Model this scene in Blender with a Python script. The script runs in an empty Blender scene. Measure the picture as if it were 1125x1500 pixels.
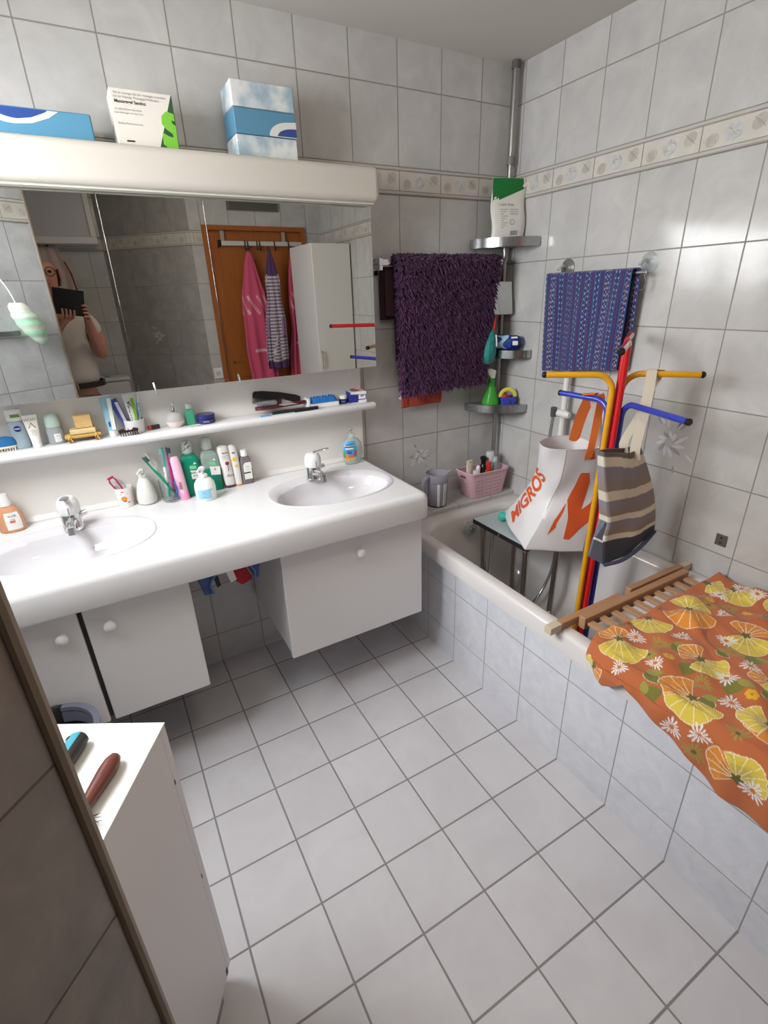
import bpy, math, random
import numpy as np
from mathutils import Vector, Matrix
from mathutils.geometry import tessellate_polygon

random.seed(7)
rng = np.random.default_rng(7)
SC = bpy.context.scene
COL = SC.collection
PI = math.pi

# ------------------------------------------------------------------ materials
def lin(c):
    out = []
    for v in c[:3]:
        v = v / 255.0
        out.append(v / 12.92 if v <= 0.04045 else ((v + 0.055) / 1.055) ** 2.4)
    return (out[0], out[1], out[2], 1.0)

MATS = {}
def M(name, col, rough=0.5, metal=0.0, spec=0.5, trans=0.0, ior=1.45, noise=None, bump=None, coat=0.0, alpha=1.0, sheen=0.0, sss=0.0):
    if name in MATS:
        return MATS[name]
    m = bpy.data.materials.new(name)
    m.use_nodes = True
    nt = m.node_tree
    b = nt.nodes['Principled BSDF']
    b.inputs['Base Color'].default_value = lin(col)
    b.inputs['Roughness'].default_value = rough
    b.inputs['Metallic'].default_value = metal
    b.inputs['Specular IOR Level'].default_value = spec
    b.inputs['Transmission Weight'].default_value = trans
    b.inputs['IOR'].default_value = ior
    b.inputs['Coat Weight'].default_value = coat
    b.inputs['Alpha'].default_value = alpha
    b.inputs['Sheen Weight'].default_value = sheen
    if sss:
        b.inputs['Subsurface Weight'].default_value = sss
        b.inputs['Subsurface Radius'].default_value = (0.02, 0.01, 0.006)
    tc = nt.nodes.new('ShaderNodeTexCoord')
    if noise:
        sc, amt = noise[:2]
        n = nt.nodes.new('ShaderNodeTexNoise')
        n.inputs['Scale'].default_value = sc
        n.inputs['Detail'].default_value = 4
        nt.links.new(tc.outputs['Object'], n.inputs['Vector'])
        r = nt.nodes.new('ShaderNodeMapRange')
        r.inputs['From Min'].default_value = 0.3
        r.inputs['From Max'].default_value = 0.7
        r.inputs['To Min'].default_value = 1 - amt
        r.inputs['To Max'].default_value = 1 + amt
        nt.links.new(n.outputs['Fac'], r.inputs['Value'])
        h = nt.nodes.new('ShaderNodeHueSaturation')
        h.inputs['Color'].default_value = lin(col)
        nt.links.new(r.outputs['Result'], h.inputs['Value'])
        nt.links.new(h.outputs['Color'], b.inputs['Base Color'])
    if bump:
        n = nt.nodes.new('ShaderNodeTexNoise')
        n.inputs['Scale'].default_value = bump[0]
        n.inputs['Detail'].default_value = 3
        nt.links.new(tc.outputs['Object'], n.inputs['Vector'])
        bp = nt.nodes.new('ShaderNodeBump')
        bp.inputs['Strength'].default_value = bump[1]
        bp.inputs['Distance'].default_value = 0.003
        nt.links.new(n.outputs['Fac'], bp.inputs['Height'])
        nt.links.new(bp.outputs['Normal'], b.inputs['Normal'])
    MATS[name] = m
    return m

def attr_mat(name, rough=0.85, sheen=0.0, bump=None, attr='print'):
    m = M(name, (200, 200, 200), rough, sheen=sheen, bump=bump)
    nt = m.node_tree
    a = nt.nodes.new('ShaderNodeAttribute')
    a.attribute_name = attr
    nt.links.new(a.outputs['Color'], nt.nodes['Principled BSDF'].inputs['Base Color'])
    return m

def node_math(nt, op, a, b=None):
    n = nt.nodes.new('ShaderNodeMath')
    n.operation = op
    for i, v in enumerate((a, b)):
        if v is None:
            continue
        if isinstance(v, (int, float)):
            n.inputs[i].default_value = v
        else:
            nt.links.new(v, n.inputs[i])
    return n.outputs[0]

def tile_mat(name, udir, u0, pu, rows, base, dark, grout, gw=0.0035, rough=0.22, mott=9.0, spec=0.5, vdir=(0, 0, 1)):
    """glazed tiles: u along udir, v along vdir (world).  rows = list of (v_from, origin, pitch), switched by v."""
    m = bpy.data.materials.new(name)
    m.use_nodes = True
    nt = m.node_tree
    b = nt.nodes['Principled BSDF']
    g = nt.nodes.new('ShaderNodeNewGeometry')
    def dot(vec):
        n = nt.nodes.new('ShaderNodeVectorMath'); n.operation = 'DOT_PRODUCT'
        nt.links.new(g.outputs['Position'], n.inputs[0]); n.inputs[1].default_value = vec
        return n.outputs['Value']
    u = node_math(nt, 'DIVIDE', node_math(nt, 'SUBTRACT', dot(udir), u0), pu)
    vv = dot(vdir)
    v = None
    for vf, o, p in rows:
        t = node_math(nt, 'DIVIDE', node_math(nt, 'SUBTRACT', vv, o), p)
        if v is None:
            v, pv = t, p
        else:
            s = node_math(nt, 'GREATER_THAN', vv, vf)
            v = node_math(nt, 'ADD', node_math(nt, 'MULTIPLY', v, node_math(nt, 'SUBTRACT', 1.0, s)), node_math(nt, 'MULTIPLY', t, s))
    def edge(t, p):
        fr = node_math(nt, 'FRACT', t)
        d = node_math(nt, 'MINIMUM', fr, node_math(nt, 'SUBTRACT', 1.0, fr))
        return node_math(nt, 'MULTIPLY', d, p)
    d = node_math(nt, 'MINIMUM', edge(u, pu), edge(v, pv))
    mr = nt.nodes.new('ShaderNodeMapRange')
    mr.interpolation_type = 'SMOOTHSTEP'
    mr.inputs['From Min'].default_value = gw * 0.35
    mr.inputs['From Max'].default_value = gw * 0.75
    nt.links.new(d, mr.inputs['Value'])
    face = mr.outputs['Result']
    # tile tint
    cid = nt.nodes.new('ShaderNodeCombineXYZ')
    nt.links.new(node_math(nt, 'FLOOR', u), cid.inputs[0]); nt.links.new(node_math(nt, 'FLOOR', v), cid.inputs[1])
    wn = nt.nodes.new('ShaderNodeTexWhiteNoise')
    nt.links.new(cid.outputs[0], wn.inputs['Vector'])
    off = nt.nodes.new('ShaderNodeVectorMath'); off.operation = 'MULTIPLY_ADD'
    nt.links.new(wn.outputs['Color'], off.inputs[0]); off.inputs[1].default_value = (9, 9, 9)
    nt.links.new(g.outputs['Position'], off.inputs[2])
    n = nt.nodes.new('ShaderNodeTexNoise')
    n.inputs['Scale'].default_value = mott; n.inputs['Detail'].default_value = 6; n.inputs['Roughness'].default_value = 0.6
    n.inputs['Distortion'].default_value = 0.6
    nt.links.new(off.outputs[0], n.inputs['Vector'])
    mr2 = nt.nodes.new('ShaderNodeMapRange')
    mr2.inputs['From Min'].default_value = 0.32; mr2.inputs['From Max'].default_value = 0.68
    nt.links.new(n.outputs['Fac'], mr2.inputs['Value'])
    mx = nt.nodes.new('ShaderNodeMix'); mx.data_type = 'RGBA'
    nt.links.new(mr2.outputs['Result'], mx.inputs['Factor'])
    mx.inputs['A'].default_value = lin(dark); mx.inputs['B'].default_value = lin(base)
    hs = nt.nodes.new('ShaderNodeHueSaturation')
    nt.links.new(mx.outputs['Result'], hs.inputs['Color'])
    nt.links.new(node_math(nt, 'ADD', 0.97, node_math(nt, 'MULTIPLY', wn.outputs['Value'], 0.06)), hs.inputs['Value'])
    mg = nt.nodes.new('ShaderNodeMix'); mg.data_type = 'RGBA'
    nt.links.new(face, mg.inputs['Factor'])
    mg.inputs['A'].default_value = lin(grout)
    nt.links.new(hs.outputs['Color'], mg.inputs['B'])
    nt.links.new(mg.outputs['Result'], b.inputs['Base Color'])
    rr = nt.nodes.new('ShaderNodeMapRange')
    rr.inputs['To Min'].default_value = 0.8; rr.inputs['To Max'].default_value = rough
    nt.links.new(face, rr.inputs['Value'])
    nt.links.new(rr.outputs['Result'], b.inputs['Roughness'])
    b.inputs['Specular IOR Level'].default_value = spec
    bp = nt.nodes.new('ShaderNodeBump')
    bp.inputs['Strength'].default_value = 0.5; bp.inputs['Distance'].default_value = 0.002
    hh = node_math(nt, 'ADD', face, node_math(nt, 'MULTIPLY', n.outputs['Fac'], 0.10))
    nt.links.new(hh, bp.inputs['Height'])
    nt.links.new(bp.outputs['Normal'], b.inputs['Normal'])
    MATS[name] = m
    return m

def wood_mat(name, c1, c2, axis=(1, 0, 0), rough=0.45, scale=14):
    m = M(name, c1, rough)
    nt = m.node_tree
    tc = nt.nodes.new('ShaderNodeTexCoord')
    mp = nt.nodes.new('ShaderNodeMapping')
    mp.inputs['Scale'].default_value = tuple(1.0 if a else 7.0 for a in axis)
    nt.links.new(tc.outputs['Object'], mp.inputs['Vector'])
    n = nt.nodes.new('ShaderNodeTexNoise'); n.inputs['Scale'].default_value = scale; n.inputs['Detail'].default_value = 5
    nt.links.new(mp.outputs[0], n.inputs['Vector'])
    mx = nt.nodes.new('ShaderNodeMix'); mx.data_type = 'RGBA'
    mx.inputs['A'].default_value = lin(c1); mx.inputs['B'].default_value = lin(c2)
    nt.links.new(n.outputs['Fac'], mx.inputs['Factor'])
    nt.links.new(mx.outputs['Result'], nt.nodes['Principled BSDF'].inputs['Base Color'])
    return m

# ------------------------------------------------------------------ mesh builder
class MB:
    def __init__(s):
        s.v = []; s.f = []
    def add(s, verts, faces):
        k = len(s.v)
        s.v.extend([tuple(map(float, p)) for p in verts])
        s.f.extend([tuple(k + i for i in f) for f in faces])
        return s
    def box(s, x0, y0, z0, x1, y1, z1):
        if x0 > x1: x0, x1 = x1, x0
        if y0 > y1: y0, y1 = y1, y0
        if z0 > z1: z0, z1 = z1, z0
        v = [(x0,y0,z0),(x1,y0,z0),(x1,y1,z0),(x0,y1,z0),(x0,y0,z1),(x1,y0,z1),(x1,y1,z1),(x0,y1,z1)]
        return s.add(v, [(0,3,2,1),(4,5,6,7),(0,1,5,4),(1,2,6,5),(2,3,7,6),(3,0,4,7)])
    def obox(s, c, ax, ay, az, hx, hy, hz):
        """box with arbitrary axes"""
        c, ax, ay, az = map(np.array, (c, ax, ay, az))
        v = [c + sx*hx*ax + sy*hy*ay + sz*hz*az for sz in (-1,1) for sx, sy in ((-1,-1),(1,-1),(1,1),(-1,1))]
        return s.add(v, [(0,3,2,1),(4,5,6,7),(0,1,5,4),(1,2,6,5),(2,3,7,6),(3,0,4,7)])
    def loft(s, rings, cap0=True, cap1=True, closed=True):
        n = len(rings[0]); k = len(s.v)
        for r in rings:
            s.v.extend([tuple(map(float, p)) for p in r])
        for i in range(len(rings) - 1):
            for j in range(n if closed else n - 1):
                a = k + i*n + j; b = k + i*n + (j+1) % n
                s.f.append((a, b, b + n, a + n))
        if cap0: s.f.append(tuple(k + j for j in range(n))[::-1])
        if cap1: s.f.append(tuple(k + (len(rings)-1)*n + j for j in range(n)))
        return s
    def prism(s, poly, z0, z1):
        return s.loft([[(x, y, z0) for x, y in poly], [(x, y, z1) for x, y in poly]])
    def slab(s, poly, o, xd, yd, nd, t):
        """2-D polygon (xd, yd plane at o) extruded t along nd"""
        o, xd, yd, nd = map(np.array, (o, xd, yd, nd))
        a = [o + x*xd + y*yd for x, y in poly]
        return s.loft([a, [p + nd*t for p in a]])
    def tube(s, pts, r, seg=10, caps=True, flat=1.0, up=None):
        P = [np.array(p, float) for p in pts]
        R = [r]*len(P) if isinstance(r, (int, float)) else list(r)
        T = []
        for i in range(len(P)):
            d = P[min(i+1, len(P)-1)] - P[max(i-1, 0)]
            T.append(d / (np.linalg.norm(d) + 1e-12))
        n = np.array(up, float) if up is not None else np.array((0, 0, 1.0)) if abs(T[0][2]) < 0.9 else np.array((1.0, 0, 0))
        n = n - T[0]*(n @ T[0]); n /= np.linalg.norm(n)
        rings = []
        for i in range(len(P)):
            n = n - T[i]*(n @ T[i]); n /= np.linalg.norm(n)
            b = np.cross(T[i], n)
            rings.append([P[i] + R[i]*(math.cos(2*PI*k/seg)*n*flat + math.sin(2*PI*k/seg)*b) for k in range(seg)])
        return s.loft(rings, caps, caps)
    def lathe(s, prof, seg=24, c=(0, 0, 0), sx=1.0, sy=1.0, a0=None, a1=None, cap0=True, cap1=True):
        full = a0 is None
        A = [2*PI*k/seg for k in range(seg)] if full else [a0 + (a1-a0)*k/seg for k in range(seg+1)]
        rings = [[(c[0] + r*sx*math.cos(a), c[1] + r*sy*math.sin(a), c[2] + z) for a in A] for r, z in prof]
        if full:
            return s.loft(rings, cap0, cap1)
        return s.loft(rings, False, False, closed=False)
    def grid(s, G):
        G = np.asarray(G); n, m = G.shape[:2]; k = len(s.v)
        s.v.extend(map(tuple, G.reshape(-1, 3).tolist()))
        for i in range(n-1):
            for j in range(m-1):
                a = k + i*m + j
                s.f.append((a, a+1, a+m+1, a+m))
        return s
    def ell(s, c, rx, ry, rz, seg=16, rings=10):
        R = []
        for i in range(1, rings):
            t = PI*i/rings
            R.append([(c[0]+rx*math.sin(t)*math.cos(2*PI*k/seg), c[1]+ry*math.sin(t)*math.sin(2*PI*k/seg), c[2]-rz*math.cos(t)) for k in range(seg)])
        return s.loft(R)
    def torus(s, c, R, r, axis='z', seg=24, sr=8, a0=0, a1=2*PI):
        full = abs(a1 - a0 - 2*PI) < 1e-6
        pts = []
        for k in range(seg + (0 if full else 1)):
            a = a0 + (a1-a0)*k/seg
            x, y = R*math.cos(a), R*math.sin(a)
            pts.append({'z': (c[0]+x, c[1]+y, c[2]), 'y': (c[0]+x, c[1], c[2]+y), 'x': (c[0], c[1]+x, c[2]+y)}[axis])
        if full:
            pts += [pts[0], pts[1]]
        return s.tube(pts, r, sr, caps=not full)

def rrect(x0, x1, y0, y1, r, n=6, z=0.0):
    pts = []
    for cx, cy, a in ((x1-r, y1-r, 0), (x0+r, y1-r, 90), (x0+r, y0+r, 180), (x1-r, y0+r, 270)):
        for k in range(n+1):
            t = math.radians(a + 90*k/n)
            pts.append((cx + r*math.cos(t), cy + r*math.sin(t), z))
    return pts

def arc_pts(c, r, a0, a1, n):
    return [(c[0] + r*math.cos(math.radians(a0+(a1-a0)*k/n)), c[1] + r*math.sin(math.radians(a0+(a1-a0)*k/n))) for k in range(n+1)]

def bez(p0, p1, p2, p3, n=12):
    p0, p1, p2, p3 = (np.array(p, float) for p in (p0, p1, p2, p3))
    return [(1-t)**3*p0 + 3*(1-t)**2*t*p1 + 3*(1-t)*t*t*p2 + t**3*p3 for t in np.linspace(0, 1, n+1)]

def spline(pts, n=8):
    """Catmull-Rom through the points"""
    P = [np.array(p, float) for p in pts]
    P = [2*P[0]-P[1]] + P + [2*P[-1]-P[-2]]
    out = []
    for i in range(1, len(P)-2):
        for k in range(n):
            t = k/n
            a, b, c, d = P[i-1], P[i], P[i+1], P[i+2]
            out.append(0.5*((2*b) + (c-a)*t + (2*a-5*b+4*c-d)*t*t + (3*b-a-3*c+d)*t**3))
    out.append(P[-2])
    return out

# ------------------------------------------------------------------ objects
def mk(name, mb, mat, parent=None, loc=(0, 0, 0), rot=(0, 0, 0), bevel=0.0, seg=2, smooth=40, sub=0, solid=0.0):
    me = bpy.data.meshes.new(name)
    me.from_pydata(mb.v, [], mb.f)
    me.validate()
    if mat is not None:
        me.materials.append(mat)
    if smooth and len(me.polygons):
        me.polygons.foreach_set('use_smooth', [True]*len(me.polygons))
        if not bevel and not sub:
            me.set_sharp_from_angle(angle=math.radians(smooth))
    o = bpy.data.objects.new(name, me)
    COL.objects.link(o)
    o.location = loc; o.rotation_euler = rot
    if parent is not None:
        o.parent = parent
    if solid:
        md = o.modifiers.new('solid', 'SOLIDIFY'); md.thickness = solid; md.offset = 0
    if bevel:
        md = o.modifiers.new('bevel', 'BEVEL'); md.width = bevel; md.segments = seg
        md.limit_method = 'ANGLE'; md.angle_limit = math.radians(40); md.harden_normals = True
    if sub:
        md = o.modifiers.new('sub', 'SUBSURF'); md.levels = sub; md.render_levels = sub
    return o

def tag(o, label, cat, group=None):
    o['label'] = label; o['category'] = cat
    if group: o['group'] = group
    return o

THING_ORIGIN = {}
def thing(name, label, cat, loc=(0, 0, 0), rotz=0.0, group=None):
    o = bpy.data.objects.new(name, None)
    o.empty_display_size = 0.05
    COL.objects.link(o)
    o.location = loc; o.rotation_euler = (0, 0, rotz)
    return tag(o, label, cat, group)

def wp(t, mb):
    """world-space vertices of mb into the frame of thing t"""
    M4 = (Matrix.Translation(t.location) @ t.rotation_euler.to_matrix().to_4x4()).inverted()
    mb.v = [tuple(M4 @ Vector(p)) for p in mb.v]
    return mb

def part(t, name, mb, mat, world=False, label=None, **kw):
    if world:
        r = t
        while r.parent is not None: r = r.parent
        wp(r, mb)
    o = mk(name, mb, mat, parent=t, **kw)
    if label: o['label'] = label
    return o

def struct(name, mb, mat, parent=None, **kw):
    o = mk(name, mb, mat, parent=parent, **kw)
    if parent is None:
        o['kind'] = 'structure'
    return o

def dup(root, loc, rotz=None, label=None, group=None):
    r = root.copy(); COL.objects.link(r); r.location = loc
    if rotz is not None: r.rotation_euler = (0, 0, rotz)
    if label: r['label'] = label
    if group: r['group'] = group
    for ch in list(root.children):
        c = ch.copy(); COL.objects.link(c); c.parent = r
        for g in list(ch.children):
            d = g.copy(); COL.objects.link(d); d.parent = c
    return r

# ------------------------------------------------------------------ lettering
TXT = {}
def text2d(s, size, bold=0.0, width=1.0):
    key = (s, bold)
    if key not in TXT:
        cu = bpy.data.curves.new('letters', 'FONT')
        cu.body = s; cu.size = 1.0; cu.resolution_u = 3; cu.offset = bold
        cu.align_x = 'CENTER'; cu.align_y = 'CENTER'
        o = bpy.data.objects.new('letters', cu); COL.objects.link(o)
        bpy.context.view_layer.update()
        dg = bpy.context.evaluated_depsgraph_get()
        me = bpy.data.meshes.new_from_object(o.evaluated_get(dg))
        TXT[key] = ([(v.co.x, v.co.y) for v in me.vertices], [tuple(p.vertices) for p in me.polygons])
        bpy.data.objects.remove(o); bpy.data.curves.remove(cu); bpy.data.meshes.remove(me)
    v, f = TXT[key]
    return [(x*size*width, y*size) for x, y in v], f

def text_plane(mb, s, size, o, xd, yd, bold=0.0, width=1.0):
    v, f = text2d(s, size, bold, width)
    o, xd, yd = map(np.array, (o, xd, yd))
    return mb.add([o + x*xd + y*yd for x, y in v], f)

def text_map(mb, s, size, fn, bold=0.0, width=1.0):
    v, f = text2d(s, size, bold, width)
    return mb.add([fn(x, y) for x, y in v], f)

def text_cyl(mb, s, size, r, a, z, sx=1.0, sy=1.0, bold=0.0, width=1.0, vert=False, c=(0, 0)):
    def fn(x, y):
        if vert: x, y = -y, x
        t = a + x/r
        return (c[0] + r*sx*math.cos(t), c[1] + r*sy*math.sin(t), z + y)
    return text_map(mb, s, size, fn, bold, width)
# ================================================================== camera
CAM = Vector((-1.768, -1.968, 1.516))
yaw, pit, rol, FPX = 0.5022, -0.4131, -0.0336, 728.88
fw = Vector((math.sin(yaw)*math.cos(pit), math.cos(yaw)*math.cos(pit), math.sin(pit)))
r0 = Vector((math.cos(yaw), -math.sin(yaw), 0)); u0 = r0.cross(fw)
cr = math.cos(rol)*r0 + math.sin(rol)*u0
cup = -math.sin(rol)*r0 + math.cos(rol)*u0
cam = bpy.data.objects.new('camera', bpy.data.cameras.new('camera'))
COL.objects.link(cam)
cam.matrix_world = Matrix(((cr.x, cup.x, -fw.x, CAM.x), (cr.y, cup.y, -fw.y, CAM.y), (cr.z, cup.z, -fw.z, CAM.z), (0, 0, 0, 1)))
cam.data.sensor_fit = 'HORIZONTAL'; cam.data.sensor_width = 36.0
cam.data.lens = 36.0*FPX/1125.0
cam.data.clip_start = 0.02
SC.camera = cam

def facing(x, y):
    """angle towards the viewer from (x, y)"""
    return math.atan2(CAM.y - y, CAM.x - x)

# ================================================================== materials of the room
TB, TD, TG = (202, 200, 197), (187, 185, 183), (146, 140, 132)
FB, FD, FG = (220, 218, 221), (208, 205, 209), (142, 138, 137)
rowsW = [(0, 1.871, 0.2465), (1.918, 1.964, 0.247)]
m_tback = tile_mat('tile_back', (1, 0, 0), -0.7675, 0.197, rowsW, TB, TD, TG)
m_tright = tile_mat('tile_right', (0, 1, 0), -0.253, 0.1965, rowsW, TB, TD, TG, rough=0.12)
m_tleft = tile_mat('tile_left', (0, 1, 0), -0.1, 0.197, rowsW, TB, TD, TG)
m_floor = tile_mat('tile_floor', (1, 0, 0), -0.754, 0.2, [(0, -0.553, 0.2)], FB, FD, FG, gw=0.0047, rough=0.38, mott=5.0, vdir=(0, 1, 0))
m_apron = tile_mat('tile_apron', (0, 1, 0), -0.553, 0.2, [(0, 0.355, 0.2215)], (226, 226, 231), (213, 214, 221), (160, 158, 158), gw=0.003, mott=22)
m_ledge = tile_mat('tile_ledge', (1, 0, 0), -0.36, 0.2, [(0, 0.03, 0.25)], TB, TD, TG, vdir=(0, 1, 0))
m_white = M('white_laminate', (238, 237, 235), 0.35)
m_white2 = M('white_acrylic', (226, 225, 225), 0.28, coat=0.1)
m_cab = M('white_cabinet', (226, 224, 223), 0.45, bump=(900, 0.05))
m_ceram = M('ceramic', (216, 213, 216), 0.07, spec=0.6, coat=0.4)
m_enamel = M('enamel', (222, 217, 214), 0.12, spec=0.55, coat=0.3)
m_chrome = M('chrome', (215, 216, 218), 0.12, metal=1.0)
m_steel = M('brushed_steel', (170, 170, 168), 0.35, metal=1.0)
m_mirror = M('mirror', (205, 205, 203), 0.0, metal=1.0)
m_black = M('black_plastic', (24, 24, 25), 0.4)
m_ceil = M('ceiling_paint', (206, 202, 194), 0.9, bump=(300, 0.1))
m_trim = M('trim_beige', (140, 128, 112), 0.45)
m_clear = M('clear_plastic', (250, 252, 252), 0.04, trans=1.0, ior=1.12, spec=0.5)
m_paper = M('white_paper', (236, 234, 230), 0.6)
m_ink = M('ink', (52, 52, 54), 0.7)
m_inkgrey = M('ink_grey', (142, 142, 142), 0.7)

H = 2.349
EX, EY = -1.884, -1.495                       # free corner of the tiled partition
DA = (-math.cos(math.radians(30)), 0.5)       # direction of the face turned to the vanity
DB = (-0.695, -0.72)                          # direction of the face turned to the viewer
XL = -2.42                                    # left wall
ta = (XL - EX)/DA[0]; tb = (XL - EX)/DB[0]
A1 = (XL, EY + ta*DA[1]); B1 = (XL, EY + tb*DB[1])
YN = -3.0                                     # back of the niche behind the viewer
D0, D1 = (-0.98, -2.45), (-1.52, YN)

struct('floor', MB().box(-2.6, -3.1, -0.1, 0.1, 0.1, 0.0), m_floor)
struct('ceiling', MB().box(-2.6, -3.1, H, 0.1, 0.1, H+0.1), m_ceil)
w_back = struct('wall_back', MB().box(-2.6, 0, 0, 0.1, 0.1, H), m_tback)
w_right = struct('wall_right', MB().box(0, -3.1, 0, 0.1, 0.0, H), m_tright)
WY0, WY1, WZ0, WZ1 = -1.14, -0.30, 1.34, 2.24
mb = MB()
mb.box(XL-0.14, WY1, 0, XL, 0, H); mb.box(XL-0.14, -3.1, 0, XL, WY0, H)
mb.box(XL-0.14, WY0, 0, XL, WY1, WZ0); mb.box(XL-0.14, WY0, WZ1, XL, WY1, H)
struct('wall_left', mb, m_tleft)
udA = (-DA[0], -DA[1], 0); udB = (-DB[0], -DB[1], 0)
m_tA = tile_mat('tile_partition', udA, EX*udA[0]+EY*udA[1]-0.115, 0.197, rowsW, (196, 197, 197), (172, 173, 175), TG)
m_tB = tile_mat('tile_partition_shaded', udB, EX*udB[0]+EY*udB[1]+0.004, 0.24, [(0, 0.855, 0.2475)], (150, 142, 134), (128, 121, 115), (108, 98, 86))  # same tiles as the other face, its shade put into a darker colour
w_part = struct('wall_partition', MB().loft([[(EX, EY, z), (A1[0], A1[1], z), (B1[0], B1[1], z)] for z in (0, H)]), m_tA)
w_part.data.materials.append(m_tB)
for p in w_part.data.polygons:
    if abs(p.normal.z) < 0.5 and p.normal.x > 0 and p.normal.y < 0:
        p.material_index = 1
struct('trim_1', MB().tube([(EX+0.001, EY-0.001, 0.001), (EX+0.001, EY-0.001, H-0.001)], 0.007, 8), m_trim)
udD = (D1[0]-D0[0], D1[1]-D0[1]); ld = math.hypot(*udD); udD = (udD[0]/ld, udD[1]/ld, 0)
m_tD = tile_mat('tile_diagonal_shaded', udD, 0.03, 0.197, rowsW, (176, 172, 168), (154, 150, 147), TG)  # wall tile colour darkened to stand for the shade on this wall
struct('wall_diagonal', MB().prism([D0, (D0[0], -3.1), (D1[0], -3.1), D1], 0, H), m_tD)
m_tN = tile_mat('tile_niche', (1, 0, 0), -1.62, 0.197, rowsW, TB, TD, TG)
struct('wall_niche', MB().box(-2.6, YN-0.1, 0, D1[0], YN, H), m_tN)
# wall with the door, behind the viewer
DX0, DX1, DZ = -0.90, -0.13, 2.0
mb = MB(); mb.box(D0[0], -2.55, 0, DX0, -2.45, H); mb.box(DX1, -2.55, 0, 0, -2.45, H); mb.box(DX0, -2.55, DZ, DX1, -2.45, H)
m_tF = tile_mat('tile_front', (1, 0, 0), -0.70, 0.197, rowsW, TB, TD, TG)
struct('wall_front', mb, m_tF)
m_doorw = wood_mat('door_wood', (176, 104, 46), (150, 84, 34), (0, 0, 1), 0.4, 6)
d = struct('door_1', MB().box(DX0+0.03, -2.53, 0.005, DX1-0.03, -2.47, DZ-0.03), m_doorw, bevel=0.003)
mb = MB(); mb.box(DX0, -2.56, 0, DX0+0.03, -2.435, DZ); mb.box(DX1-0.03, -2.56, 0, DX1, -2.435, DZ); mb.box(DX0+0.03, -2.56, DZ-0.03, DX1-0.03, -2.435, DZ)
struct('frame', mb, m_doorw, parent=d)
mb = MB()
for x0, x1, z0, z1 in ((DX0+0.10, DX1-0.10, 1.05, 1.87), (DX0+0.10, DX1-0.10, 0.2, 0.95)):
    mb.box(x0, -2.47, z0, x1, -2.466, z0+0.012); mb.box(x0, -2.47, z1-0.012, x1, -2.466, z1)
    mb.box(x0, -2.47, z0, x0+0.012, -2.466, z1); mb.box(x1-0.012, -2.47, z0, x1, -2.466, z1)
struct('panel_moulding', mb, m_doorw, parent=d)

# decorative border strips
m_bord = M('border_tile', (204, 199, 190), 0.25, noise=(18, 0.06))
m_rail = M('border_rail', (196, 191, 183), 0.3)
m_pr1 = M('shell_print', (184, 177, 168), 0.3, noise=(40, 0.12))
m_pr2 = M('rose_print', (190, 190, 188), 0.3, noise=(60, 0.12))
m_pr3 = M('shade_print', (168, 163, 158), 0.3)
BZ0, BZ1 = 1.871, 1.964
def border(name, p0, dirv, nrm, length, u0, ends=None):
    """strip along dirv from p0, standing 4 mm off the wall along nrm"""
    p0, dv, nv = np.array((*p0, 0.0)), np.array((*dirv, 0.0)), np.array((*nrm, 0.0))
    zv = np.array((0, 0, 1.0))
    def at(u, z, o): return p0 + dv*u + nv*o + zv*z
    def bar(mb, z0, z1, o):
        c = at(length/2, (z0+z1)/2, o/2)
        return mb.obox(c, dv, nv, zv, length/2 - 0.001, o/2, (z1-z0)/2)
    o = struct(name, bar(MB(), BZ0+0.001, BZ1-0.001, 0.003), m_bord)
    mb = MB()
    for z in (BZ0+0.007, BZ1-0.007):
        mb.tube([at(0.001, z, 0.003), at(length-0.001, z, 0.003)], 0.0048, 8)
    struct('edge_moulding', mb, m_rail, parent=o)
    mb = MB()
    for z in (BZ0+0.0005, BZ0+0.0135, BZ1-0.0005, BZ1-0.0135):
        bar(mb, z-0.0011, z+0.0011, 0.0036)
    k0 = -1
    us = [u0 + 0.197*k for k in range(-20, 20)]
    for u in us:
        if 0.002 < u < length-0.002:
            mb.obox(at(u, (BZ0+BZ1)/2, 0.002), dv, nv, zv, 0.0013, 0.0019, (BZ1-BZ0)/2-0.002)
    struct('joint', mb, M('grout', TG, 0.9), parent=o)
    shells, roses, shade = MB(), MB(), MB()
    zc = (BZ0+BZ1)/2
    def ellp(mb, u, z, ru, rz, o, rot=0.0, n=18):
        pts = []
        for k in range(n):
            t = 2*PI*k/n
            a, b2 = ru*math.cos(t), rz*math.sin(t)
            x = a*math.cos(rot) - b2*math.sin(rot); y = a*math.sin(rot) + b2*math.cos(rot)
            if not 0.003 < u + x < length - 0.003: return
            pts.append((u+x, z+y))
        mb.loft([[at(x, y, 0.002) for x, y in pts], [at(x, y, o) for x, y in pts]])
    rr = random.Random(3)
    for u in us:
        if u < -0.2 or u > length: continue
        ellp(shells, u+0.035, zc-0.010, 0.020, 0.017, 0.0034, 0.4)
        ellp(shells, u+0.162, zc+0.008, 0.022, 0.017, 0.0034, 0.7)
        for q in range(4):
            a = 0.4 + 0.5*q
            ellp(shade, u+0.162+0.006*(q-1.5), zc+0.008-0.004*(q-1.5), 0.0012, 0.013, 0.0038, 0.7, 8)
            ellp(shade, u+0.035+0.006*(q-1.5), zc-0.010, 0.0010, 0.011, 0.0038, 0.3, 8)
        for q in range(7):
            a = q*0.9
            ellp(roses, u+0.095+0.016*math.cos(a), zc+0.014*math.sin(a), 0.013, 0.008, 0.0034+0.0001*q, a+1.2, 12)
        for q in range(3):
            ellp(shade, u+0.085+0.012*q, zc+rr.uniform(-0.02, 0.02), 0.008, 0.0015, 0.0042, rr.uniform(0, 3), 8)
    struct('shell_print', shells, m_pr1, parent=o); struct('rose_print', roses, m_pr2, parent=o); struct('shade_print', shade, m_pr3, parent=o)
    return o
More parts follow.
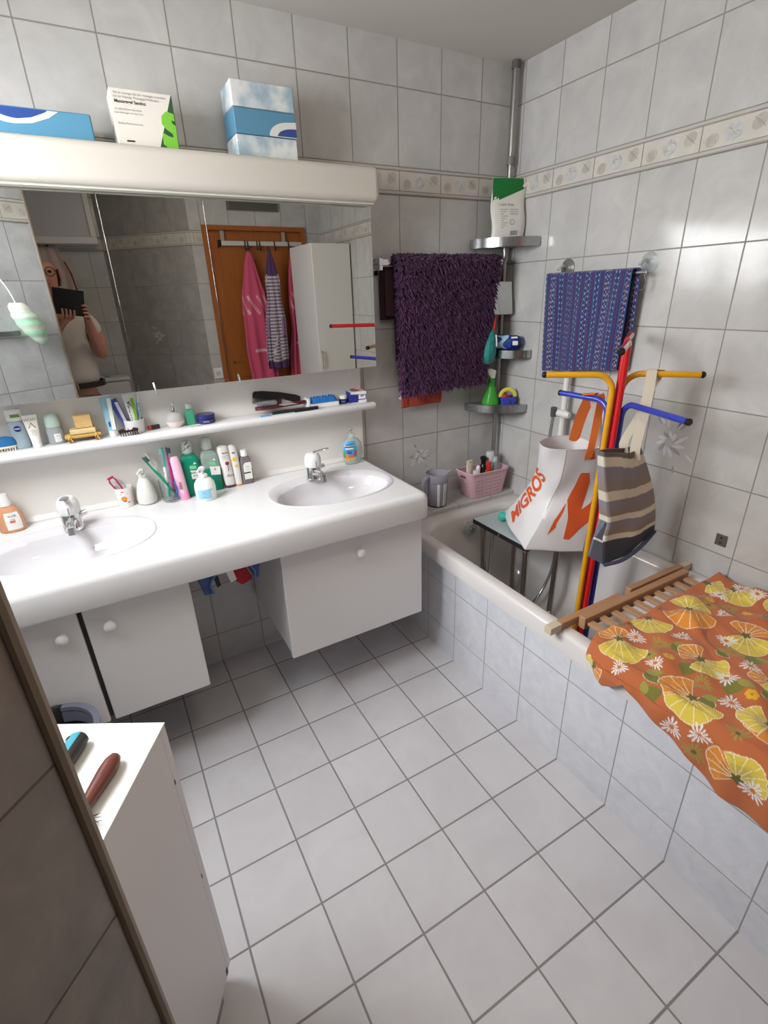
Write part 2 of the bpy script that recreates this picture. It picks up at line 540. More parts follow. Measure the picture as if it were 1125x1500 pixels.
border('trim_2', (-2.42, 0), (1, 0), (0, -1), 2.42, -0.7675+2.42-0.197*8)
border('trim_3', (0, 0), (0, -1), (-1, 0), 2.45, 0.253-0.197)
border('trim_4', (EX, EY), DA, (0.5, 0.866), ta, 0.115)
nD = (udD[1], -udD[0])
if nD[1] < 0: nD = (-nD[0], -nD[1])
border('trim_5', D0, udD[:2], nD, ld, 0.04)
border('trim_6', (XL, YN), (1, 0), (0, 1), D1[0]-XL, 0.06)
border('trim_7', (D0[0], -2.45), (1, 0), (0, 1), DX0-D0[0], 0.02)

# faint floral prints on single tiles
def flower_print(wall, o, xd, nrm, sc=1.0):
    o, xd, nv, zv = np.array(o), np.array(xd), np.array(nrm), np.array((0, 0, 1.0))
    rr = random.Random(int(abs(o[0]*100+o[1]*77)))
    lt, dk = MB(), MB()
    def leaf(mb, u, z, l, w, a, off):
        pts = [(t, w*math.sin(PI*t/l)**0.8*(1 if s else -0.7)) for s in (0, 1) for t in (np.linspace(0, l, 9) if s == 0 else np.linspace(l, 0, 9)[1:-1])]
        pp = [(u + x*math.cos(a) - y*math.sin(a), z + x*math.sin(a) + y*math.cos(a)) for x, y in pts]
        mb.loft([[o + xd*x*sc + zv*y*sc + nv*0.0002 for x, y in pp], [o + xd*x*sc + zv*y*sc + nv*off for x, y in pp]])
    for k in range(12):
        a = k*0.55; r = 0.008 + 0.0018*k
        leaf(lt if k % 3 else dk, 0.012*math.cos(a), 0.012*math.sin(a), r+0.012, 0.006, a+0.9, 0.0006+0.00003*k)
    for k in range(9):
        a = rr.uniform(0, 2*PI); q = rr.uniform(0.03, 0.05)
        leaf(dk if k % 2 else lt, q*math.cos(a), q*1.3*math.sin(a), rr.uniform(0.02, 0.035), 0.004, a+rr.uniform(-.5, .5), 0.0005)
    struct('flower_print', lt, M('flower_light', (216, 215, 216), 0.25), parent=wall)
    struct('leaf_print', dk, M('flower_dark', (164, 163, 168), 0.25), parent=wall)
flower_print(w_back, (-0.472, 0, 0.785), (1, 0, 0), (0, -1, 0))
flower_print(w_right, (0, -0.935, 0.985), (0, -1, 0), (-1, 0, 0), 1.35)
flower_print(w_part, (EX+DA[0]*0.30, EY+DA[1]*0.30, 1.5), (0.866, -0.5, 0), (0.5, 0.866, 0))

flower_print(bpy.data.objects['wall_diagonal'], (D0[0]*0.45+D1[0]*0.55, D0[1]*0.45+D1[1]*0.55, 1.27), udD, (*nD, 0))
# window in the left wall
mb = MB(); xw0, xw1 = XL-0.11, XL-0.06
for y0, y1, z0, z1 in ((WY0, WY0+0.05, WZ0, WZ1), (WY1-0.05, WY1, WZ0, WZ1), (WY0+0.05, WY1-0.05, WZ0, WZ0+0.05), (WY0+0.05, WY1-0.05, WZ1-0.05, WZ1), ((WY0+WY1)/2-0.035, (WY0+WY1)/2+0.035, WZ0+0.05, WZ1-0.05)):
    mb.box(xw0, y0, z0, xw1, y1, z1)
wn = struct('window_1', mb, m_white, bevel=0.004)
m_glass = bpy.data.materials.new('window_glass'); m_glass.use_nodes = True
nt = m_glass.node_tree; nt.nodes.clear()
out = nt.nodes.new('ShaderNodeOutputMaterial'); tr = nt.nodes.new('ShaderNodeBsdfTransparent'); gl = nt.nodes.new('ShaderNodeBsdfGlossy')
gl.inputs['Roughness'].default_value = 0.02
fr = nt.nodes.new('ShaderNodeFresnel'); ms = nt.nodes.new('ShaderNodeMixShader')
nt.links.new(fr.outputs[0], ms.inputs[0]); nt.links.new(tr.outputs[0], ms.inputs[1]); nt.links.new(gl.outputs[0], ms.inputs[2]); nt.links.new(ms.outputs[0], out.inputs[0])
struct('pane', MB().box(XL-0.088, WY0+0.05, WZ0+0.05, XL-0.082, WY1-0.05, WZ1-0.05), m_glass, parent=wn)
struct('sill', MB().box(XL-0.06, WY0, WZ0-0.02, XL+0.03, WY1, WZ0), m_white, parent=wn, bevel=0.004)

# tiled front of the bathtub and the ledge at its head
struct('wall_tub_front', MB().box(-0.662, -1.90, 0, -0.648, 0, 0.468), m_apron)
struct('wall_ledge', MB().box(-0.647, -0.172, 0, 0, 0, 0.555), m_ledge, bevel=0.002)
# ================================================================== light: overcast daylight through the window
W = bpy.data.worlds.new('world'); SC.world = W; W.use_nodes = True
bg = W.node_tree.nodes['Background']
sky = W.node_tree.nodes.new('ShaderNodeTexSky')
sky.sky_type = 'HOSEK_WILKIE'; sky.turbidity = 9.0; sky.ground_albedo = 0.4
sky.sun_direction = Vector((0.4, -0.3, 0.85)).normalized()
mixw = W.node_tree.nodes.new('ShaderNodeMix'); mixw.data_type = 'RGBA'
mixw.inputs['Factor'].default_value = 0.8
W.node_tree.links.new(sky.outputs[0], mixw.inputs['A']); mixw.inputs['B'].default_value = (0.92, 0.96, 1.0, 1)
W.node_tree.links.new(mixw.outputs['Result'], bg.inputs['Color'])
bg.inputs['Strength'].default_value = 3.0
win_l = bpy.data.lights.new('daylight', 'AREA')
win_l.shape = 'RECTANGLE'; win_l.size = 0.72; win_l.size_y = WY1-WY0-0.1; win_l.energy = 37.0; win_l.color = (0.94, 0.97, 1.0)
win_o = bpy.data.objects.new('daylight', win_l); COL.objects.link(win_o)
win_o.location = (XL-0.03, (WY0+WY1)/2, (WZ0+WZ1)/2)
win_o.rotation_euler = (0, -PI/2 + math.radians(38), 0)


# ================================================================== vanity
VX0, VX1, VYF = -2.24, -0.795, -0.555
ZC = 0.84
def sup(cx, cy, a, b, n, N=72, z=0.0):
    out = []
    for k in range(N):
        t = 2*PI*k/N
        c, s = math.cos(t), math.sin(t)
        out.append((cx + a*abs(c)**(2/n)*(1 if c >= 0 else -1), cy + b*abs(s)**(2/n)*(1 if s >= 0 else -1), z))
    return out
BAS = ((-1.073, -0.290), (-1.955, -0.290))
counter = thing('washbasin_counter', 'white one-piece counter with two oval washbasins and rounded front edge', 'washbasin', ((VX0+VX1)/2, -0.28, ZC-0.1))
rings_out = []
for ins, z in ((0.022, ZC), (0.012, ZC-0.003), (0.004, ZC-0.011), (0.0, ZC-0.024), (0.0, ZC-0.092), (0.003, ZC-0.099), (0.012, ZC-0.1)):
    rings_out.append(rrect(VX0+ins, VX1-ins, VYF+ins, -0.0015, 0.026-ins*0.6, 6, z))
holes = [sup(cx, cy, 0.247, 0.168, 2.35, z=ZC) for cx, cy in BAS]
mb = MB()
loops = [[Vector(p) for p in rings_out[0]]] + [[Vector(p) for p in h] for h in holes]
flat = [tuple(p) for l in loops for p in l]
tris = tessellate_polygon(loops)
mb.add(flat, [t if (Vector(flat[t[1]])-Vector(flat[t[0]])).cross(Vector(flat[t[2]])-Vector(flat[t[0]])).z > 0 else t[::-1] for t in tris])
mb.loft(rings_out[::-1], cap0=True, cap1=False)
part(counter, 'worktop', mb, m_white2, world=True, smooth=30)
for cx, cy in BAS:
    R = [sup(cx, cy, 0.2475, 0.1685, 2.35, z=ZC-0.001), sup(cx, cy, 0.2475, 0.1685, 2.35, z=ZC+0.0015), sup(cx, cy, 0.243, 0.164, 2.35, z=ZC+0.003), sup(cx, cy, 0.237, 0.158, 2.35, z=ZC+0.0005)]
    for t, z in ((1.0, -0.004), (0.975, -0.012), (0.94, -0.028), (0.88, -0.048), (0.78, -0.066), (0.62, -0.080), (0.42, -0.088), (0.2, -0.092), (0.09, -0.093)):
        R.append(sup(cx, cy - 0.022, 0.222*t, 0.128*t, 2.25, z=ZC+z))
    b = part(counter, 'basin', MB().loft(R[::-1], cap0=True, cap1=False), m_ceram, world=True, smooth=60)
    part(b, 'drain_plug', MB().lathe([(0.0, 0.0), (0.019, 0.0), (0.021, 0.002), (0.016, 0.004), (0.0, 0.0045)], 20, (cx, cy-0.022, ZC-0.0925)), m_chrome, world=True)

spl = thing('splashback', 'white laminate splashback panel on the wall between counter and mirror cabinet', 'panel', ((VX0+VX1)/2, -0.01, ZC))
part(spl, 'panel', MB().box(VX0, -0.018, ZC+0.001, -0.79, -0.001, 1.256), M('panel_white', (236, 233, 227), 0.4), world=True, bevel=0.002)
part(spl, 'sealing_strip', MB().loft([[(x, -0.018, ZC+0.001), (x, -0.03, ZC+0.001), (x, -0.024, ZC+0.006), (x, -0.0181, ZC+0.018)] for x in (VX0, -0.797)]), M('panel_white', (236, 233, 227)), world=True)
ZS = 1.100
sh = thing('toiletry_shelf', 'long narrow white shelf with rounded front rod below the mirrors', 'shelf', (-1.5, -0.06, ZS))
part(sh, 'board', MB().box(VX0, -0.112, ZS-0.016, -0.793, -0.0185, ZS), m_white2, world=True, bevel=0.002)
part(sh, 'front_rod', MB().tube([(VX0, -0.1155, 1.089), (-0.785, -0.1155, 1.089), (-0.778, -0.1155, 1.089)], [0.0148, 0.0148, 0.012], 16), m_white2, world=True)

mc = thing('mirror_cabinet', 'wide white wall cabinet with three frameless mirror doors above the shelf', 'mirror cabinet', (-1.515, -0.065, 1.256))
part(mc, 'cabinet_body', MB().box(-2.25, -0.129, 1.258, -0.785, -0.001, 1.806), m_white, world=True)
for x0, x1 in ((-1.3684, -0.782), (-1.6593, -1.3698), (-2.25, -1.6607)):
    dr = part(mc, 'mirror_door', MB().box(x0, -0.150, 1.250, x1, -0.1305, 1.803), m_mirror, world=True, bevel=0.0005, seg=1)
for x in (-1.335, -1.612):
    part(mc, 'door_pull', MB().tube([(x, -0.145, 1.275), (x, -0.1555, 1.262), (x+0.003, -0.156, 1.232)], 0.0035, 8), m_chrome, world=True)
for x in (-1.42, -0.845):
    mb = MB().ell((x, -0.0185, 1.215), 0.007, 0.004, 0.007, 10, 6)
    part(spl, 'screw_cap', mb, m_white, world=True)

cn = thing('mirror_light_canopy', 'long white rounded light canopy along the top of the mirror cabinet', 'light canopy', (-1.515, -0.1, 1.806))
part(cn, 'canopy_body', MB().box(-2.27, -0.212, 1.808, -0.772, -0.0045, 1.913), M('canopy_cream', (197, 191, 181), 0.4), world=True, bevel=0.022, seg=4)
part(cn, 'lower_trim', MB().box(-2.25, -0.19, 1.8035, -0.79, -0.152, 1.8085), M('canopy_trim', (206, 203, 190), 0.5), world=True)

# cabinets hanging below the counter
def knob_mb(x, y, z):
    return MB().loft([[(x + r*math.cos(2*PI*k/20), y - d, z + r*math.sin(2*PI*k/20)) for k in range(20)] for d, r in ((0, 0.009), (0.008, 0.007), (0.012, 0.012), (0.018, 0.0165), (0.024, 0.016), (0.028, 0.011), (0.030, 0.003))])
rc = thing('vanity_cabinet', 'white hanging cabinet with one knob and a wide flap under the right washbasin', 'cabinet', (-1.08, -0.25, 0.285))
part(rc, 'carcass', MB().box(-1.362, -0.481, 0.288, -0.802, -0.012, 0.7385), m_cab, world=True, bevel=0.002)
dd = part(rc, 'flap_door', MB().box(-1.3675, -0.500, 0.283, -0.795, -0.4825, 0.731), m_cab, world=True, bevel=0.004)
part(dd, 'knob', knob_mb(-1.071, -0.500, 0.650), m_white, world=True)
lc = thing('vanity_cabinet', 'white hanging cabinet with two doors and two knobs under the left washbasin', 'cabinet', (-1.95, -0.25, 0.3))
part(lc, 'carcass', MB().box(-2.235, -0.481, 0.308, -1.668, -0.012, 0.7385), M('cabinet_shadow_gap', (70, 68, 66), 0.7), world=True)  # dark carcass colour paints the shade seen between the white doors
part(lc, 'side_panel', MB().box(-1.6675, -0.481, 0.308, -1.664, -0.012, 0.7385), m_cab, world=True)
for x0, x1, kx in ((-1.958, -1.663, -1.898), (-2.24, -1.971, -2.019)):
    dd = part(lc, 'door', MB().box(x0, -0.500, 0.303, x1, -0.4825, 0.731), m_cab, world=True, bevel=0.004)
    part(dd, 'knob', knob_mb(kx, -0.500, 0.652), m_white, world=True)

# taps
def tap(x, y, turn, label):
    t = thing('basin_tap', label, 'tap', (x, y, ZC+0.0015), 0)
    part(t, 'body', MB().lathe([(0.0305, 0), (0.0305, 0.012), (0.0285, 0.016), (0.0285, 0.060), (0.027, 0.068), (0.0, 0.068)], 24), m_chrome)
    sp = spline([(0, -0.015, 0.030), (0, -0.05, 0.040), (0, -0.085, 0.042), (0, -0.102, 0.036)], 5)
    part(t, 'spout', MB().tube(sp, [0.015]*6+[0.0135]*(len(sp)-6), 14), m_chrome)
    part(t, 'aerator', MB().tube([(0, -0.098, 0.040), (0, -0.102, 0.018)], 0.0115, 14), m_steel)
    cap = part(t, 'cap', MB().lathe([(0.0315, 0.056), (0.0335, 0.062), (0.0335, 0.082), (0.030, 0.098), (0.021, 0.109), (0.0, 0.113)], 24), m_white2)
    part(cap, 'seam', MB().box(-0.0008, -0.0341, 0.060, 0.0008, -0.0330, 0.082), m_black)
    c, s = math.cos(turn), math.sin(turn)
    lv = spline([(0, 0, 0.104), (0.020*c, 0.020*s, 0.113), (0.045*c, 0.045*s, 0.119), (0.066*c, 0.066*s, 0.123)], 4)
    part(t, 'lever', MB().tube(lv, [0.013]*4+[0.009]*5+[0.007]*(len(lv)-9), 12, flat=0.5, up=(0, 0, 1)), m_chrome)
    part(t, 'side_nozzle', MB().tube([(0.022, 0.0, 0.045), (0.046, -0.002, 0.050)], 0.009, 12), m_chrome)
    part(t, 'pop_up_rod', MB().tube([(0.016, 0.018, 0.0), (0.030, 0.020, 0.035)], 0.0022, 8), m_chrome)
    return t
tap(-1.098, -0.175, math.radians(-20), 'chrome and white mixer tap with lever turned sideways, at the right washbasin')
tap(-1.943, -0.170, math.radians(-95), 'chrome and white mixer tap with lever towards the front, at the left washbasin')

# blue holder between the cabinets
h = thing('hanging_tool_holder', 'blue arched fabric holder with a red pouch hanging under the counter between the cabinets', 'holder', (-1.53, -0.43, 0.56))
m_blue = M('blue_felt', (66, 86, 132), 0.9, noise=(60, 0.15), sheen=0.3)
ar = []
outer = [(-0.095, -0.115), (-0.105, -0.06), (-0.10, 0.0), (0.10, 0.0), (0.098, -0.05), (0.088, -0.10)]
inner = [(0.076, -0.105), (0.075, -0.065), (0.05, -0.038), (0.0, -0.032), (-0.045, -0.046), (-0.07, -0.075), (-0.066, -0.115)]
part(h, 'sling', MB().slab(outer + inner, (-1.525, -0.455, 0.737), (1, 0, 0), (0, 0, 1), (0, 1, 0), 0.10), m_blue, world=True, bevel=0.004)
part(h, 'sling_edge', MB().tube([(-1.525+p[0], -0.457, 0.737+p[2]) for p in spline([(q[0], 0, q[1]) for q in inner], 4)], 0.0035, 6), M('blue_edging', (98, 128, 190), 0.8), world=True)
part(h, 'red_pouch', MB().slab([(-0.005, -0.03), (0.045, -0.03), (0.068, -0.105), (0.03, -0.118), (0.008, -0.09)], (-1.525, -0.45, 0.737), (1, 0, 0), (0, 0, 1), (0, 1, 0), 0.07), M('red_cloth', (158, 28, 40), 0.8), world=True, bevel=0.006)
part(h, 'care_tag', MB().slab([(-0.018, -0.042), (0.004, -0.036), (0.012, -0.078), (-0.008, -0.085)], (-1.525, -0.468, 0.737), (1, 0, 0), (0, 0, 1), (0, 1, 0), 0.002), m_paper, world=True)
part(h, 'dark_strap', MB().slab([(-0.058, -0.05), (-0.044, -0.048), (-0.036, -0.10), (-0.05, -0.105)], (-1.525, -0.44, 0.737), (1, 0, 0), (0, 0, 1), (0, 1, 0), 0.003), m_black, world=True)
part(h, 'press_stud', MB().ell((-1.475, -0.458, 0.698), 0.005, 0.003, 0.005, 10, 6), m_chrome, world=True)

# ---------------------------------------------------------------- boxes on the canopy
ZT = 1.9135
m_tblue = M('tissue_blue', (82, 140, 170), 0.45)
m_cloud = M('tissue_cloud', (176, 196, 208), 0.4)
ntc = m_cloud.node_tree
tcn = ntc.nodes.new('ShaderNodeTexCoord'); nz = ntc.nodes.new('ShaderNodeTexNoise'); nz.inputs['Scale'].default_value = 16; nz.inputs['Detail'].default_value = 3
cr_ = ntc.nodes.new('ShaderNodeValToRGB'); cr_.color_ramp.elements[0].position = 0.38; cr_.color_ramp.elements[1].position = 0.62
cr_.color_ramp.elements[0].color = lin((156, 180, 194)); cr_.color_ramp.elements[1].color = lin((226, 228, 226))
ntc.links.new(tcn.outputs['Object'], nz.inputs['Vector']); ntc.links.new(nz.outputs['Fac'], cr_.inputs[0]); ntc.links.new(cr_.outputs[0], ntc.nodes['Principled BSDF'].inputs['Base Color'])
m_navy = M('navy_print', (38, 70, 140), 0.45)
m_pale = M('pale_print', (220, 220, 214), 0.5)
def swoosh(t, parentpart, pts, y, mat, name):
    part(parentpart, name, MB().loft([[(x, y, z) for x, z in pts], [(x, y-0.0006, z) for x, z in pts]]), mat, world=True)
# wrapped multipack of tissue boxes
t = thing('tissue_pack', 'film wrapped pack of tissue boxes, cloud print with blue band, on top of the canopy', 'tissue boxes', (-1.135, -0.1, ZT))
x0, x1, yf, yb = -1.237, -1.040, -0.145, -0.03
for z0, z1, mat in ((ZT, ZT+0.064, m_cloud), (ZT+0.065, ZT+0.131, m_tblue), (ZT+0.132, ZT+0.198, m_cloud)):
    bx = part(t, 'tissue_box', MB().box(x0, yf, z0, x1, yb, z1), mat, world=True, bevel=0.004)
    if mat is m_tblue:
        el = [(-1.128, ZT+0.066)] + [(-1.060 - 0.07*math.cos(a), ZT+0.066 + 0.040*math.sin(a)) for a in np.linspace(0.1, 1.5, 10)] + [(x1, ZT+0.108), (x1, ZT+0.066)]
        swoosh(t, bx, el, yf-0.0003, m_pale, 'white_arc')
        el = [(-1.105, ZT+0.068)] + [(-1.045 - 0.058*math.cos(a), ZT+0.068 + 0.022*math.sin(a)) for a in np.linspace(0.1, 1.5, 8)] + [(x1, ZT+0.090), (x1, ZT+0.068)]
        swoosh(t, bx, el, yf-0.0012, m_navy, 'navy_arc')
m_film = M('film', (255, 255, 255), 0.08, spec=0.5)
nf = m_film.node_tree; nf.nodes.clear()
o_ = nf.nodes.new('ShaderNodeOutputMaterial'); a_ = nf.nodes.new('ShaderNodeBsdfTransparent'); b_ = nf.nodes.new('ShaderNodeBsdfGlossy'); c_ = nf.nodes.new('ShaderNodeMixShader')
b_.inputs['Roughness'].default_value = 0.12; c_.inputs[0].default_value = 0.07
nf.links.new(a_.outputs[0], c_.inputs[1]); nf.links.new(b_.outputs[0], c_.inputs[2]); nf.links.new(c_.outputs[0], o_.inputs[0])
part(t, 'film_wrap', MB().box(x0-0.002, yf-0.003, ZT+0.0005, x1+0.002, yb+0.002, ZT+0.2), m_film, world=True, bevel=0.004)
# white and green carton
t = thing('carton', 'white carton with small print and a green letter corner, on top of the canopy', 'box', (-1.49, -0.1, ZT))
x0, x1, yf = -1.570, -1.410, -0.150
bx = part(t, 'box', MB().box(x0, yf, ZT, x1, -0.06, ZT+0.134), M('carton_white', (222, 216, 206), 0.55), world=True, bevel=0.0015)
fl = [(x1-0.002, ZT+0.132), (x1-0.055, ZT+0.001), (x1, ZT+0.001), (x1, ZT+0.132)]
part(bx, 'green_corner', MB().loft([[(x, yf-0.0004, z) for x, z in fl], [(x, yf-0.001, z) for x, z in fl]]), M('dark_green_print', (40, 78, 46), 0.5), world=True)
sp = [(x1-0.002, ZT+0.090), (x1-0.022, ZT+0.094), (x1-0.036, ZT+0.082), (x1-0.038, ZT+0.064), (x1-0.028, ZT+0.052), (x1-0.012, ZT+0.042), (x1-0.012, ZT+0.034), (x1-0.024, ZT+0.036), (x1-0.040, ZT+0.044), (x1-0.042, ZT+0.016), (x1-0.028, ZT+0.006), (x1-0.002, ZT+0.004), (x1-0.001, ZT+0.062), (x1-0.010, ZT+0.068), (x1-0.010, ZT+0.075), (x1-0.002, ZT+0.073)]
part(bx, 'letter', MB().loft([[(x, yf-0.0012, z) for x, z in sp], [(x, yf-0.002, z) for x, z in sp]]), M('bright_green_print', (118, 190, 58), 0.5), world=True)
mb = MB()
X, Z = (1, 0, 0), (0, 0, 1)
text_plane(mb, 'Massagegel Sandoz', 0.0105, (x0+0.048, yf-0.0008, ZT+0.105), X, Z, 0.02)
part(bx, 'lettering', mb, m_ink, world=True)
mb = MB()
text_plane(mb, 'Gel de massage, Gel per massaggio muscolare', 0.0072, (x0+0.076, yf-0.0008, ZT+0.124), X, Z)
text_plane(mb, 'Gel zur Massage, Massagegel Muskulatur', 0.0072, (x0+0.066, yf-0.0008, ZT+0.1155), X, Z)
part(bx, 'lettering', mb, m_inkgrey, world=True)
mb = MB()
text_plane(mb, 'mit pflanzlichen Extrakten', 0.0066, (x0+0.040, yf-0.0008, ZT+0.088), X, Z)
text_plane(mb, 'zum Auftragen auf die Haut', 0.0066, (x0+0.040, yf-0.0008, ZT+0.080), X, Z)
part(bx, 'lettering', mb, m_inkgrey, world=True)
mb = MB()
text_plane(mb, 'Sandoz Pharmaceuticals', 0.0066, (x0+0.040, yf-0.0008, ZT+0.056), X, Z)
part(bx, 'lettering', mb, m_inkgrey, world=True)
part(bx, 'barcode', MB().box(x0+0.022, yf-0.001, ZT+0.014, x0+0.042, yf-0.0004, ZT+0.018), m_ink, world=True)
# blue tissue box
t = thing('tissue_box', 'flat blue tissue box with white and navy arc at the left end of the canopy', 'tissue box', (-1.75, -0.1, ZT))
x0, x1, yf = -1.868, -1.628, -0.150
bx = part(t, 'box', MB().box(x0, yf, ZT, x1, -0.035, ZT+0.0675), m_tblue, world=True, bevel=0.004)
za = ZT+0.064
el = [(x0+0.002, za)] + [(x0+0.06 - 0.06*math.cos(a)*1.05 + 0.001, za - 0.034*math.sin(a)) for a in np.linspace(0.2, 1.57, 8)] + [(x0+0.10, za-0.030), (x0+0.14, za-0.016), (x0+0.165, za)]
swoosh(t, bx, el, yf-0.0004, m_pale, 'white_arc')
el = [(x0+0.018, za)] + [(x0+0.07 - 0.052*math.cos(a), za - 0.023*math.sin(a)) for a in np.linspace(0.2, 1.57, 8)] + [(x0+0.10, za-0.018), (x0+0.135, za-0.004), (x0+0.14, za)]
swoosh(t, bx, el, yf-0.0012, m_navy, 'navy_arc')
# ================================================================== toiletries
def P_(name, c, r=0.35, **k): return M(name, c, r, **k)
m_pump = P_('pump_white', (236, 234, 230), 0.3)
def lath(t, name, prof, mat, seg=28, sx=1.0, sy=1.0, **kw):
    return part(t, name, MB().lathe(prof, seg, (0, 0, 0), sx, sy), mat, **kw)
def curved(t, name, prof, mat, a, half, sx=1.0, sy=1.0, seg=16, eps=0.0006, **kw):
    """label hugging a lathe between the angles a-half and a+half"""
    return part(t, name, MB().lathe([(r+eps, z) for r, z in prof], seg, (0, 0, 0), sx, sy, a-half, a+half), mat, **kw)
def letters(t, name, items, r, a, mat=None, sx=1.0, sy=1.0, vert=False):
    mb = MB()
    for s, size, z, *w in items:
        text_cyl(mb, s, size, r+0.0014, a, z, sx, sy, 0.015 if size > 0.008 else 0.0, w[0] if w else 1.0, vert)
    return part(t, name, mb, mat or m_ink)
def pump_head(t, z, mat, ang, r=0.010, reach=0.034, rise=0.022):
    c, s = math.cos(ang), math.sin(ang)
    part(t, 'collar', MB().lathe([(r*1.35, z), (r*1.35, z+0.010), (r*0.9, z+0.014)], 18), mat)
    part(t, 'pump', MB().lathe([(r*0.45, z+0.012), (r*0.45, z+rise), (r*0.9, z+rise), (r*0.95, z+rise+0.010), (r*0.6, z+rise+0.013)], 16), mat)
    part(t, 'nozzle', MB().tube([(0, 0, z+rise+0.006), (reach*0.6*c, reach*0.6*s, z+rise+0.007), (reach*c, reach*s, z+rise+0.002)], [0.0055, 0.005, 0.0035], 10), mat)
def tube_body(t, name, w0, d0, w1, h, mat, z0=0.0, flip=False):
    """squeeze tube: round end (w0 x d0) at z0, flat crimp (w1) at the other end"""
    R = []
    for q in np.linspace(0, 1, 9):
        w = w0 + (w1-w0)*q; d = d0*(1-q**1.5) + 0.0016*q**1.5
        z = z0 + h*(1-q if flip else q)
        R.append([(w*math.cos(2*PI*k/24), d*math.sin(2*PI*k/24), z) for k in range(24)])
    if flip: R = R[::-1]
    return part(t, name, MB().loft(R), mat)

ZI = ZS + 0.0005
ZK = ZC + 0.0005

# ---- on the shelf, from left to right
t = thing('nail_brush', 'blue and cream nail brush at the left end of the shelf', 'brush', (-2.070, -0.062, ZI))
part(t, 'back', MB().loft([[(0.036*s*math.cos(a), 0.017*s*math.sin(a), z) for a in np.linspace(0, 2*PI, 25)[:-1]] for s, z in ((0.9, 0.016), (1.0, 0.020), (1.0, 0.030), (0.85, 0.040), (0.4, 0.045))]), P_('brush_blue', (38, 112, 168)))
part(t, 'base', MB().loft([[(0.036*s*math.cos(a), 0.017*s*math.sin(a), z) for a in np.linspace(0, 2*PI, 25)[:-1]] for s, z in ((0.95, 0.010), (0.98, 0.0158))]), P_('brush_cream', (224, 220, 196)))
mb = MB()
for i in range(9):
    for j in range(-1, 2): mb.tube([(-0.028+0.007*i, 0.008*j, 0.0), (-0.028+0.007*i, 0.008*j, 0.0105)], 0.0018, 5)
part(t, 'bristles', mb, P_('bristle_cream', (226, 222, 200), 0.8))['kind'] = 'stuff'

x, y = -2.021, -0.050; a = facing(x, y)
t = thing('micellar_bottle', 'clear pale blue bottle with white cap and round navy logo, left on the shelf', 'bottle', (x, y, ZI))
pr = [(0.0, 0), (0.021, 0), (0.024, 0.003), (0.024, 0.080), (0.022, 0.086), (0.020, 0.088)]
lath(t, 'bottle', pr, P_('pale_blue_liquid', (186, 204, 214), 0.12, trans=0.35, ior=1.2), sx=1.0, sy=0.75)
lath(t, 'cap', [(0.0225, 0.088), (0.0225, 0.112), (0.021, 0.122), (0.0, 0.123)], m_white, sx=1.0, sy=0.75)
curved(t, 'green_label', [(0.0225, 0.099), (0.0225, 0.109)], P_('leaf_green', (104, 160, 62)), a, 0.55, 1.0, 0.75)
mb = MB().loft([[(x_, -0.0185-o, z_) for x_, z_ in [(0.0095*math.cos(q), 0.064+0.0095*math.sin(q)) for q in np.linspace(0, 2*PI, 25)[:-1]]] for o in (0, 0.0006)])
dsk = part(t, 'logo_disc', mb, P_('logo_navy', (22, 44, 120)))
part(dsk, 'lettering', text_plane(MB(), 'NIVEA', 0.0055, (0, -0.0193, 0.064), (1, 0, 0), (0, 0, 1), 0.03), m_white)

t = thing('cream_tube', 'white cream tube with brown lettering standing on its cap beside the clear bottle', 'tube', (-1.982, -0.068, ZI), rotz=0.0)
lath(t, 'cap', [(0.0, 0), (0.0135, 0), (0.0135, 0.018), (0.0125, 0.019), (0.0, 0.019)], m_white2)
tube_body(t, 'tube', 0.0135, 0.0125, 0.0205, 0.083, P_('tube_white', (238, 235, 228), 0.3), 0.019)
mb = MB()
text_plane(mb, 'VICHY', 0.012, (0, -0.0062, 0.088), (1, 0, 0), (0, 0.14, 0.99), 0.0)
part(t, 'lettering', mb, P_('grey_brown_ink', (110, 102, 92)))
mb = MB()
mb.obox((-0.004, -0.0082, 0.071), (0.5, 0, 0.86), (0, 1, 0), (-0.86, 0, 0.5), 0.010, 0.0006, 0.0009); mb2 = MB().obox((0.0045, -0.0082, 0.071), (-0.5, 0, 0.86), (0, 1, 0), (0.86, 0, 0.5), 0.010, 0.0006, 0.0014)
part(t, 'emblem_stroke', mb, P_('gold_ink', (178, 152, 112))); part(t, 'emblem_stroke', mb2, P_('gold_ink', (178, 152, 112)))
mb = MB()
for k, z in enumerate((0.055, 0.050, 0.045, 0.040)): text_plane(mb, ('IDEALIA', 'CREME', 'ECLAT', '50 ml')[k], 0.0045, (0.002, -0.0118-0.0006*k, z), (1, 0, 0), (0, 0.1, 0.99))
part(t, 'lettering', mb, m_inkgrey)

x, y = -1.928, -0.055; a = facing(x, y)
t = thing('deodorant', 'clear roll-on deodorant with mint green dome cap beside the white cream tube', 'deodorant', (x, y, ZI))
lath(t, 'bottle', [(0.0, 0), (0.021, 0), (0.024, 0.004), (0.0225, 0.03), (0.0235, 0.045), (0.019, 0.055)], P_('grey_clear', (196, 204, 206), 0.08, trans=0.45, ior=1.2), sx=1.0, sy=0.7)
lath(t, 'cap', [(0.0195, 0.055), (0.0205, 0.060), (0.0205, 0.080), (0.017, 0.092), (0.009, 0.098), (0.0, 0.0995)], P_('mint_cap', (190, 214, 202), 0.3), sx=1, sy=0.8)
lb = curved(t, 'label', [(0.0232, 0.008), (0.0226, 0.022), (0.0228, 0.034)], m_paper, a+0.2, 0.42, 1.0, 0.7)
letters(t, 'lettering', [('DEO', 0.006, 0.026), ('ROLL-ON', 0.004, 0.019), ('50 ml', 0.004, 0.013)], 0.0236, a+0.2, m_inkgrey, 1.0, 0.7)

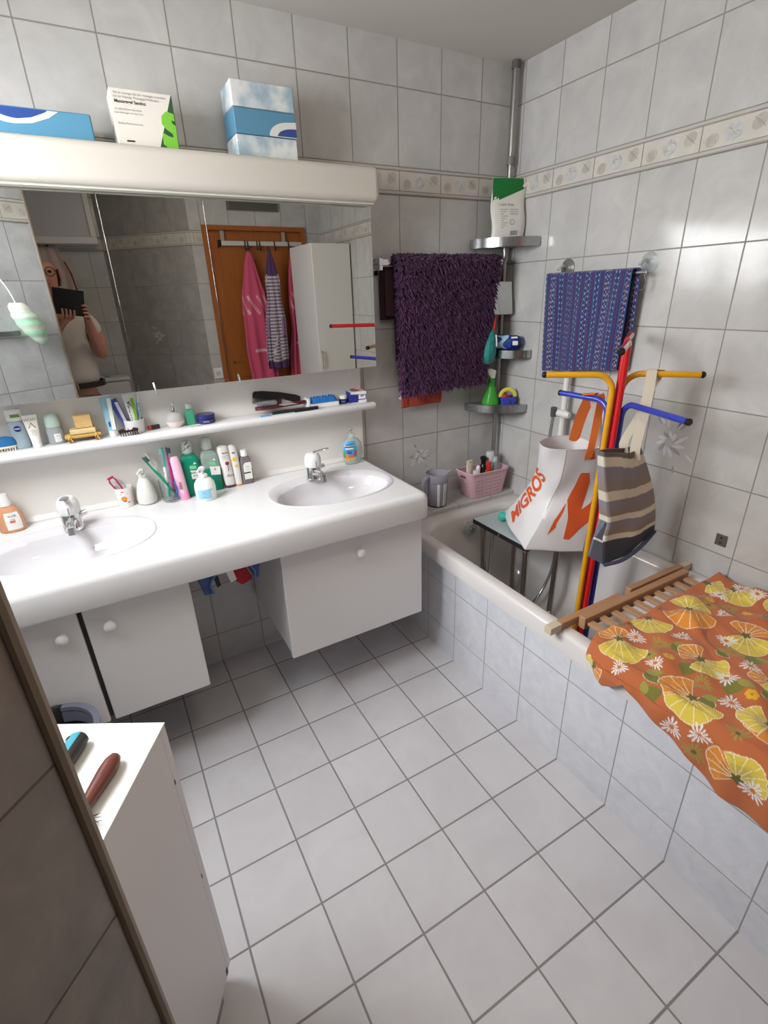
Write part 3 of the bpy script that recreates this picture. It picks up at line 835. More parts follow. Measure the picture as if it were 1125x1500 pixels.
# wooden soap dish with two soap bars
t = thing('soap_dish', 'bamboo soap dish tied with string, left half of the shelf', 'soap dish', (-1.851, -0.062, ZI))
m_bam = wood_mat('bamboo', (206, 168, 96), (180, 136, 66), (1, 0, 0), 0.5, 30)
for yy in (-0.017, 0.0, 0.017):
    part(t, 'stick', MB().tube([(-0.052, yy, 0.018), (0.052, yy, 0.018)], 0.0062, 10), m_bam)
for xx in (-0.038, 0.038):
    part(t, 'cross_stick', MB().tube([(xx, -0.026, 0.006), (xx, 0.026, 0.006)], 0.0058, 10), wood_mat('bamboo_dark', (140, 96, 56), (110, 70, 40), (0, 1, 0)))
    part(t, 'string_tie', MB().tube(spline([(xx-0.004, -0.028, 0.012), (xx, -0.0245, 0.0265), (xx+0.003, -0.028, 0.013), (xx+0.008, -0.032, 0.003)], 4), 0.0014, 6), P_('string', (222, 186, 96), 0.8))
t = thing('soap_bar', 'pale yellow soap bar lying flat on the bamboo soap dish', 'soap', (-1.848, -0.062, ZI+0.0246))
part(t, 'bar', MB().box(-0.038, -0.024, 0, 0.038, 0.022, 0.017), P_('soap_pale', (212, 190, 140), 0.45, noise=(40, 0.06)), bevel=0.005, seg=3)
t = thing('soap_bar', 'tan block of soap standing upright on top of the pale yellow bar', 'soap', (-1.841, -0.060, ZI+0.042))
part(t, 'bar', MB().box(-0.025, -0.018, 0, 0.025, 0.018, 0.042), P_('soap_tan', (214, 176, 118), 0.5, noise=(50, 0.10)), bevel=0.003)

# tubes and brush standing in a white cup
t = thing('toothpaste_tube', 'pale blue and white tube on its white cap, left of the toothpaste in the cup', 'tube', (-1.762, -0.060, ZI))
lath(t, 'cap', [(0.0, 0), (0.0135, 0), (0.013, 0.019), (0.0, 0.019)], m_white2)
tube_body(t, 'tube', 0.0135, 0.0125, 0.0175, 0.112, P_('tube_paleblue', (146, 190, 204), 0.3), 0.019)
part(t, 'white_panel', MB().loft([[(x_, -0.0128+0.0098*(z_-0.02)/0.11, z_) for x_, z_ in ((-0.001, 0.022), (0.011, 0.022), (0.0145, 0.125), (0.004, 0.125))], [(x_, -0.0138+0.0098*(z_-0.02)/0.11, z_) for x_, z_ in ((-0.001, 0.022), (0.011, 0.022), (0.0145, 0.125), (0.004, 0.125))]]), m_paper)
part(t, 'print_mark', MB().box(-0.008, -0.0128, 0.034, -0.002, -0.0112, 0.050), P_('blue_ink', (44, 88, 150)))
def place_tilt(o, base, top, roll=0.0):
    """turn thing o so that its +z runs from base to top"""
    d = (Vector(top) - Vector(base)).normalized()
    o.location = base
    f = CAM - Vector(base); f = (f - d*f.dot(d)).normalized()
    y = -f; x = y.cross(d)
    R3 = Matrix((x, y, d)).transposed() @ Matrix.Rotation(roll, 3, 'Z')
    o.rotation_euler = R3.to_euler()
cupx, cupy = -1.692, -0.052
t = thing('tooth_mug', 'small frosted white mug holding the toothpastes on the shelf', 'mug', (cupx, cupy, ZI))
part(t, 'mug', MB().lathe([(0.0, 0.0), (0.030, 0.0), (0.033, 0.046), (0.0312, 0.046), (0.0285, 0.004), (0.0, 0.004)], 28), P_('frosted_white', (232, 230, 226), 0.3, trans=0.15))
def tpaste(name, label, base, top, w, h, mat, words, wcol, roll, extra=None):
    t = thing(name, label, 'toothpaste')
    lath(t, 'cap', [(0.0, 0), (0.0085, 0), (0.0085, 0.012), (0.0, 0.012)], m_white2)
    tube_body(t, 'tube', 0.009, 0.0085, w, h, mat, 0.012)
    if words:
        mb = MB(); text_map(mb, words, 0.0155, lambda x, y: (-y-0.001, -0.0092+0.0062*((0.062+x)/h), 0.012+0.055+x), 0.03)
        part(t, 'lettering', mb, wcol)
    if extra: extra(t)
    place_tilt(t, base, top, roll)
    return t
def stripe_green(t):
    part(t, 'green_stripe', MB().loft([[(x_, -0.0072+0.0055*(z_/0.115)-o, z_) for x_, z_ in ((0.005, 0.02), (0.009, 0.02), (0.0165, 0.11), (0.006, 0.112))] for o in (0.0025, 0.0032)]), P_('lime', (120, 184, 40)))
tpaste('toothpaste_tube', 'blue and grey toothpaste tube leaning left in the mug on the shelf', (cupx-0.018, cupy-0.004, ZI+0.006), (cupx-0.050, cupy+0.006, ZI+0.12), 0.0135, 0.105, P_('tube_royal', (64, 84, 166), 0.3), None, None, 0.0,
       lambda t: part(t, 'grey_panel', MB().loft([[(x_, -0.0088+0.0065*(z_/0.115)-o, z_) for x_, z_ in ((-0.002, 0.02), (0.006, 0.02), (0.011, 0.105), (0.001, 0.105))] for o in (0.0006, 0.0014)]), P_('panel_grey', (206, 206, 212))))
tpaste('toothpaste_tube', 'white toothpaste tube with black vertical lettering and lime stripe in the mug', (cupx+0.004, cupy-0.012, ZI+0.006), (cupx-0.002, cupy+0.004, ZI+0.12), 0.0165, 0.112, P_('tube_silver', (216, 220, 214), 0.3), 'CANDIDA', m_ink, 0.0, stripe_green)
def toothbrush(label, base, top, body, head, tip=None, roll=0.0, L=0.185, group=None, accent=None):
    t = thing('toothbrush', label, 'toothbrush', group=group)
    part(t, 'handle', MB().tube(spline([(0, 0, 0), (0, 0.0015, L*0.25), (0, -0.001, L*0.5), (0, 0.001, L*0.75), (0, 0, L*0.86)], 5), [0.0042]*8+[0.005]*6+[0.0034]*(21-14), 8, flat=1.0), body)
    hd = part(t, 'head', MB().loft([[(0.0055*s*math.cos(q), 0.0026*math.sin(q), z) for q in np.linspace(0, 2*PI, 13)[:-1]] for s, z in ((0.5, L*0.84), (1.0, L*0.88), (1.1, L*0.95), (0.7, L*0.995), (0.2, L))]), tip or body)
    mb = MB()
    for i in range(4):
        for j in range(2): mb.box(-0.004+0.0045*j, -0.012, L*0.875+0.0052*i, -0.0008+0.0045*j, -0.002, L*0.875+0.0052*i+0.004)
    part(hd, 'bristles', mb, head)['kind'] = 'stuff'
    if accent: part(t, 'grip', MB().tube([(0, 0.0, L*0.30), (0, -0.001, L*0.62)], 0.0053, 8), accent)
    place_tilt(t, base, top, roll)
    return t
toothbrush('pale blue and white toothbrush with red mark standing at the right in the shelf mug', (cupx+0.016, cupy, ZI+0.006), (cupx+0.030, cupy+0.010, ZI+0.13), P_('brush_pale', (206, 220, 226), 0.3), P_('bristle_white', (236, 236, 236), 0.7), roll=0.3, L=0.15, accent=P_('aqua', (140, 190, 206)))
t = thing('hair_claw', 'dark brown toothed hair claw lying in front of the shelf mug', 'hair clip', (-1.716, -0.094, ZI))
m_claw = P_('claw_brown', (52, 34, 34), 0.3)
for s in (-1, 1):
    mb = MB().slab([(-0.029, 0.012), (0.029, 0.014), (0.031, 0.022), (0.016, 0.026), (0.010, 0.019), (-0.008, 0.019), (-0.014, 0.026), (-0.031, 0.022)], (0, s*0.003-0.0015, 0.0), (1, 0, 0), (0, 0, 1), (0, 1, 0), 0.003)
    jaw = part(t, 'jaw', mb, m_claw, bevel=0.0008)
    mb = MB()
    for k in range(8): mb.tube([(-0.026+0.0074*k, s*0.003, 0.013), (-0.026+0.0074*k+0.001, s*0.008, 0.0015)], [0.0020, 0.0010], 6)
    part(jaw, 'teeth', mb, m_claw)
part(t, 'spring', MB().torus((0, 0, 0.0225), 0.003, 0.0012, 'x', 14, 6), m_chrome)
t = thing('lip_balm', 'small dark lip balm with red ring lying on the shelf right of the mug', 'lip balm', (-1.634, -0.050, ZI+0.0082))
part(t, 'case', MB().tube([(-0.008, 0, 0), (0.020, 0.006, 0)], 0.008, 16), P_('dark_case', (48, 38, 40), 0.3))
part(t, 'ring', MB().tube([(-0.017, -0.002, 0), (-0.0085, -0.0001, 0)], 0.0072, 16), P_('ring_red', (186, 52, 46)))

t = thing('perfume_bottle', 'round frosted perfume flask with silver charm stopper on the shelf', 'perfume', (-1.560, -0.058, ZI))
lath(t, 'flask', [(0.0, 0), (0.016, 0), (0.027, 0.010), (0.032, 0.024), (0.029, 0.040), (0.019, 0.050), (0.008, 0.054)], P_('frosted_pink', (222, 218, 216), 0.25, trans=0.45, ior=1.2), sx=1, sy=0.8)
lath(t, 'tinted_base', [(0.0165, -0.0001), (0.0275, 0.010), (0.0324, 0.022)], P_('tinted_rose', (226, 208, 202), 0.25), sx=1, sy=0.8)
st = lath(t, 'stopper', [(0.007, 0.053), (0.007, 0.062), (0.004, 0.064), (0.0065, 0.070), (0.003, 0.076), (0.006, 0.082), (0.0, 0.092)], m_chrome, seg=14)
part(st, 'charm', MB().tube(spline([(0.005, -0.004, 0.066), (0.010, -0.008, 0.060), (0.012, -0.010, 0.052)], 4), 0.0022, 6), m_chrome)
x, y = -1.507, -0.05
t = thing('green_bottle', 'small clear bottle of green lotion with clear cap beside the perfume flask', 'bottle', (x, y, ZI))
part(t, 'bottle', MB().loft([rrect(-0.0165*s, 0.0165*s, -0.010*s, 0.010*s, 0.004, 4, z) for s, z in ((0.95, 0.0), (1, 0.002), (1, 0.050), (0.7, 0.056), (0.5, 0.058))]), P_('green_lotion', (92, 190, 150), 0.15, trans=0.3, ior=1.2))
lath(t, 'cap', [(0.0105, 0.058), (0.0105, 0.073), (0.009, 0.0755), (0, 0.0755)], P_('clear_cap', (222, 228, 222), 0.1, trans=0.5, ior=1.2))
x, y = -1.453, -0.055; a = facing(x, y)
t = thing('cream_jar', 'low dark blue cream jar on the shelf', 'jar', (x, y, ZI))
lath(t, 'jar', [(0, 0), (0.030, 0), (0.032, 0.003), (0.032, 0.016), (0.030, 0.018)], P_('jar_blue', (44, 44, 104), 0.25), seg=36)
lath(t, 'lid', [(0.0325, 0.0185), (0.0328, 0.021), (0.0328, 0.031), (0.031, 0.033), (0, 0.033)], P_('lid_blue', (48, 48, 110), 0.25), seg=36)
letters(t, 'lettering', [('NIVEA', 0.008, 0.009)], 0.0322, a, P_('pale_ink', (190, 196, 220)))
t = thing('crystal_clip', 'tiny silver hair clip with stones lying in front of the green lotion bottle', 'hair clip', (-1.497, -0.092, ZI))
part(t, 'clip', MB().box(-0.018, -0.0025, 0, 0.018, 0.0025, 0.003), m_chrome)
mb = MB()
for k in range(7): part(t, 'stone', MB().ell((-0.015+0.005*k, 0, 0.004), 0.0022, 0.0022, 0.002, 8, 5), m_chrome)

# combs and brushes at the right
m_dk = P_('comb_black', (38, 34, 36), 0.4)
def comb(label, p0, p1, lean, mat, teeth=26, w=0.030, full=0.6):
    """comb lying along p0 -> p1, teeth pointing along lean"""
    t = thing('comb', label, 'comb', tuple((np.array(p0)+np.array(p1))/2))
    p0, p1, ln = np.array(p0), np.array(p1), np.array(lean, float)
    L = np.linalg.norm(p1-p0); d = (p1-p0)/L; ln = ln - d*(ln@d); ln /= np.linalg.norm(ln); n = np.cross(d, ln)
    poly = [(0, 0.002), (0, -0.016), (L*full, -0.014), (L*0.7, -0.021), (L*0.93, -0.030), (L, -0.022), (L*0.99, -0.004), (L*0.9, 0.002), (L*0.55, 0.010), (L*0.2, 0.012), (L*0.03, 0.009)]
    part(t, 'spine', MB().slab([(x, y) for x, y in poly], p0-n*0.002, d, -ln, n, 0.004), mat, world=True, bevel=0.001)
    mb = MB()
    for k in range(teeth):
        x = L*full*(k+0.3)/teeth
        mb.obox(p0 + d*x + ln*(0.010+w*0.4), d, ln, n, L*full/teeth*0.24, w*0.4, 0.0013)
    part(t, 'teeth', mb, mat, world=True)
    return t
t = thing('hair_brush', 'black hair brush with pale bristles lying on the shelf, dark red back', 'brush', (-1.16, -0.060, ZI+0.020))
mb = MB().loft([[(x + 0, 0.0 + w*math.cos(q), 0.006 + 0.007*math.sin(q) + 0.06*max(0, x-(-0.02))*0.35) for q in np.linspace(0, 2*PI, 17)[:-1]] for x, w in ((-0.108, 0.006), (-0.100, 0.018), (-0.075, 0.026), (-0.035, 0.026), (-0.010, 0.016), (0.015, 0.009), (0.070, 0.010), (0.090, 0.011), (0.098, 0.006))])
part(t, 'back', mb, P_('brush_red', (96, 30, 34), 0.35), smooth=60)
part(t, 'cushion', MB().ell((-0.062, 0, 0.012), 0.038, 0.020, 0.005, 20, 8), P_('cushion_black', (28, 26, 28), 0.6))
mb = MB()
for i in range(11):
    for j in range(5):
        px, py = -0.094+0.0065*i, -0.014+0.007*j
        mb.tube([(px, py, 0.014), (px+0.002*(i-5)*0.3, py*1.25, 0.029)], [0.0011, 0.0014], 5)
part(t, 'bristles', mb, P_('bristle_grey', (150, 148, 150), 0.5))['kind'] = 'stuff'
part(t, 'handle_inlay', MB().loft([[(x, -0.011+o, 0.009+0.021*max(0, x+0.02)+zz) for x, zz in ((-0.02, -0.003), (0.06, -0.003), (0.03, 0.006), (-0.015, 0.005))] for o in (0.0, -0.002)]), P_('inlay_pink', (190, 168, 168)))
comb('wide black handled comb standing on edge behind the hair brush', (-1.262, -0.026, ZI+0.078), (-1.068, -0.026, ZI+0.050), (0, -0.05, -1), m_dk, 30, 0.034)
t = thing('tail_comb', 'flat black comb lying along the front of the shelf by the hair brush', 'comb', (-1.12, -0.096, ZI))
part(t, 'blade', MB().loft([[(x, -0.096-w, ZI+0.001+h), (x, -0.096+w, ZI+0.001+h), (x, -0.096+w, ZI+0.013+h), (x, -0.096-w, ZI+0.013+h)] for x, w, h in ((-1.215, 0.006, 0.0), (-1.19, 0.011, 0.0), (-1.10, 0.012, 0.0), (-1.03, 0.008, 0.0), (-1.024, 0.004, 0.0))]), m_dk, world=True, bevel=0.002)
t = thing('comb', 'small pale blue comb lying under the black combs at the shelf edge', 'comb', (-1.20, -0.085, ZI))
part(t, 'blade', MB().box(-1.262, -0.112, ZI+0.0003, -1.222, -0.095, ZI+0.006), P_('comb_blue', (104, 148, 196), 0.35), world=True, bevel=0.001)
part(t, 'tail', MB().box(-1.2215, -0.111, ZI+0.0003, -1.130, -0.1085, ZI+0.005), P_('comb_mint', (168, 206, 206), 0.35), world=True)

# packs at the right end of the shelf
t = thing('pack', 'white pack topped with crinkled blue film near the right end of the shelf', 'pack', (-0.985, -0.055, ZI))
part(t, 'carton', MB().box(-1.048, -0.080, ZI, -0.925, -0.030, ZI+0.018), m_paper, world=True, bevel=0.002)
G = np.zeros((14, 30, 3))
for i in range(14):
    for j in range(30):
        e = min(i, 13-i, 3)/3.0 * min(j, 29-j, 3)/3.0
        G[i, j] = (-1.042+0.114*j/29, -0.079+0.048*i/13, ZI+0.0185 + (0.019+0.004*math.sin(i*1.3+j*0.8)+0.003*math.sin(j*1.9-i))*min(1, e*1.6))
part(t, 'blue_film', MB().grid(G), P_('film_blue', (44, 118, 190), 0.15), world=True)
part(t, 'white_end', MB().box(-1.060, -0.079, ZI+0.001, -1.0485, -0.032, ZI+0.040), P_('film_white', (226, 230, 232), 0.3), world=True, bevel=0.003)
x, y = -0.893, -0.052; a = facing(x, y)
t = thing('ointment_jar', 'tiny navy jar with white lid between the blue pack and the white box', 'jar', (x, y, ZI))
lath(t, 'jar', [(0, 0), (0.0165, 0), (0.0165, 0.020), (0, 0.020)], P_('jar_navy', (40, 46, 92), 0.3))
lath(t, 'lid', [(0.0170, 0.0203), (0.0170, 0.031), (0.015, 0.033), (0, 0.033)], m_white)
letters(t, 'lettering', [('CREME', 0.006, 0.009)], 0.0166, a, P_('pale_ink', (190, 196, 220)))
t = thing('medicine_box', 'white and royal blue box at the right end of the shelf', 'box', (-0.84, -0.06, ZI), rotz=-0.12)
bx = part(t, 'box', MB().box(-0.030, -0.030, 0, 0.040, 0.030, 0.046), m_paper, bevel=0.002)
m_roy = P_('royal_print', (44, 50, 140), 0.5)
part(bx, 'blue_side', MB().box(-0.0308, -0.0302, 0.0005, -0.0300, 0.0302, 0.0455), m_roy)
part(bx, 'blue_frame', MB().loft([[(x_, -0.0304-o, z_) for x_, z_ in ((-0.030, 0.004), (0.002, 0.004), (0.002, 0.012), (0.038, 0.014), (0.038, 0.034), (-0.030, 0.038))] for o in (0, 0.0005)]), m_roy)
part(bx, 'white_field', MB().loft([[(x_, -0.0312-o, z_) for x_, z_ in ((0.004, 0.016), (0.035, 0.017), (0.035, 0.031), (0.004, 0.034))] for o in (0, 0.0005)]), m_paper)
part(bx, 'dark_mark', MB().box(0.012, -0.0324, 0.027, 0.026, -0.0318, 0.031), m_ink)
t = thing('hair_tie', 'brown and pink hair ties lying on top of the white and blue box', 'hair tie', (-0.838, -0.060, ZI+0.0465))
part(t, 'band', MB().torus((-0.004, 0.004, 0.0035), 0.016, 0.0032, 'z', 20, 8), P_('tie_brown', (120, 96, 84), 0.8))
part(t, 'band', MB().torus((0.010, -0.002, 0.0095), 0.013, 0.0028, 'z', 20, 8), P_('tie_pink', (216, 150, 140), 0.8))

# ---- on the counter, from left to right
x, y = -2.118, -0.075; a = facing(x, y)
t = thing('soap_bottle', 'peach coloured liquid soap bottle with white cap at the left end of the counter', 'soap bottle', (x, y, ZK))
pr = [(0.0, 0), (0.030, 0), (0.034, 0.004), (0.036, 0.03), (0.034, 0.055), (0.026, 0.078), (0.017, 0.088)]
lath(t, 'bottle', pr, P_('peach', (222, 160, 120), 0.2, trans=0.1), sx=1.05, sy=0.62)
lath(t, 'cap', [(0.017, 0.0885), (0.0175, 0.092), (0.016, 0.112), (0.014, 0.128), (0.0, 0.130)], m_white, sx=1, sy=0.8)
curved(t, 'label', [(0.0346, 0.010), (0.0361, 0.030), (0.0343, 0.055), (0.030, 0.068)], m_paper, a+0.15, 0.62, 1.05, 0.62)
letters(t, 'lettering', [('VLOR', 0.009, 0.057), ('soap', 0.006, 0.046)], 0.036, a+0.1, P_('soap_ink', (74, 60, 66)), 1.05, 0.62)
curved(t, 'red_print', [(0.0362, 0.034), (0.0358, 0.042)], P_('soap_red', (214, 110, 100)), a+0.05, 0.2, 1.05, 0.62, eps=0.0012)

x, y = -1.777, -0.050; a = facing(x, y)
t = thing('toothbrush_cup', 'white plastic cup with small orange picture, between the left basin and the pear dispenser', 'cup', (x, y, ZK))
part(t, 'cup', MB().lathe([(0.0, 0), (0.0235, 0), (0.0300, 0.074), (0.0286, 0.074), (0.0222, 0.003), (0.0, 0.003)], 32), P_('cup_white', (238, 236, 232), 0.25))
rz = lambda z: 0.0235 + 0.0065*z/0.074
def blob(t, name, pts, mat, eps=0.0006):
    def fn(x_, z_, o): r = rz(z_)+eps+o; q = a + x_/r; return (r*math.cos(q), r*math.sin(q), z_)
    part(t, name, MB().loft([[fn(x_, z_, 0) for x_, z_ in pts], [fn(x_, z_, 0.0004) for x_, z_ in pts]]), mat)
blob(t, 'orange_picture', [(0.010*math.cos(q)-0.004, 0.036+0.009*math.sin(q)) for q in np.linspace(0, 2*PI, 15)[:-1]], P_('picture_orange', (240, 150, 56)))
blob(t, 'blue_mark', [(-0.008, 0.024), (0.003, 0.024), (0.003, 0.029), (-0.008, 0.029)], P_('picture_blue', (90, 90, 120)))
blob(t, 'red_mark', [(0.006, 0.018), (0.014, 0.019), (0.014, 0.023), (0.006, 0.022)], P_('picture_red', (220, 90, 90)))
blob(t, 'red_mark', [(-0.010, 0.060), (-0.001, 0.060), (-0.001, 0.064), (-0.010, 0.064)], P_('picture_red', (220, 90, 90)))
blob(t, 'grey_mark', [(-0.013, 0.052), (0.012, 0.053), (0.012, 0.0555), (-0.013, 0.0545)], m_inkgrey)
blob(t, 'salmon_strip', [(0.0225, 0.012), (0.028, 0.012), (0.031, 0.064), (0.0255, 0.064)], P_('picture_salmon', (230, 190, 172)))
t = thing('safety_razor', 'raspberry pink flat frame handle leaning out of the white plastic cup', 'razor', (x, y, ZK+0.02))
fr_ = []
w0, w1, L = 0.0075, 0.011, 0.105
for px_, pz in ((-w0, 0), (w0, 0), (w1, L*0.9), (w1*0.6, L), (-w1*0.6, L), (-w1, L*0.9), (-w0, 0), (w0, 0)): fr_.append((px_, 0, pz))
part(t, 'frame', MB().tube(fr_, 0.0030, 8, flat=1.0), P_('raspberry', (188, 54, 110), 0.35))
part(t, 'head', MB().box(-0.011, -0.003, L-0.001, 0.011, 0.003, L+0.006), P_('raspberry', (188, 54, 110)), bevel=0.0015)
place_tilt(t, (x+0.011, y-0.006, ZK+0.012), (x-0.036, y+0.008, ZK+0.125))

x, y = -1.706, -0.058; a = facing(x, y)
t = thing('pear_dispenser', 'plain white pear shaped soap dispenser beside the white cup', 'soap dispenser', (x, y, ZK))
lath(t, 'bottle', [(0, 0), (0.028, 0), (0.0335, 0.004), (0.035, 0.018), (0.032, 0.045), (0.024, 0.075), (0.016, 0.092), (0.013, 0.096)], P_('pear_white', (226, 224, 218), 0.3), seg=32)
pump_head(t, 0.096, m_pump, a-0.5, 0.010, 0.032, 0.020)

gx, gy = -1.624, -0.082
t = thing('toothbrush_glass', 'clear drinking glass holding the toothbrushes on the counter', 'glass', (gx, gy, ZK))
part(t, 'glass', MB().lathe([(0.0, 0), (0.030, 0), (0.033, 0.002), (0.037, 0.080), (0.0354, 0.080), (0.0315, 0.006), (0.0, 0.006)], 36), M('thin_glass', (244, 248, 248), 0.03, trans=1.0, ior=1.10))
gz = ZK + 0.0115
m_bw = P_('bristle_white', (236, 236, 236), 0.7)
m_bgr = P_('bristle_stripe', (60, 90, 84), 0.7)
G_ = 'toothbrushes in the clear glass'
toothbrush('green toothbrush leaning far left in the clear glass', (gx+0.019, gy-0.016, gz), (gx-0.072, gy+0.010, ZK+0.178), P_('tb_green', (38, 140, 104), 0.3), m_bgr, roll=1.2, group=G_)
toothbrush('white and mint toothbrush behind the green one in the clear glass', (gx+0.006, gy+0.012, gz), (gx-0.055, gy+0.024, ZK+0.178), P_('tb_white', (230, 232, 230), 0.3), m_bw, roll=2.6, group=G_, accent=P_('tb_mint', (150, 210, 188), 0.3))
toothbrush('teal and white toothbrush standing upright in the clear glass', (gx-0.010, gy+0.002, gz), (gx+0.000, gy+0.016, ZK+0.190), P_('tb_teal', (60, 176, 160), 0.3), P_('bristle_mint', (170, 220, 214), 0.7), roll=-1.3, group=G_, accent=P_('tb_white', (230, 232, 230)))
toothbrush('purple and magenta toothbrush upright at the right in the clear glass', (gx+0.010, gy-0.004, gz), (gx+0.014, gy+0.010, ZK+0.192), P_('tb_magenta', (176, 52, 128), 0.3), m_bgr, P_('tb_purple', (86, 66, 130), 0.3), roll=1.3, group=G_, accent=P_('tb_magenta', (176, 52, 128)))
t = thing('razor_handle', 'white and violet slim handle standing at the right side in the clear glass', 'handle', (gx, gy, gz))
part(t, 'handle', MB().tube([(0, 0, 0), (0, 0, 0.06), (0, 0, 0.105), (0, 0, 0.118)], [0.0042, 0.005, 0.0038, 0.0012], 10), P_('handle_white', (226, 224, 230), 0.3))
part(t, 'grip', MB().tube([(-0.006, -0.002, 0.0), (-0.0065, -0.002, 0.066)], 0.0046, 10), P_('violet', (92, 90, 178), 0.3))
place_tilt(t, (gx+0.022, gy-0.014, gz), (gx+0.032, gy-0.004, ZK+0.122))

t = thing('pink_tube', 'tall pale pink tube with pink screw cap beside the toothbrush glass', 'tube', (-1.582, -0.098, ZK))
lath(t, 'cap', [(0, 0), (0.0165, 0), (0.0165, 0.024), (0.0155, 0.026), (0, 0.026)], P_('pink_cap', (240, 150, 188), 0.3))
R = [[(w*math.cos(q), d_*math.sin(q), z) for q in np.linspace(0, 2*PI, 25)[:-1]] for w, d_, z in ((0.0162, 0.015, 0.0265), (0.0172, 0.015, 0.05), (0.0176, 0.0135, 0.10), (0.0168, 0.010, 0.14), (0.0135, 0.006, 0.158), (0.010, 0.004, 0.164))]
part(t, 'tube', MB().loft(R), P_('pink_pale', (232, 184, 204), 0.25))
letters(t, 'lettering', [('lilibe', 0.016, 0.058)], 0.0172, facing(-1.58, -0.098)-0.25, P_('plum', (120, 50, 90)), vert=True)
t.rotation_euler = (0, math.radians(-4), 0)

# two mouthwash bottles
m_mw = P_('mouthwash_green', (30, 142, 112), 0.12, trans=0.12, ior=1.2)
def mouthwash(label, x, y, fill, words):
    t = thing('mouthwash_bottle', label, 'mouthwash', (x, y, ZK), rotz=0.0)
    a = facing(x, y)
    secs = ((0.032, 0.0), (0.034, 0.003), (0.034, 0.120), (0.032, 0.138), (0.024, 0.152), (0.015, 0.158))
    def ring(s, z): return rrect(-s, s, -s*0.69, s*0.69, s*0.35, 5, z)
    if fill >= 1:
        part(t, 'bottle', MB().loft([ring(s, z) for s, z in secs]), m_mw)
    else:
        part(t, 'bottle', MB().loft([ring(s, z) for s, z in ((0.032, 0.0), (0.034, 0.003), (0.034, fill*0.15))]), m_mw)
        part(t, 'empty_upper', MB().loft([ring(s, z) for s, z in ((0.034, fill*0.15+0.0003), (0.034, 0.120), (0.032, 0.138), (0.024, 0.152), (0.015, 0.158))]), P_('clear_green', (206, 226, 216), 0.08, trans=0.6, ior=1.15))
    lath(t, 'neck', [(0.0145, 0.158), (0.0145, 0.163), (0.0, 0.163)], P_('clear_green', (206, 226, 216), 0.08, trans=0.6, ior=1.15))
    cp = lath(t, 'cap', [(0.0185, 0.1635), (0.0190, 0.168), (0.0190, 0.198), (0.0165, 0.206), (0.0, 0.207)], P_('clear_cap', (222, 228, 222), 0.1, trans=0.5, ior=1.2))
    f0 = -0.034*0.69-0.0006
    lb = part(t, 'label', MB().slab([(-0.004, 0.066), (0.030, 0.062), (0.032, 0.094), (-0.006, 0.100)], (0, f0, 0), (1, 0, 0), (0, 0, 1), (0, -1, 0), 0.0006), m_paper)
    part(t, 'green_panel', MB().slab([(-0.006, 0.104), (0.018, 0.102), (0.016, 0.116), (-0.006, 0.118)], (0, f0, 0), (1, 0, 0), (0, 0, 1), (0, -1, 0), 0.0006), P_('panel_mint', (120, 206, 150)))
    part(t, 'white_mark', MB().slab([(0.008, 0.121), (0.020, 0.121), (0.014, 0.129)], (0, f0, 0), (1, 0, 0), (0, 0, 1), (0, -1, 0), 0.0006), m_paper)
    mb = MB()
    for s_, sz, z in words: text_plane(mb, s_, sz, (0.013, f0-0.0012, z), (1, 0, 0), (0, 0, 1), 0.03)
    part(t, 'lettering', mb, m_ink)
    return t, cp
t, cp = mouthwash('full green mouthwash bottle with black-slashed clear cap beside the pink tube', -1.540, -0.064, 1.0, [('RODONE', 0.009, 0.089), ('NL-CARE', 0.0062, 0.077)])
for k, (da, z0) in enumerate(((-0.5, 0.172), (0.25, 0.180), (0.0, 0.194))):
    q = facing(-1.535, -0.064) + da
    mb = MB(); rr_ = 0.0196
    pts = [(q + dx, z0 + dz) for dx, dz in ((-0.30, 0), (0.30, 0.009), (0.30, 0.0125), (-0.30, 0.0035))]
    part(cp, 'black_slash', mb.loft([[(r_*math.cos(u), r_*math.sin(u), z_) for u, z_ in pts] for r_ in (rr_, rr_+0.0004)]), m_black)
mouthwash('half empty green mouthwash bottle behind the white pump bottle', -1.469, -0.057, 0.62, [('K', 0.010, 0.086)])

x, y = -1.514, -0.150; a = facing(x, y)
t = thing('pump_bottle', 'white pump bottle with light blue label standing in front of the mouthwash', 'soap dispenser', (x, y, ZK))
pr = [(0, 0), (0.034, 0), (0.0365, 0.004), (0.0375, 0.05), (0.035, 0.066), (0.026, 0.080), (0.014, 0.087)]
lath(t, 'bottle', pr, P_('pump_bottle_white', (240, 239, 236), 0.22), seg=32, sx=1.0, sy=0.7)
pump_head(t, 0.087, m_pump, a-0.6, 0.0115, 0.030, 0.026)
curved(t, 'label', [(0.0368, 0.010), (0.0374, 0.046)], P_('label_lightblue', (150, 206, 232)), a-0.05, 0.75, 1.0, 0.7)
curved(t, 'barcode_panel', [(0.0369, 0.013), (0.0373, 0.040)], m_paper, a+0.62, 0.10, 1.0, 0.7, eps=0.0012)
letters(t, 'lettering', [('soft', 0.007, 0.036), ('cream soap', 0.005, 0.029), ('300 ml', 0.005, 0.018)], 0.0374, a-0.15, P_('label_blue', (100, 160, 200)), 1.0, 0.7)

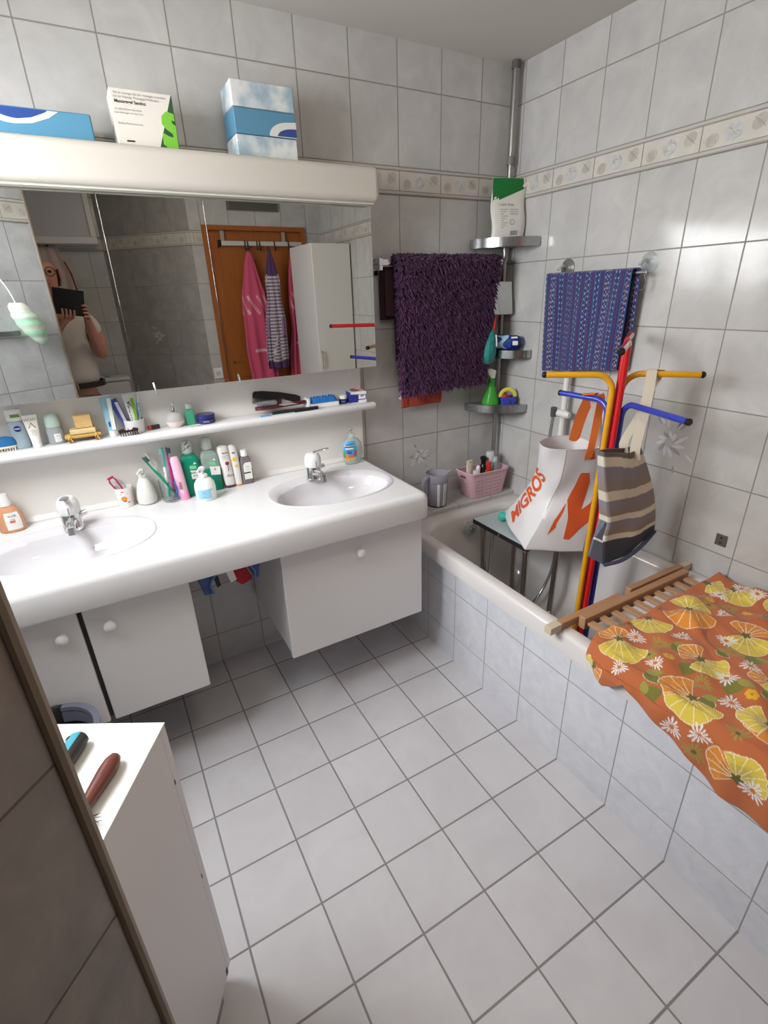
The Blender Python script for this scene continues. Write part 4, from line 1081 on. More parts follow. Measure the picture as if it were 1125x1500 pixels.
def flatbottle(t, name, secs, mat, ratio=0.6):
    return part(t, name, MB().loft([[(w*abs(math.cos(q))**0.8*(1 if math.cos(q) >= 0 else -1)+dx, w*ratio*abs(math.sin(q))**0.8*(1 if math.sin(q) >= 0 else -1), z) for q in np.linspace(0, 2*PI, 33)[:-1]] for w, z, dx in secs]), mat)
t = thing('shampoo_bottle', 'tall white bottle with red pomegranate print and dark foot, right of the mouthwash', 'bottle', (-1.413, -0.066, ZK))
flatbottle(t, 'foot', ((0.018, 0, 0.006), (0.019, 0.002, 0.006), (0.019, 0.010, 0.006)), P_('foot_wine', (100, 66, 66)), 0.7)
flatbottle(t, 'bottle', ((0.019, 0.0105, 0.006), (0.020, 0.05, 0.003), (0.021, 0.11, -0.001), (0.021, 0.150, -0.003), (0.018, 0.164, -0.004), (0.008, 0.168, -0.005)), P_('shampoo_white', (232, 229, 225), 0.25), 0.7)
f0 = -0.0152
part(t, 'pomegranate', MB().ell((0.004, f0, 0.100), 0.0075, 0.0016, 0.0075, 14, 8), P_('pomegranate', (150, 40, 50)))
part(t, 'stem', MB().tube([(0.004, f0, 0.092), (0.006, f0-0.0005, 0.080), (0.003, f0-0.0003, 0.070)], 0.0011, 6), P_('stem_dark', (60, 66, 50)))
mb = MB(); text_plane(mb, 'BODY', 0.0085, (0.002, f0-0.0012, 0.141), (1, 0, 0), (0, 0, 1), 0.03); part(t, 'red_lettering', mb, P_('wine_ink', (150, 56, 70)))
mb = MB(); text_plane(mb, 'pomegranate', 0.0052, (0.001, f0-0.0012, 0.130), (1, 0, 0), (0, 0, 1)); text_plane(mb, 'shower care', 0.0052, (0.001, f0-0.0012, 0.122), (1, 0, 0), (0, 0, 1)); part(t, 'lettering', mb, m_inkgrey)
mb = MB(); text_plane(mb, 'duo', 0.017, (0.009, f0-0.0012, 0.052), (1, 0, 0), (0, 0, 1), 0.0); part(t, 'large_lettering', mb, m_ink)
t = thing('shampoo_bottle', 'slim white bottle with yellow dots and orange foot, second from right in the row', 'bottle', (-1.3755, -0.064, ZK))
flatbottle(t, 'foot', ((0.0142, 0, 0.002), (0.0145, 0.006, 0.002)), P_('foot_orange', (226, 160, 80)), 0.9)
flatbottle(t, 'bottle', ((0.0145, 0.0063, 0.002), (0.0152, 0.04, 0.001), (0.016, 0.09, 0.0), (0.016, 0.135, -0.003), (0.014, 0.158, -0.006), (0.006, 0.165, -0.007)), P_('shampoo_white', (232, 229, 225)), 0.8)
for z, r_, px_ in ((0.110, 0.0085, -0.004), (0.082, 0.006, 0.0)):
    part(t, 'yellow_dot', MB().loft([[(px_+r_*math.cos(q), -0.0133-o, z+r_*math.sin(q)) for q in np.linspace(0, 2*PI, 21)[:-1]] for o in (0, 0.0006)]), P_('dot_yellow', (244, 196, 70)))
part(t, 'grey_print', MB().box(-0.010, -0.0138, 0.132, 0.002, -0.0126, 0.139), m_inkgrey)
x, y = -1.337, -0.060; a = facing(x, y)
t = thing('lotion_bottle', 'small grey clear bottle with white cap and label, right end of the row', 'bottle', (x, y, ZK))
part(t, 'bottle', MB().loft([rrect(-0.021*s, 0.021*s, -0.015*s, 0.015*s, 0.006, 4, z) for s, z in ((0.97, 0.0), (1, 0.002), (0.98, 0.095), (0.8, 0.108), (0.5, 0.112))]), P_('grey_liquid', (138, 128, 130), 0.12, trans=0.2, ior=1.2))
lath(t, 'cap', [(0.0135, 0.1125), (0.0135, 0.134), (0.012, 0.137), (0, 0.137)], m_white)
part(t, 'label', MB().slab([(-0.012, 0.020), (0.019, 0.020), (0.019, 0.088), (-0.005, 0.088), (-0.012, 0.078)], (0, -0.0153, 0), (1, 0, 0), (0, 0, 1), (0, -1, 0), 0.0006), m_paper)
part(t, 'label_bar', MB().box(-0.012, -0.0166, 0.044, 0.014, -0.0160, 0.049), m_ink)
mb = MB(); text_plane(mb, 'lotion', 0.007, (0.004, -0.0163, 0.072), (1, 0, 0), (0, 0, 1)); text_plane(mb, 'neutral', 0.006, (0.004, -0.0163, 0.060), (1, 0, 0), (0, 0, 1)); part(t, 'lettering', mb, m_inkgrey)
t = thing('cleaner_flask', 'flat dark grey flask leaning behind the grey clear bottle, right end of the row', 'bottle', (-1.322, -0.032, ZK))
part(t, 'flask', MB().loft([rrect(-0.016*s, 0.016*s, -0.009, 0.009, 0.004, 4, z) for s, z in ((1, 0.0), (1, 0.050), (0.8, 0.056))]), P_('flask_dark', (66, 62, 64), 0.25))

x, y = -0.876, -0.075; a = facing(x, y)
t = thing('liquid_soap_bottle', 'clear liquid soap bottle with a colourful sea label behind the right washbasin', 'soap dispenser', (x, y, ZK))
pr = [(0, 0), (0.033, 0), (0.036, 0.003), (0.045, 0.040), (0.047, 0.062), (0.043, 0.088), (0.028, 0.108), (0.013, 0.116)]
lath(t, 'bottle', pr, P_('clear_soap', (214, 226, 222), 0.06, trans=0.55, ior=1.15), sx=1.0, sy=0.55, seg=36)
lath(t, 'collar', [(0.013, 0.1165), (0.0135, 0.128), (0.008, 0.132)], P_('clear_cap', (222, 228, 222)), seg=20)
lath(t, 'pump', [(0.0045, 0.130), (0.0045, 0.146), (0.007, 0.147), (0.0065, 0.156), (0, 0.158)], P_('clear_cap', (222, 228, 222)), seg=16)
part(t, 'nozzle', MB().tube([(0, 0, 0.151), (-0.018, -0.012, 0.151), (-0.024, -0.016, 0.147)], [0.005, 0.004, 0.003], 8), P_('clear_cap', (222, 228, 222)))
a -= 0.1
rs = lambda z: float(np.interp(z, [p[1] for p in pr[1:]], [p[0] for p in pr[1:]]))
def sealabel(z0, z1, half, mat, name, eps, da=0.0):
    zs = np.linspace(z0, z1, 8)
    curved(t, name, [(rs(z), z) for z in zs], mat, a+da, half, 1.0, 0.55, eps=eps)
sealabel(0.020, 0.104, 0.78, P_('sea_blue', (70, 160, 206)), 'label', 0.0008)
sealabel(0.020, 0.034, 0.70, P_('sea_sand', (226, 178, 96)), 'sand_band', 0.0014)
sealabel(0.030, 0.050, 0.16, P_('sea_orange', (236, 150, 60)), 'fish', 0.0020, -0.25)
sealabel(0.032, 0.046, 0.14, P_('sea_coral', (226, 110, 70)), 'fish', 0.0020, 0.22)
sealabel(0.034, 0.062, 0.15, P_('sea_green', (88, 150, 96)), 'plant', 0.0020, -0.60)
sealabel(0.038, 0.064, 0.12, P_('sea_red', (190, 90, 72)), 'coral', 0.0020, 0.58)
sealabel(0.050, 0.064, 0.22, P_('sea_navy', (60, 96, 150)), 'dolphin', 0.0020, 0.0)
sealabel(0.078, 0.092, 0.46, P_('sea_navy2', (36, 92, 140)), 'name_band', 0.0020)
letters(t, 'lettering', [('PALMOLIVE', 0.0085, 0.085)], rs(0.085)+0.0022, a, m_white, 1.0, 0.55)
sealabel(0.071, 0.076, 0.42, m_paper, 'white_band', 0.0020)
# ================================================================== towel rail and mats on the back wall
rail = thing('towel_rail', 'chrome towel rail on the back wall carrying the purple shaggy mat', 'towel rail', (-0.40, -0.035, 1.62))
part(rail, 'bar', MB().box(-0.713, -0.077, 1.618, -0.083, -0.069, 1.640), m_chrome, world=True, bevel=0.001)
for x in (-0.700, -0.092):
    part(rail, 'bracket', MB().box(x-0.008, -0.0685, 1.600, x+0.008, -0.0055, 1.645), m_chrome, world=True, bevel=0.002)
    part(rail, 'wall_plate', MB().box(x-0.018, -0.0053, 1.585, x+0.020, -0.0005, 1.650), m_chrome, world=True, bevel=0.002)

def trap(z, zt, zb, xl, xr, bl, br):
    q = min(1.0, max(0.0, (zt - z)/(zt - zb)))
    return xl + (bl-xl)*q, xr + (br-xr)*q**0.5
ZTOP, ZB = 1.652, 1.112
mat = thing('bath_mat', 'dark purple shaggy bath mat folded over the towel rail', 'bath mat', (-0.38, -0.073, ZTOP))
m_purp = M('purple_pile', (80, 46, 80), 0.95, noise=(35, 0.30), sheen=0.15)
m_purpb = M('purple_backing', (48, 26, 48), 0.95)
# cross-section of the folded backing: front fall, over the bar, short back fall
sec = [(-0.094, ZB), (-0.095, 1.3), (-0.095, 1.62), (-0.089, 1.642), (-0.073, 1.6485), (-0.058, 1.642), (-0.053, 1.62), (-0.052, 1.25)]
rows = []
for y, z in sec:
    xl, xr = trap(z, ZTOP, ZB, -0.642, -0.116, -0.628, -0.182)
    q = max(0, (1.25 - z)/0.15)
    rows.append([(xl + (xr-xl)*k/20, y - 0.004*math.sin(k*0.9)*min(1, (ZTOP-z)*4), z + (0.016*(k/20-0.5) if z < 1.2 and y < -0.08 else 0) - 0.012*max(0, (abs(k/20-0.5)-0.42)/0.08)*(-1 if z < 1.2 else 0)) for k in range(21)])
part(mat, 'backing', MB().grid(rows), m_purpb, world=True, solid=0.004)
rr = np.random.default_rng(5)
mb = MB()
def tuft(base, d, L, w):
    d = np.array(d)/np.linalg.norm(d)
    s = np.cross(d, (0.3, 1, 0.2)); s /= np.linalg.norm(s); n = np.cross(d, s)
    b = np.array(base); bend = np.array((0, 0, -L*0.45))
    R = []
    for t, ww in ((0.0, 1.0), (0.4, 1.25), (0.8, 0.9), (1.0, 0.25)):
        c = b + d*L*t + bend*t*t
        R.append([c + w*ww*(math.cos(q)*s + math.sin(q)*n) for q in (0, PI/2, PI, 3*PI/2)])
    k = len(mb.v); 
    for r in R: mb.v.extend([tuple(p) for p in r])
    for i in range(3):
        for j in range(4):
            a = k+4*i+j; b2 = k+4*i+(j+1) % 4
            mb.f.append((a, b2, b2+4, a+4))
    mb.f.append((k+12, k+13, k+14, k+15))
NT = 9500
for i in range(NT):
    q = rr.random()
    z = ZB + 0.012 + (1.640-ZB-0.01)*q
    xl, xr = trap(z, ZTOP, ZB, -0.642, -0.116, -0.628, -0.182)
    x = xl + (xr-xl)*rr.random()
    zo = 0.016*((x-xl)/(xr-xl)-0.5) if z < 1.2 else 0
    ex = 0.0
    if x < xl+0.02: ex = -0.5
    if x > xr-0.02: ex = 0.5
    tuft((x, -0.096, z+zo), (rr.normal()*0.55+ex, -0.75, rr.normal()*0.5-0.25), 0.022+0.012*rr.random(), 0.0020+0.0008*rr.random())
for i in range(1500):
    a = PI*rr.random(); x = -0.645+0.530*rr.random()
    tuft((x, -0.073-0.020*math.cos(a), 1.636+0.014*math.sin(a)), (rr.normal()*0.7, -math.cos(a), math.sin(a)*0.8+0.15), 0.018+0.010*rr.random(), 0.0022)
for i in range(260):
    z = ZB+0.02+0.52*rr.random(); s = rr.random() < 0.5
    xl, xr = trap(z, ZTOP, ZB, -0.642, -0.116, -0.628, -0.182)
    tuft((xl if s else xr, -0.09, z), (-1 if s else 1, rr.normal()*0.3, rr.normal()*0.4), 0.018, 0.0022)
pl = part(mat, 'pile', mb, m_purp, world=True, smooth=80); pl['kind'] = 'stuff'
part(mat, 'care_tag', MB().obox((-0.636, -0.098, 1.105), (0.8, 0, -0.6), (0, 1, 0), (0.6, 0, 0.8), 0.005, 0.001, 0.014), m_paper, world=True)
# cloths hanging behind the mat
red = thing('cloth', 'orange red woven cloth with only its lower edge showing below the purple mat', 'cloth', (-0.50, -0.045, 1.64))
G = [[(x + 0.004*math.sin(z*30), -0.037 - 0.003*math.sin(x*60), z + 0.010*(x+0.5)) for x in np.linspace(-0.600, -0.385, 40)] for z in np.linspace(1.60, 1.040, 90)]
m_red = M('red_weave', (178, 66, 52), 0.9, noise=(120, 0.25), bump=(500, 1.0))
part(red, 'cloth', MB().grid(G), m_red, world=True, solid=0.007)
mb = MB()
for i in range(17):
    z = 1.046+0.0042*i
    mb.tube([(x, -0.0425-0.003*math.sin(x*60)-0.0012*math.sin(x*900), z+0.010*(x+0.5)+0.004*0) for x in np.linspace(-0.597, -0.389, 24)], 0.0017, 5)
part(red, 'woven_ribs', mb, M('red_rib', (206, 92, 70), 0.9), world=True)
brn = thing('cloth', 'dark brown towel hanging on the rail, peeping out left of the purple mat', 'towel', (-0.66, -0.03, 1.64))
G = [[(x, -0.026-0.004*math.sin(x*50+z*9), z) for x in np.linspace(-0.684, -0.624, 20)] for z in np.linspace(1.615, 1.415, 24)]
part(brn, 'towel', MB().grid(G), M('brown_towel', (52, 34, 36), 0.95, bump=(300, 0.6)), world=True, solid=0.012)
G = [[(x, -0.0420-0.003*math.sin(x*50), z) for x in np.linspace(-0.668, -0.624, 14)] for z in np.linspace(1.612, 1.43, 20)]
part(brn, 'front_layer', MB().grid(G), M('plum_towel', (78, 50, 54), 0.95, bump=(300, 0.6)), world=True, solid=0.006)

# ================================================================== corner shelf pole
PX, PY = -0.040, -0.040
cs = thing('corner_shelf_pole', 'tall steel corner pole with three quarter round shelves, from ledge to ceiling', 'corner shelf', (PX, PY, 0.555))
part(cs, 'pole', MB().tube([(PX, PY, 0.556), (PX, PY, 2.02)], 0.0115, 16), m_steel, world=True)
part(cs, 'upper_pole', MB().tube([(PX, PY, 2.0), (PX, PY, 2.325)], 0.0140, 16), m_steel, world=True)
part(cs, 'collar', MB().tube([(PX, PY, 2.000), (PX, PY, 2.030)], 0.0165, 16), M('collar_grey', (128, 126, 122), 0.4), world=True)
part(cs, 'ceiling_cap', MB().tube([(PX, PY, 2.322), (PX, PY, 2.347)], 0.0175, 16), M('cap_grey', (96, 92, 88), 0.5), world=True)
part(cs, 'foot', MB().tube([(PX, PY, 0.5555), (PX, PY, 0.575)], 0.016, 16), M('cap_grey', (96, 92, 88)), world=True)
m_rim = M('shelf_steel', (178, 180, 182), 0.22, metal=1.0)
m_shelf = M('shelf_board', (120, 124, 126), 0.35)
SHZ = (1.700, 1.240, 0.992)
for z in SHZ:
    R0 = 0.205; ka = 0.62 if z == SHZ[1] else 1.0
    arc = [(-0.008 + ka*R0*math.cos(math.radians(a)), -0.008 + R0*math.sin(math.radians(a))) for a in range(180, 271, 5)]
    poly = [(-0.008, -0.008)] + arc
    s = part(cs, 'shelf', MB().prism(poly, z-0.012, z+0.014), m_shelf, world=True, bevel=0.001)
    out_ = [[(-0.008 + ka*R*math.cos(math.radians(a)), -0.008 + R*math.sin(math.radians(a)), zz) for a in range(180, 271, 3)] for R, zz in ((R0+0.0005, z-0.017), (R0+0.004, z-0.017), (R0+0.004, z+0.019), (R0+0.0005, z+0.019))]
    mb = MB(); n = len(out_[0])
    mb.loft([[out_[j][i] for j in range(4)] for i in range(n)])
    part(s, 'rim', mb, m_rim, world=True)
    part(s, 'clamp', MB().tube([(PX, PY, z-0.030), (PX, PY, z-0.0125)], 0.017, 14), m_steel, world=True)
sm = thing('shaving_mirror', 'square frameless mirror clipped to the corner pole beside the purple mat', 'mirror', (-0.092, -0.085, 1.41))
sm_ax = np.array((0.94, -0.10, 0.0)); sm_ax /= np.linalg.norm(sm_ax); sm_n = np.array((sm_ax[1], -sm_ax[0], 0.16)); sm_n /= np.linalg.norm(sm_n); sm_u = np.cross(sm_n, sm_ax) * -1
if sm_u[2] < 0: sm_u = -sm_u
part(sm, 'glass', MB().obox((-0.080, -0.078, 1.481), sm_ax, sm_n, sm_u, 0.057, 0.0030, 0.069), m_mirror, world=True, bevel=0.001)
part(sm, 'rim', MB().obox(np.array((-0.080, -0.078, 1.481))-sm_n*0.0045, sm_ax, sm_n, sm_u, 0.059, 0.0014, 0.071), M('rim_pale', (196, 194, 188), 0.3), world=True)
part(sm, 'clip', MB().tube([(-0.052, -0.050, 1.49), (-0.066, -0.070, 1.484)], 0.005, 8), m_chrome, world=True)

# things on the corner shelves
def pouch(name, label, cat, c, w, h, d, mat, lean=0.0):
    t = thing(name, label, cat, c)
    R = []
    for q in np.linspace(0, 1, 12):
        ww = w*(1 - 0.10*abs(q-0.45)); dd = d*(1-q)**0.7*(0.55+0.45*math.sin(PI*min(1, q*1.3))) + 0.0015
        R.append([(ww*math.copysign(abs(math.cos(a))**0.6, math.cos(a)) + 0.004*math.sin(q*9+a*2) + lean*q, dd*math.sin(a), h*q) for a in np.linspace(0, 2*PI, 33)[:-1]])
    part(t, 'pouch', MB().loft(R), mat, smooth=50)
    return t
zs = SHZ[0] + 0.0142
# white refill pouch facing the viewer
t = pouch('refill_pouch', 'white refill pouch with green striped top corner, on the uppermost corner shelf', 'pouch', (-0.084, -0.096, zs+0.003), 0.078, 0.228, 0.024, M('pouch_white', (226, 224, 216), 0.35))
t.rotation_euler = (math.radians(-4), 0, math.radians(-16))
def pf(x, z, o=0.0): 
    q = z/0.228
    return (x, -(0.024*(1-q)**0.7*(0.55+0.45*math.sin(PI*min(1, q*1.3))) + 0.0015)*max(0.25, (1-(abs(x)/0.082)**2.6)) - 0.0012 - o, z)
def patch(mb, poly, o, n=1):
    # fan of small quads so that the print follows the pouch
    (ax, az), (bx, bz), (cx, cz), (dx, dz) = poly
    G = []
    for i in range(9):
        u = i/8; G.append([])
        for j in range(9):
            v = j/8
            x = (ax*(1-u)+bx*u)*(1-v) + (dx*(1-u)+cx*u)*v; z = (az*(1-u)+bz*u)*(1-v) + (dz*(1-u)+cz*u)*v
            G[-1].append(pf(x, z, o))
    return mb.grid(G)
part(t, 'green_field', patch(MB(), [(-0.074, 0.135), (0.070, 0.188), (0.066, 0.227), (-0.072, 0.227)], 0.0), M('pouch_green', (24, 120, 52), 0.35))
mb = MB()
for k in range(7): patch(mb, [(-0.073, 0.145+0.0125*k), (0.068-0.012*max(0, k-2), 0.193+0.0125*k-0.004*max(0, k-2)), (0.068-0.012*max(0, k-2), 0.1945+0.0125*k-0.004*max(0, k-2)), (-0.073, 0.1465+0.0125*k)], 0.0007) if 0.1945+0.0125*k < 0.228 else None
part(t, 'green_stripes', mb, M('pouch_green2', (40, 84, 44), 0.4))
mb = MB(); text_map(mb, 'Cream Soap', 0.015, lambda x, y: pf(x-0.018, 0.128+y, 0.0006)); part(t, 'lettering', mb, m_inkgrey)
mb = MB()
for k in range(9):
    patch(mb, [(-0.056, 0.108-0.0085*k), (-0.010-0.008*(k % 3), 0.108-0.0085*k), (-0.010-0.008*(k % 3), 0.1105-0.0085*k), (-0.056, 0.1105-0.0085*k)], 0.0006)
    if k < 3: patch(mb, [(0.0, 0.108-0.0085*k), (0.050, 0.108-0.0085*k), (0.050, 0.1105-0.0085*k), (0.0, 0.1105-0.0085*k)], 0.0006)
part(t, 'small_print', mb, M('print_grey', (160, 158, 154), 0.6))
mb = MB()
for k in range(7): patch(mb, [(0.004+0.0052*k, 0.012), (0.006+0.0052*k, 0.012), (0.006+0.0052*k, 0.030), (0.004+0.0052*k, 0.030)], 0.0006)
part(t, 'barcode', mb, M('print_dark', (96, 94, 92), 0.6))
part(t, 'ring_mark', MB().tube([pf(0.010+0.010*math.cos(a), 0.062+0.010*math.sin(a), 0.0006) for a in np.linspace(0, 2*PI, 19)], 0.0009, 5), M('print_grey', (160, 158, 154)))
part(t, 'spout', MB().tube([(0.066, 0, 0.196), (0.088, 0, 0.210)], 0.0075, 12), M('pouch_white', (226, 224, 216)))
zs = SHZ[1] + 0.0142
t = thing('wipes_pack', 'blue and pale blue crinkly pack of wipes on the middle corner shelf', 'wipes', (-0.074, -0.112, zs+0.0025), rotz=math.radians(-48))
R = []
for q in np.linspace(-1, 1, 15):
    s = (1-abs(q)**5)**0.5
    R.append([(0.080*q, 0.030*s*math.cos(a), 0.034+0.033*s*math.sin(a)*(1+0.05*math.sin(q*11))) for a in np.linspace(0, 2*PI, 25)[:-1]])
part(t, 'pack', MB().loft(R), M('wipes_blue', (40, 66, 148), 0.2, noise=(30, 0.35)), smooth=60)
def wf(x, a, o): 
    q = x/0.080; s = (1-abs(q)**5)**0.5
    return (x, (0.030*s+o)*math.cos(a), 0.034+(0.033*s*(1+0.05*math.sin(q*11))+o)*math.sin(a))
def wpatch(name, xs, as_, o, mat):
    part(t, name, MB().grid([[wf(x0_+(x1_-x0_)*j/8, a_, o) for j in range(9)] for a_ in np.linspace(as_[0], as_[1], 9) for x0_, x1_ in [xs(a_)]]), mat)
wpatch('pale_wave', lambda a_: (-0.030+0.02*math.sin(a_*3), 0.006+0.012*math.sin(a_*3+1)), (PI*0.72, PI*1.28), 0.0006, M('wipes_pale', (170, 206, 226), 0.2))
wpatch('pale_band', lambda a_: (-0.074, 0.018), (PI*0.62, PI*0.73), 0.0007, M('wipes_pale', (170, 206, 226)))
wpatch('dark_end', lambda a_: (0.030, 0.072), (PI*0.62, PI*1.30), 0.0006, M('wipes_navy', (24, 40, 104), 0.2))
wpatch('barcode_panel', lambda a_: (0.038, 0.062), (PI*0.92, PI*1.10), 0.0012, m_paper)
wpatch('label_white', lambda a_: (0.030, 0.058), (PI*0.70, PI*0.80), 0.0012, m_paper)
net = thing('bath_sponge', 'teal net bath puff hanging by a red cord left of the blue wipes', 'bath puff', (-0.160, -0.118, 1.20))
m_teal = M('teal_net', (22, 128, 122), 0.6, noise=(30, 0.25), sheen=0.3)
R = []
for q, w in ((0, 0.012), (0.06, 0.030), (0.25, 0.038), (0.5, 0.036), (0.7, 0.026), (0.88, 0.014), (1.0, 0.005)):
    R.append([(-0.176+0.020*q + 0.85*w*math.cos(a)*(1+0.10*math.sin(9*a+q*7)), -0.118+0.6*w*math.sin(a)*(1+0.10*math.sin(9*a+q*7)), 1.203+0.150*q) for a in np.linspace(0, 2*PI, 49)[:-1]])
part(net, 'puff', MB().loft(R), m_teal, world=True, smooth=60)
part(net, 'cord', MB().tube(spline([(-0.150, -0.118, 1.352), (-0.142, -0.114, 1.385), (-0.128, -0.10, 1.412)], 4), 0.0048, 8), M('cord_red', (206, 50, 48), 0.6), world=True)
part(net, 'twist', MB().tube([(-0.150, -0.1352, 1.33), (-0.150, -0.142, 1.30), (-0.153, -0.146, 1.28)], 0.003, 6), m_paper, world=True)
zs = SHZ[2] + 0.0142
t = thing('spray_bottle', 'green translucent plant sprayer at the left of the lowest corner shelf', 'spray bottle', (-0.126, -0.094, zs))
m_spr = M('spray_green', (86, 186, 76), 0.15, trans=0.35, ior=1.2)
part(t, 'bottle', MB().lathe([(0, 0), (0.040, 0), (0.043, 0.004), (0.040, 0.022), (0.026, 0.058), (0.016, 0.092), (0.015, 0.104)], 32), m_spr)
part(t, 'collar', MB().lathe([(0.0165, 0.1045), (0.0165, 0.120), (0.012, 0.124)], 20), M('spray_darkgreen', (30, 140, 54), 0.3))
part(t, 'head', MB().loft([[(-0.030, -0.009, 0.148), (-0.030, 0.009, 0.148), (-0.030, 0.009, 0.166), (-0.030, -0.009, 0.166)], [(-0.006, -0.011, 0.124), (-0.006, 0.011, 0.124), (-0.012, 0.011, 0.172), (-0.012, -0.011, 0.172)], [(0.012, -0.011, 0.124), (0.012, 0.011, 0.124), (0.018, 0.010, 0.158), (0.018, -0.010, 0.158)]]), M('spray_white', (226, 224, 214), 0.4), bevel=0.002)
part(t, 'trigger', MB().tube(spline([(-0.020, 0, 0.166), (-0.026, 0, 0.145), (-0.030, 0, 0.120), (-0.038, 0, 0.098)], 4), 0.006, 8), M('spray_darkgreen', (30, 140, 54)))
part(t, 'nozzle', MB().tube([(-0.0305, 0, 0.157), (-0.038, 0, 0.157)], 0.0085, 12), M('spray_darkgreen', (30, 140, 54)))
t.rotation_euler = (0, 0, math.radians(-10))
t = thing('toy_basket', 'small blue plastic basket with yellow handle holding a red block, lowest corner shelf', 'basket', (-0.056, -0.136, zs), rotz=math.radians(-24))
m_bb = M('basket_blue', (66, 78, 178), 0.3)
bk = MB().loft([rrect(-0.036*s, 0.036*s, -0.024*s, 0.024*s, 0.006, 4, z) for s, z in ((0.94, 0.0), (1.04, 0.036), (1.0, 0.036), (0.9, 0.003))], cap0=True, cap1=True)
part(t, 'basket', bk, m_bb)
part(t, 'handle', MB().tube([(0.037*math.cos(a), 0, 0.034+0.036*math.sin(a)) for a in np.linspace(0, PI, 17)], 0.0055, 8, flat=1.7), M('handle_yellow', (226, 214, 90), 0.4))
part(t, 'purple_mark', MB().box(0.002, -0.0262, 0.004, 0.006, -0.0250, 0.018), M('mark_purple', (90, 30, 110), 0.5))
t = thing('sponge_block', 'red foam block lying in the small blue basket', 'foam block', (-0.060, -0.133, zs+0.004))
part(t, 'block', MB().box(-0.022, -0.013, 0, 0.012, 0.013, 0.040), M('foam_red', (206, 58, 74), 0.9), bevel=0.004)

# ================================================================== right wall
# suction rail with the blue towel
sr = thing('suction_rail', 'clear suction cup towel rail on the right wall', 'towel rail', (-0.03, -0.56, 1.56))
m_cup = M('suction_clear', (235, 238, 238), 0.05, trans=0.85, ior=1.2)
m_cupd = M('suction_grey', (112, 110, 104), 0.25)
for y, m in ((-0.376, m_cupd), (-0.738, m_cup)):
    part(sr, 'suction_cup', MB().loft([[(-d, y + r*math.cos(a), 1.588 + r*1.05*math.sin(a)) for a in np.linspace(0, 2*PI, 33)[:-1]] for d, r in ((0.0005, 0.034), (0.003, 0.034), (0.006, 0.026), (0.012, 0.012))]), m, world=True)
    h_ = part(sr, 'hook', MB().tube(spline([(-0.010, y, 1.590), (-0.026, y, 1.596), (-0.040, y, 1.594), (-0.052, y, 1.586), (-0.056, y, 1.581)], 4), 0.0055, 8), M('clear_hook', (226, 230, 230), 0.1, trans=0.5, ior=1.2), world=True)
part(sr, 'bar', MB().tube([(-0.058, -0.352, 1.556), (-0.058, -0.770, 1.556)], 0.006, 10), m_chrome, world=True)
part(sr, 'wire_tail', MB().tube(spline([(-0.055, -0.755, 1.556), (-0.05, -0.765, 1.53), (-0.05, -0.762, 1.505), (-0.052, -0.752, 1.50)], 4), 0.0022, 6), m_chrome, world=True)
def painted(t, name, G, col, mat, world=True, solid=0.0):
    """grid surface carrying a woven or printed pattern as an attribute"""
    G = np.asarray(G, float); n, m = G.shape[:2]
    if world: G = (G.reshape(-1, 3) - np.array(t.location)).reshape(n, m, 3)
    me = bpy.data.meshes.new(name)
    idx = np.arange(n*m).reshape(n, m)
    F = np.stack([idx[:-1, :-1], idx[:-1, 1:], idx[1:, 1:], idx[1:, :-1]], -1).reshape(-1, 4)
    me.vertices.add(n*m); me.vertices.foreach_set('co', G.reshape(-1))
    me.loops.add(F.size); me.loops.foreach_set('vertex_index', F.reshape(-1).astype(np.int32))
    me.polygons.add(len(F)); me.polygons.foreach_set('loop_start', (np.arange(len(F))*4).astype(np.int32))
    me.update(calc_edges=True)
    me.polygons.foreach_set('use_smooth', [True]*len(F))
    at = me.color_attributes.new('print', 'FLOAT_COLOR', 'POINT')
    c = np.asarray(col, float).reshape(-1, 3)/255.0
    c = np.where(c <= 0.04045, c/12.92, ((c+0.055)/1.055)**2.4)
    at.data.foreach_set('color', np.concatenate([c, np.ones((len(c), 1))], 1).reshape(-1).astype(np.float32))
    me.materials.append(mat)
    o = bpy.data.objects.new(name, me); COL.objects.link(o); o.parent = t
    if solid:
        md = o.modifiers.new('solid', 'SOLIDIFY'); md.thickness = solid; md.offset = 0
    return o
tw = thing('hand_towel', 'dark blue towel with dotted white and orange stripes over the suction rail', 'towel', (-0.06, -0.53, 1.565))
NU, NV = 260, 300
G = np.zeros((NV, NU, 3)); Cc = np.zeros((NV, NU, 3))
U = np.linspace(0, 1, NU)
Lf, Lo, Lb = 0.375, 0.028, 0.34
for i in range(NV):
    s = (Lf+Lo+Lb)*i/(NV-1)
    if s < Lf: x, z, q = -0.073, 1.562-(Lf-s), (Lf-s)/Lf
    elif s < Lf+Lo:
        a = PI*(s-Lf)/Lo; x, z, q = -0.058-0.015*math.cos(a), 1.562+0.009*math.sin(a), 0.0
    else: x, z, q = -0.043+0.014*min(1, (s-Lf-Lo)/0.2), 1.562-(s-Lf-Lo), (s-Lf-Lo)/Lb*0.9
    back = s > Lf+Lo/2
    ya, yb = -0.333-0.024*q, -0.728+0.010*q
    zz = z + (q*0.040*U if not back else 0.0)
    yy = ya + (yb-ya)*U
    if back: yy = yy - 0.012 + 0.030*(1-U)*0.4
    G[i, :, 0] = x - (0.0045*np.sin(U*15+q*2)+0.003*np.sin(U*31-1))*min(1, q*3)
    G[i, :, 1] = yy; G[i, :, 2] = zz
V = np.linspace(0, Lf+Lo+Lb, NV)[:, None]
base = np.array((44, 50, 100)); Cc[:] = base
uu = (U*9.2 % 1.0)[None, :].repeat(NV, 0); kk = np.floor(U*9.2)[None, :].repeat(NV, 0)
Cc[(uu > 0.60) & (uu < 0.72)] = (58, 82, 128)
Cc[(uu > 0.10) & (uu < 0.22)] = (58, 82, 128)
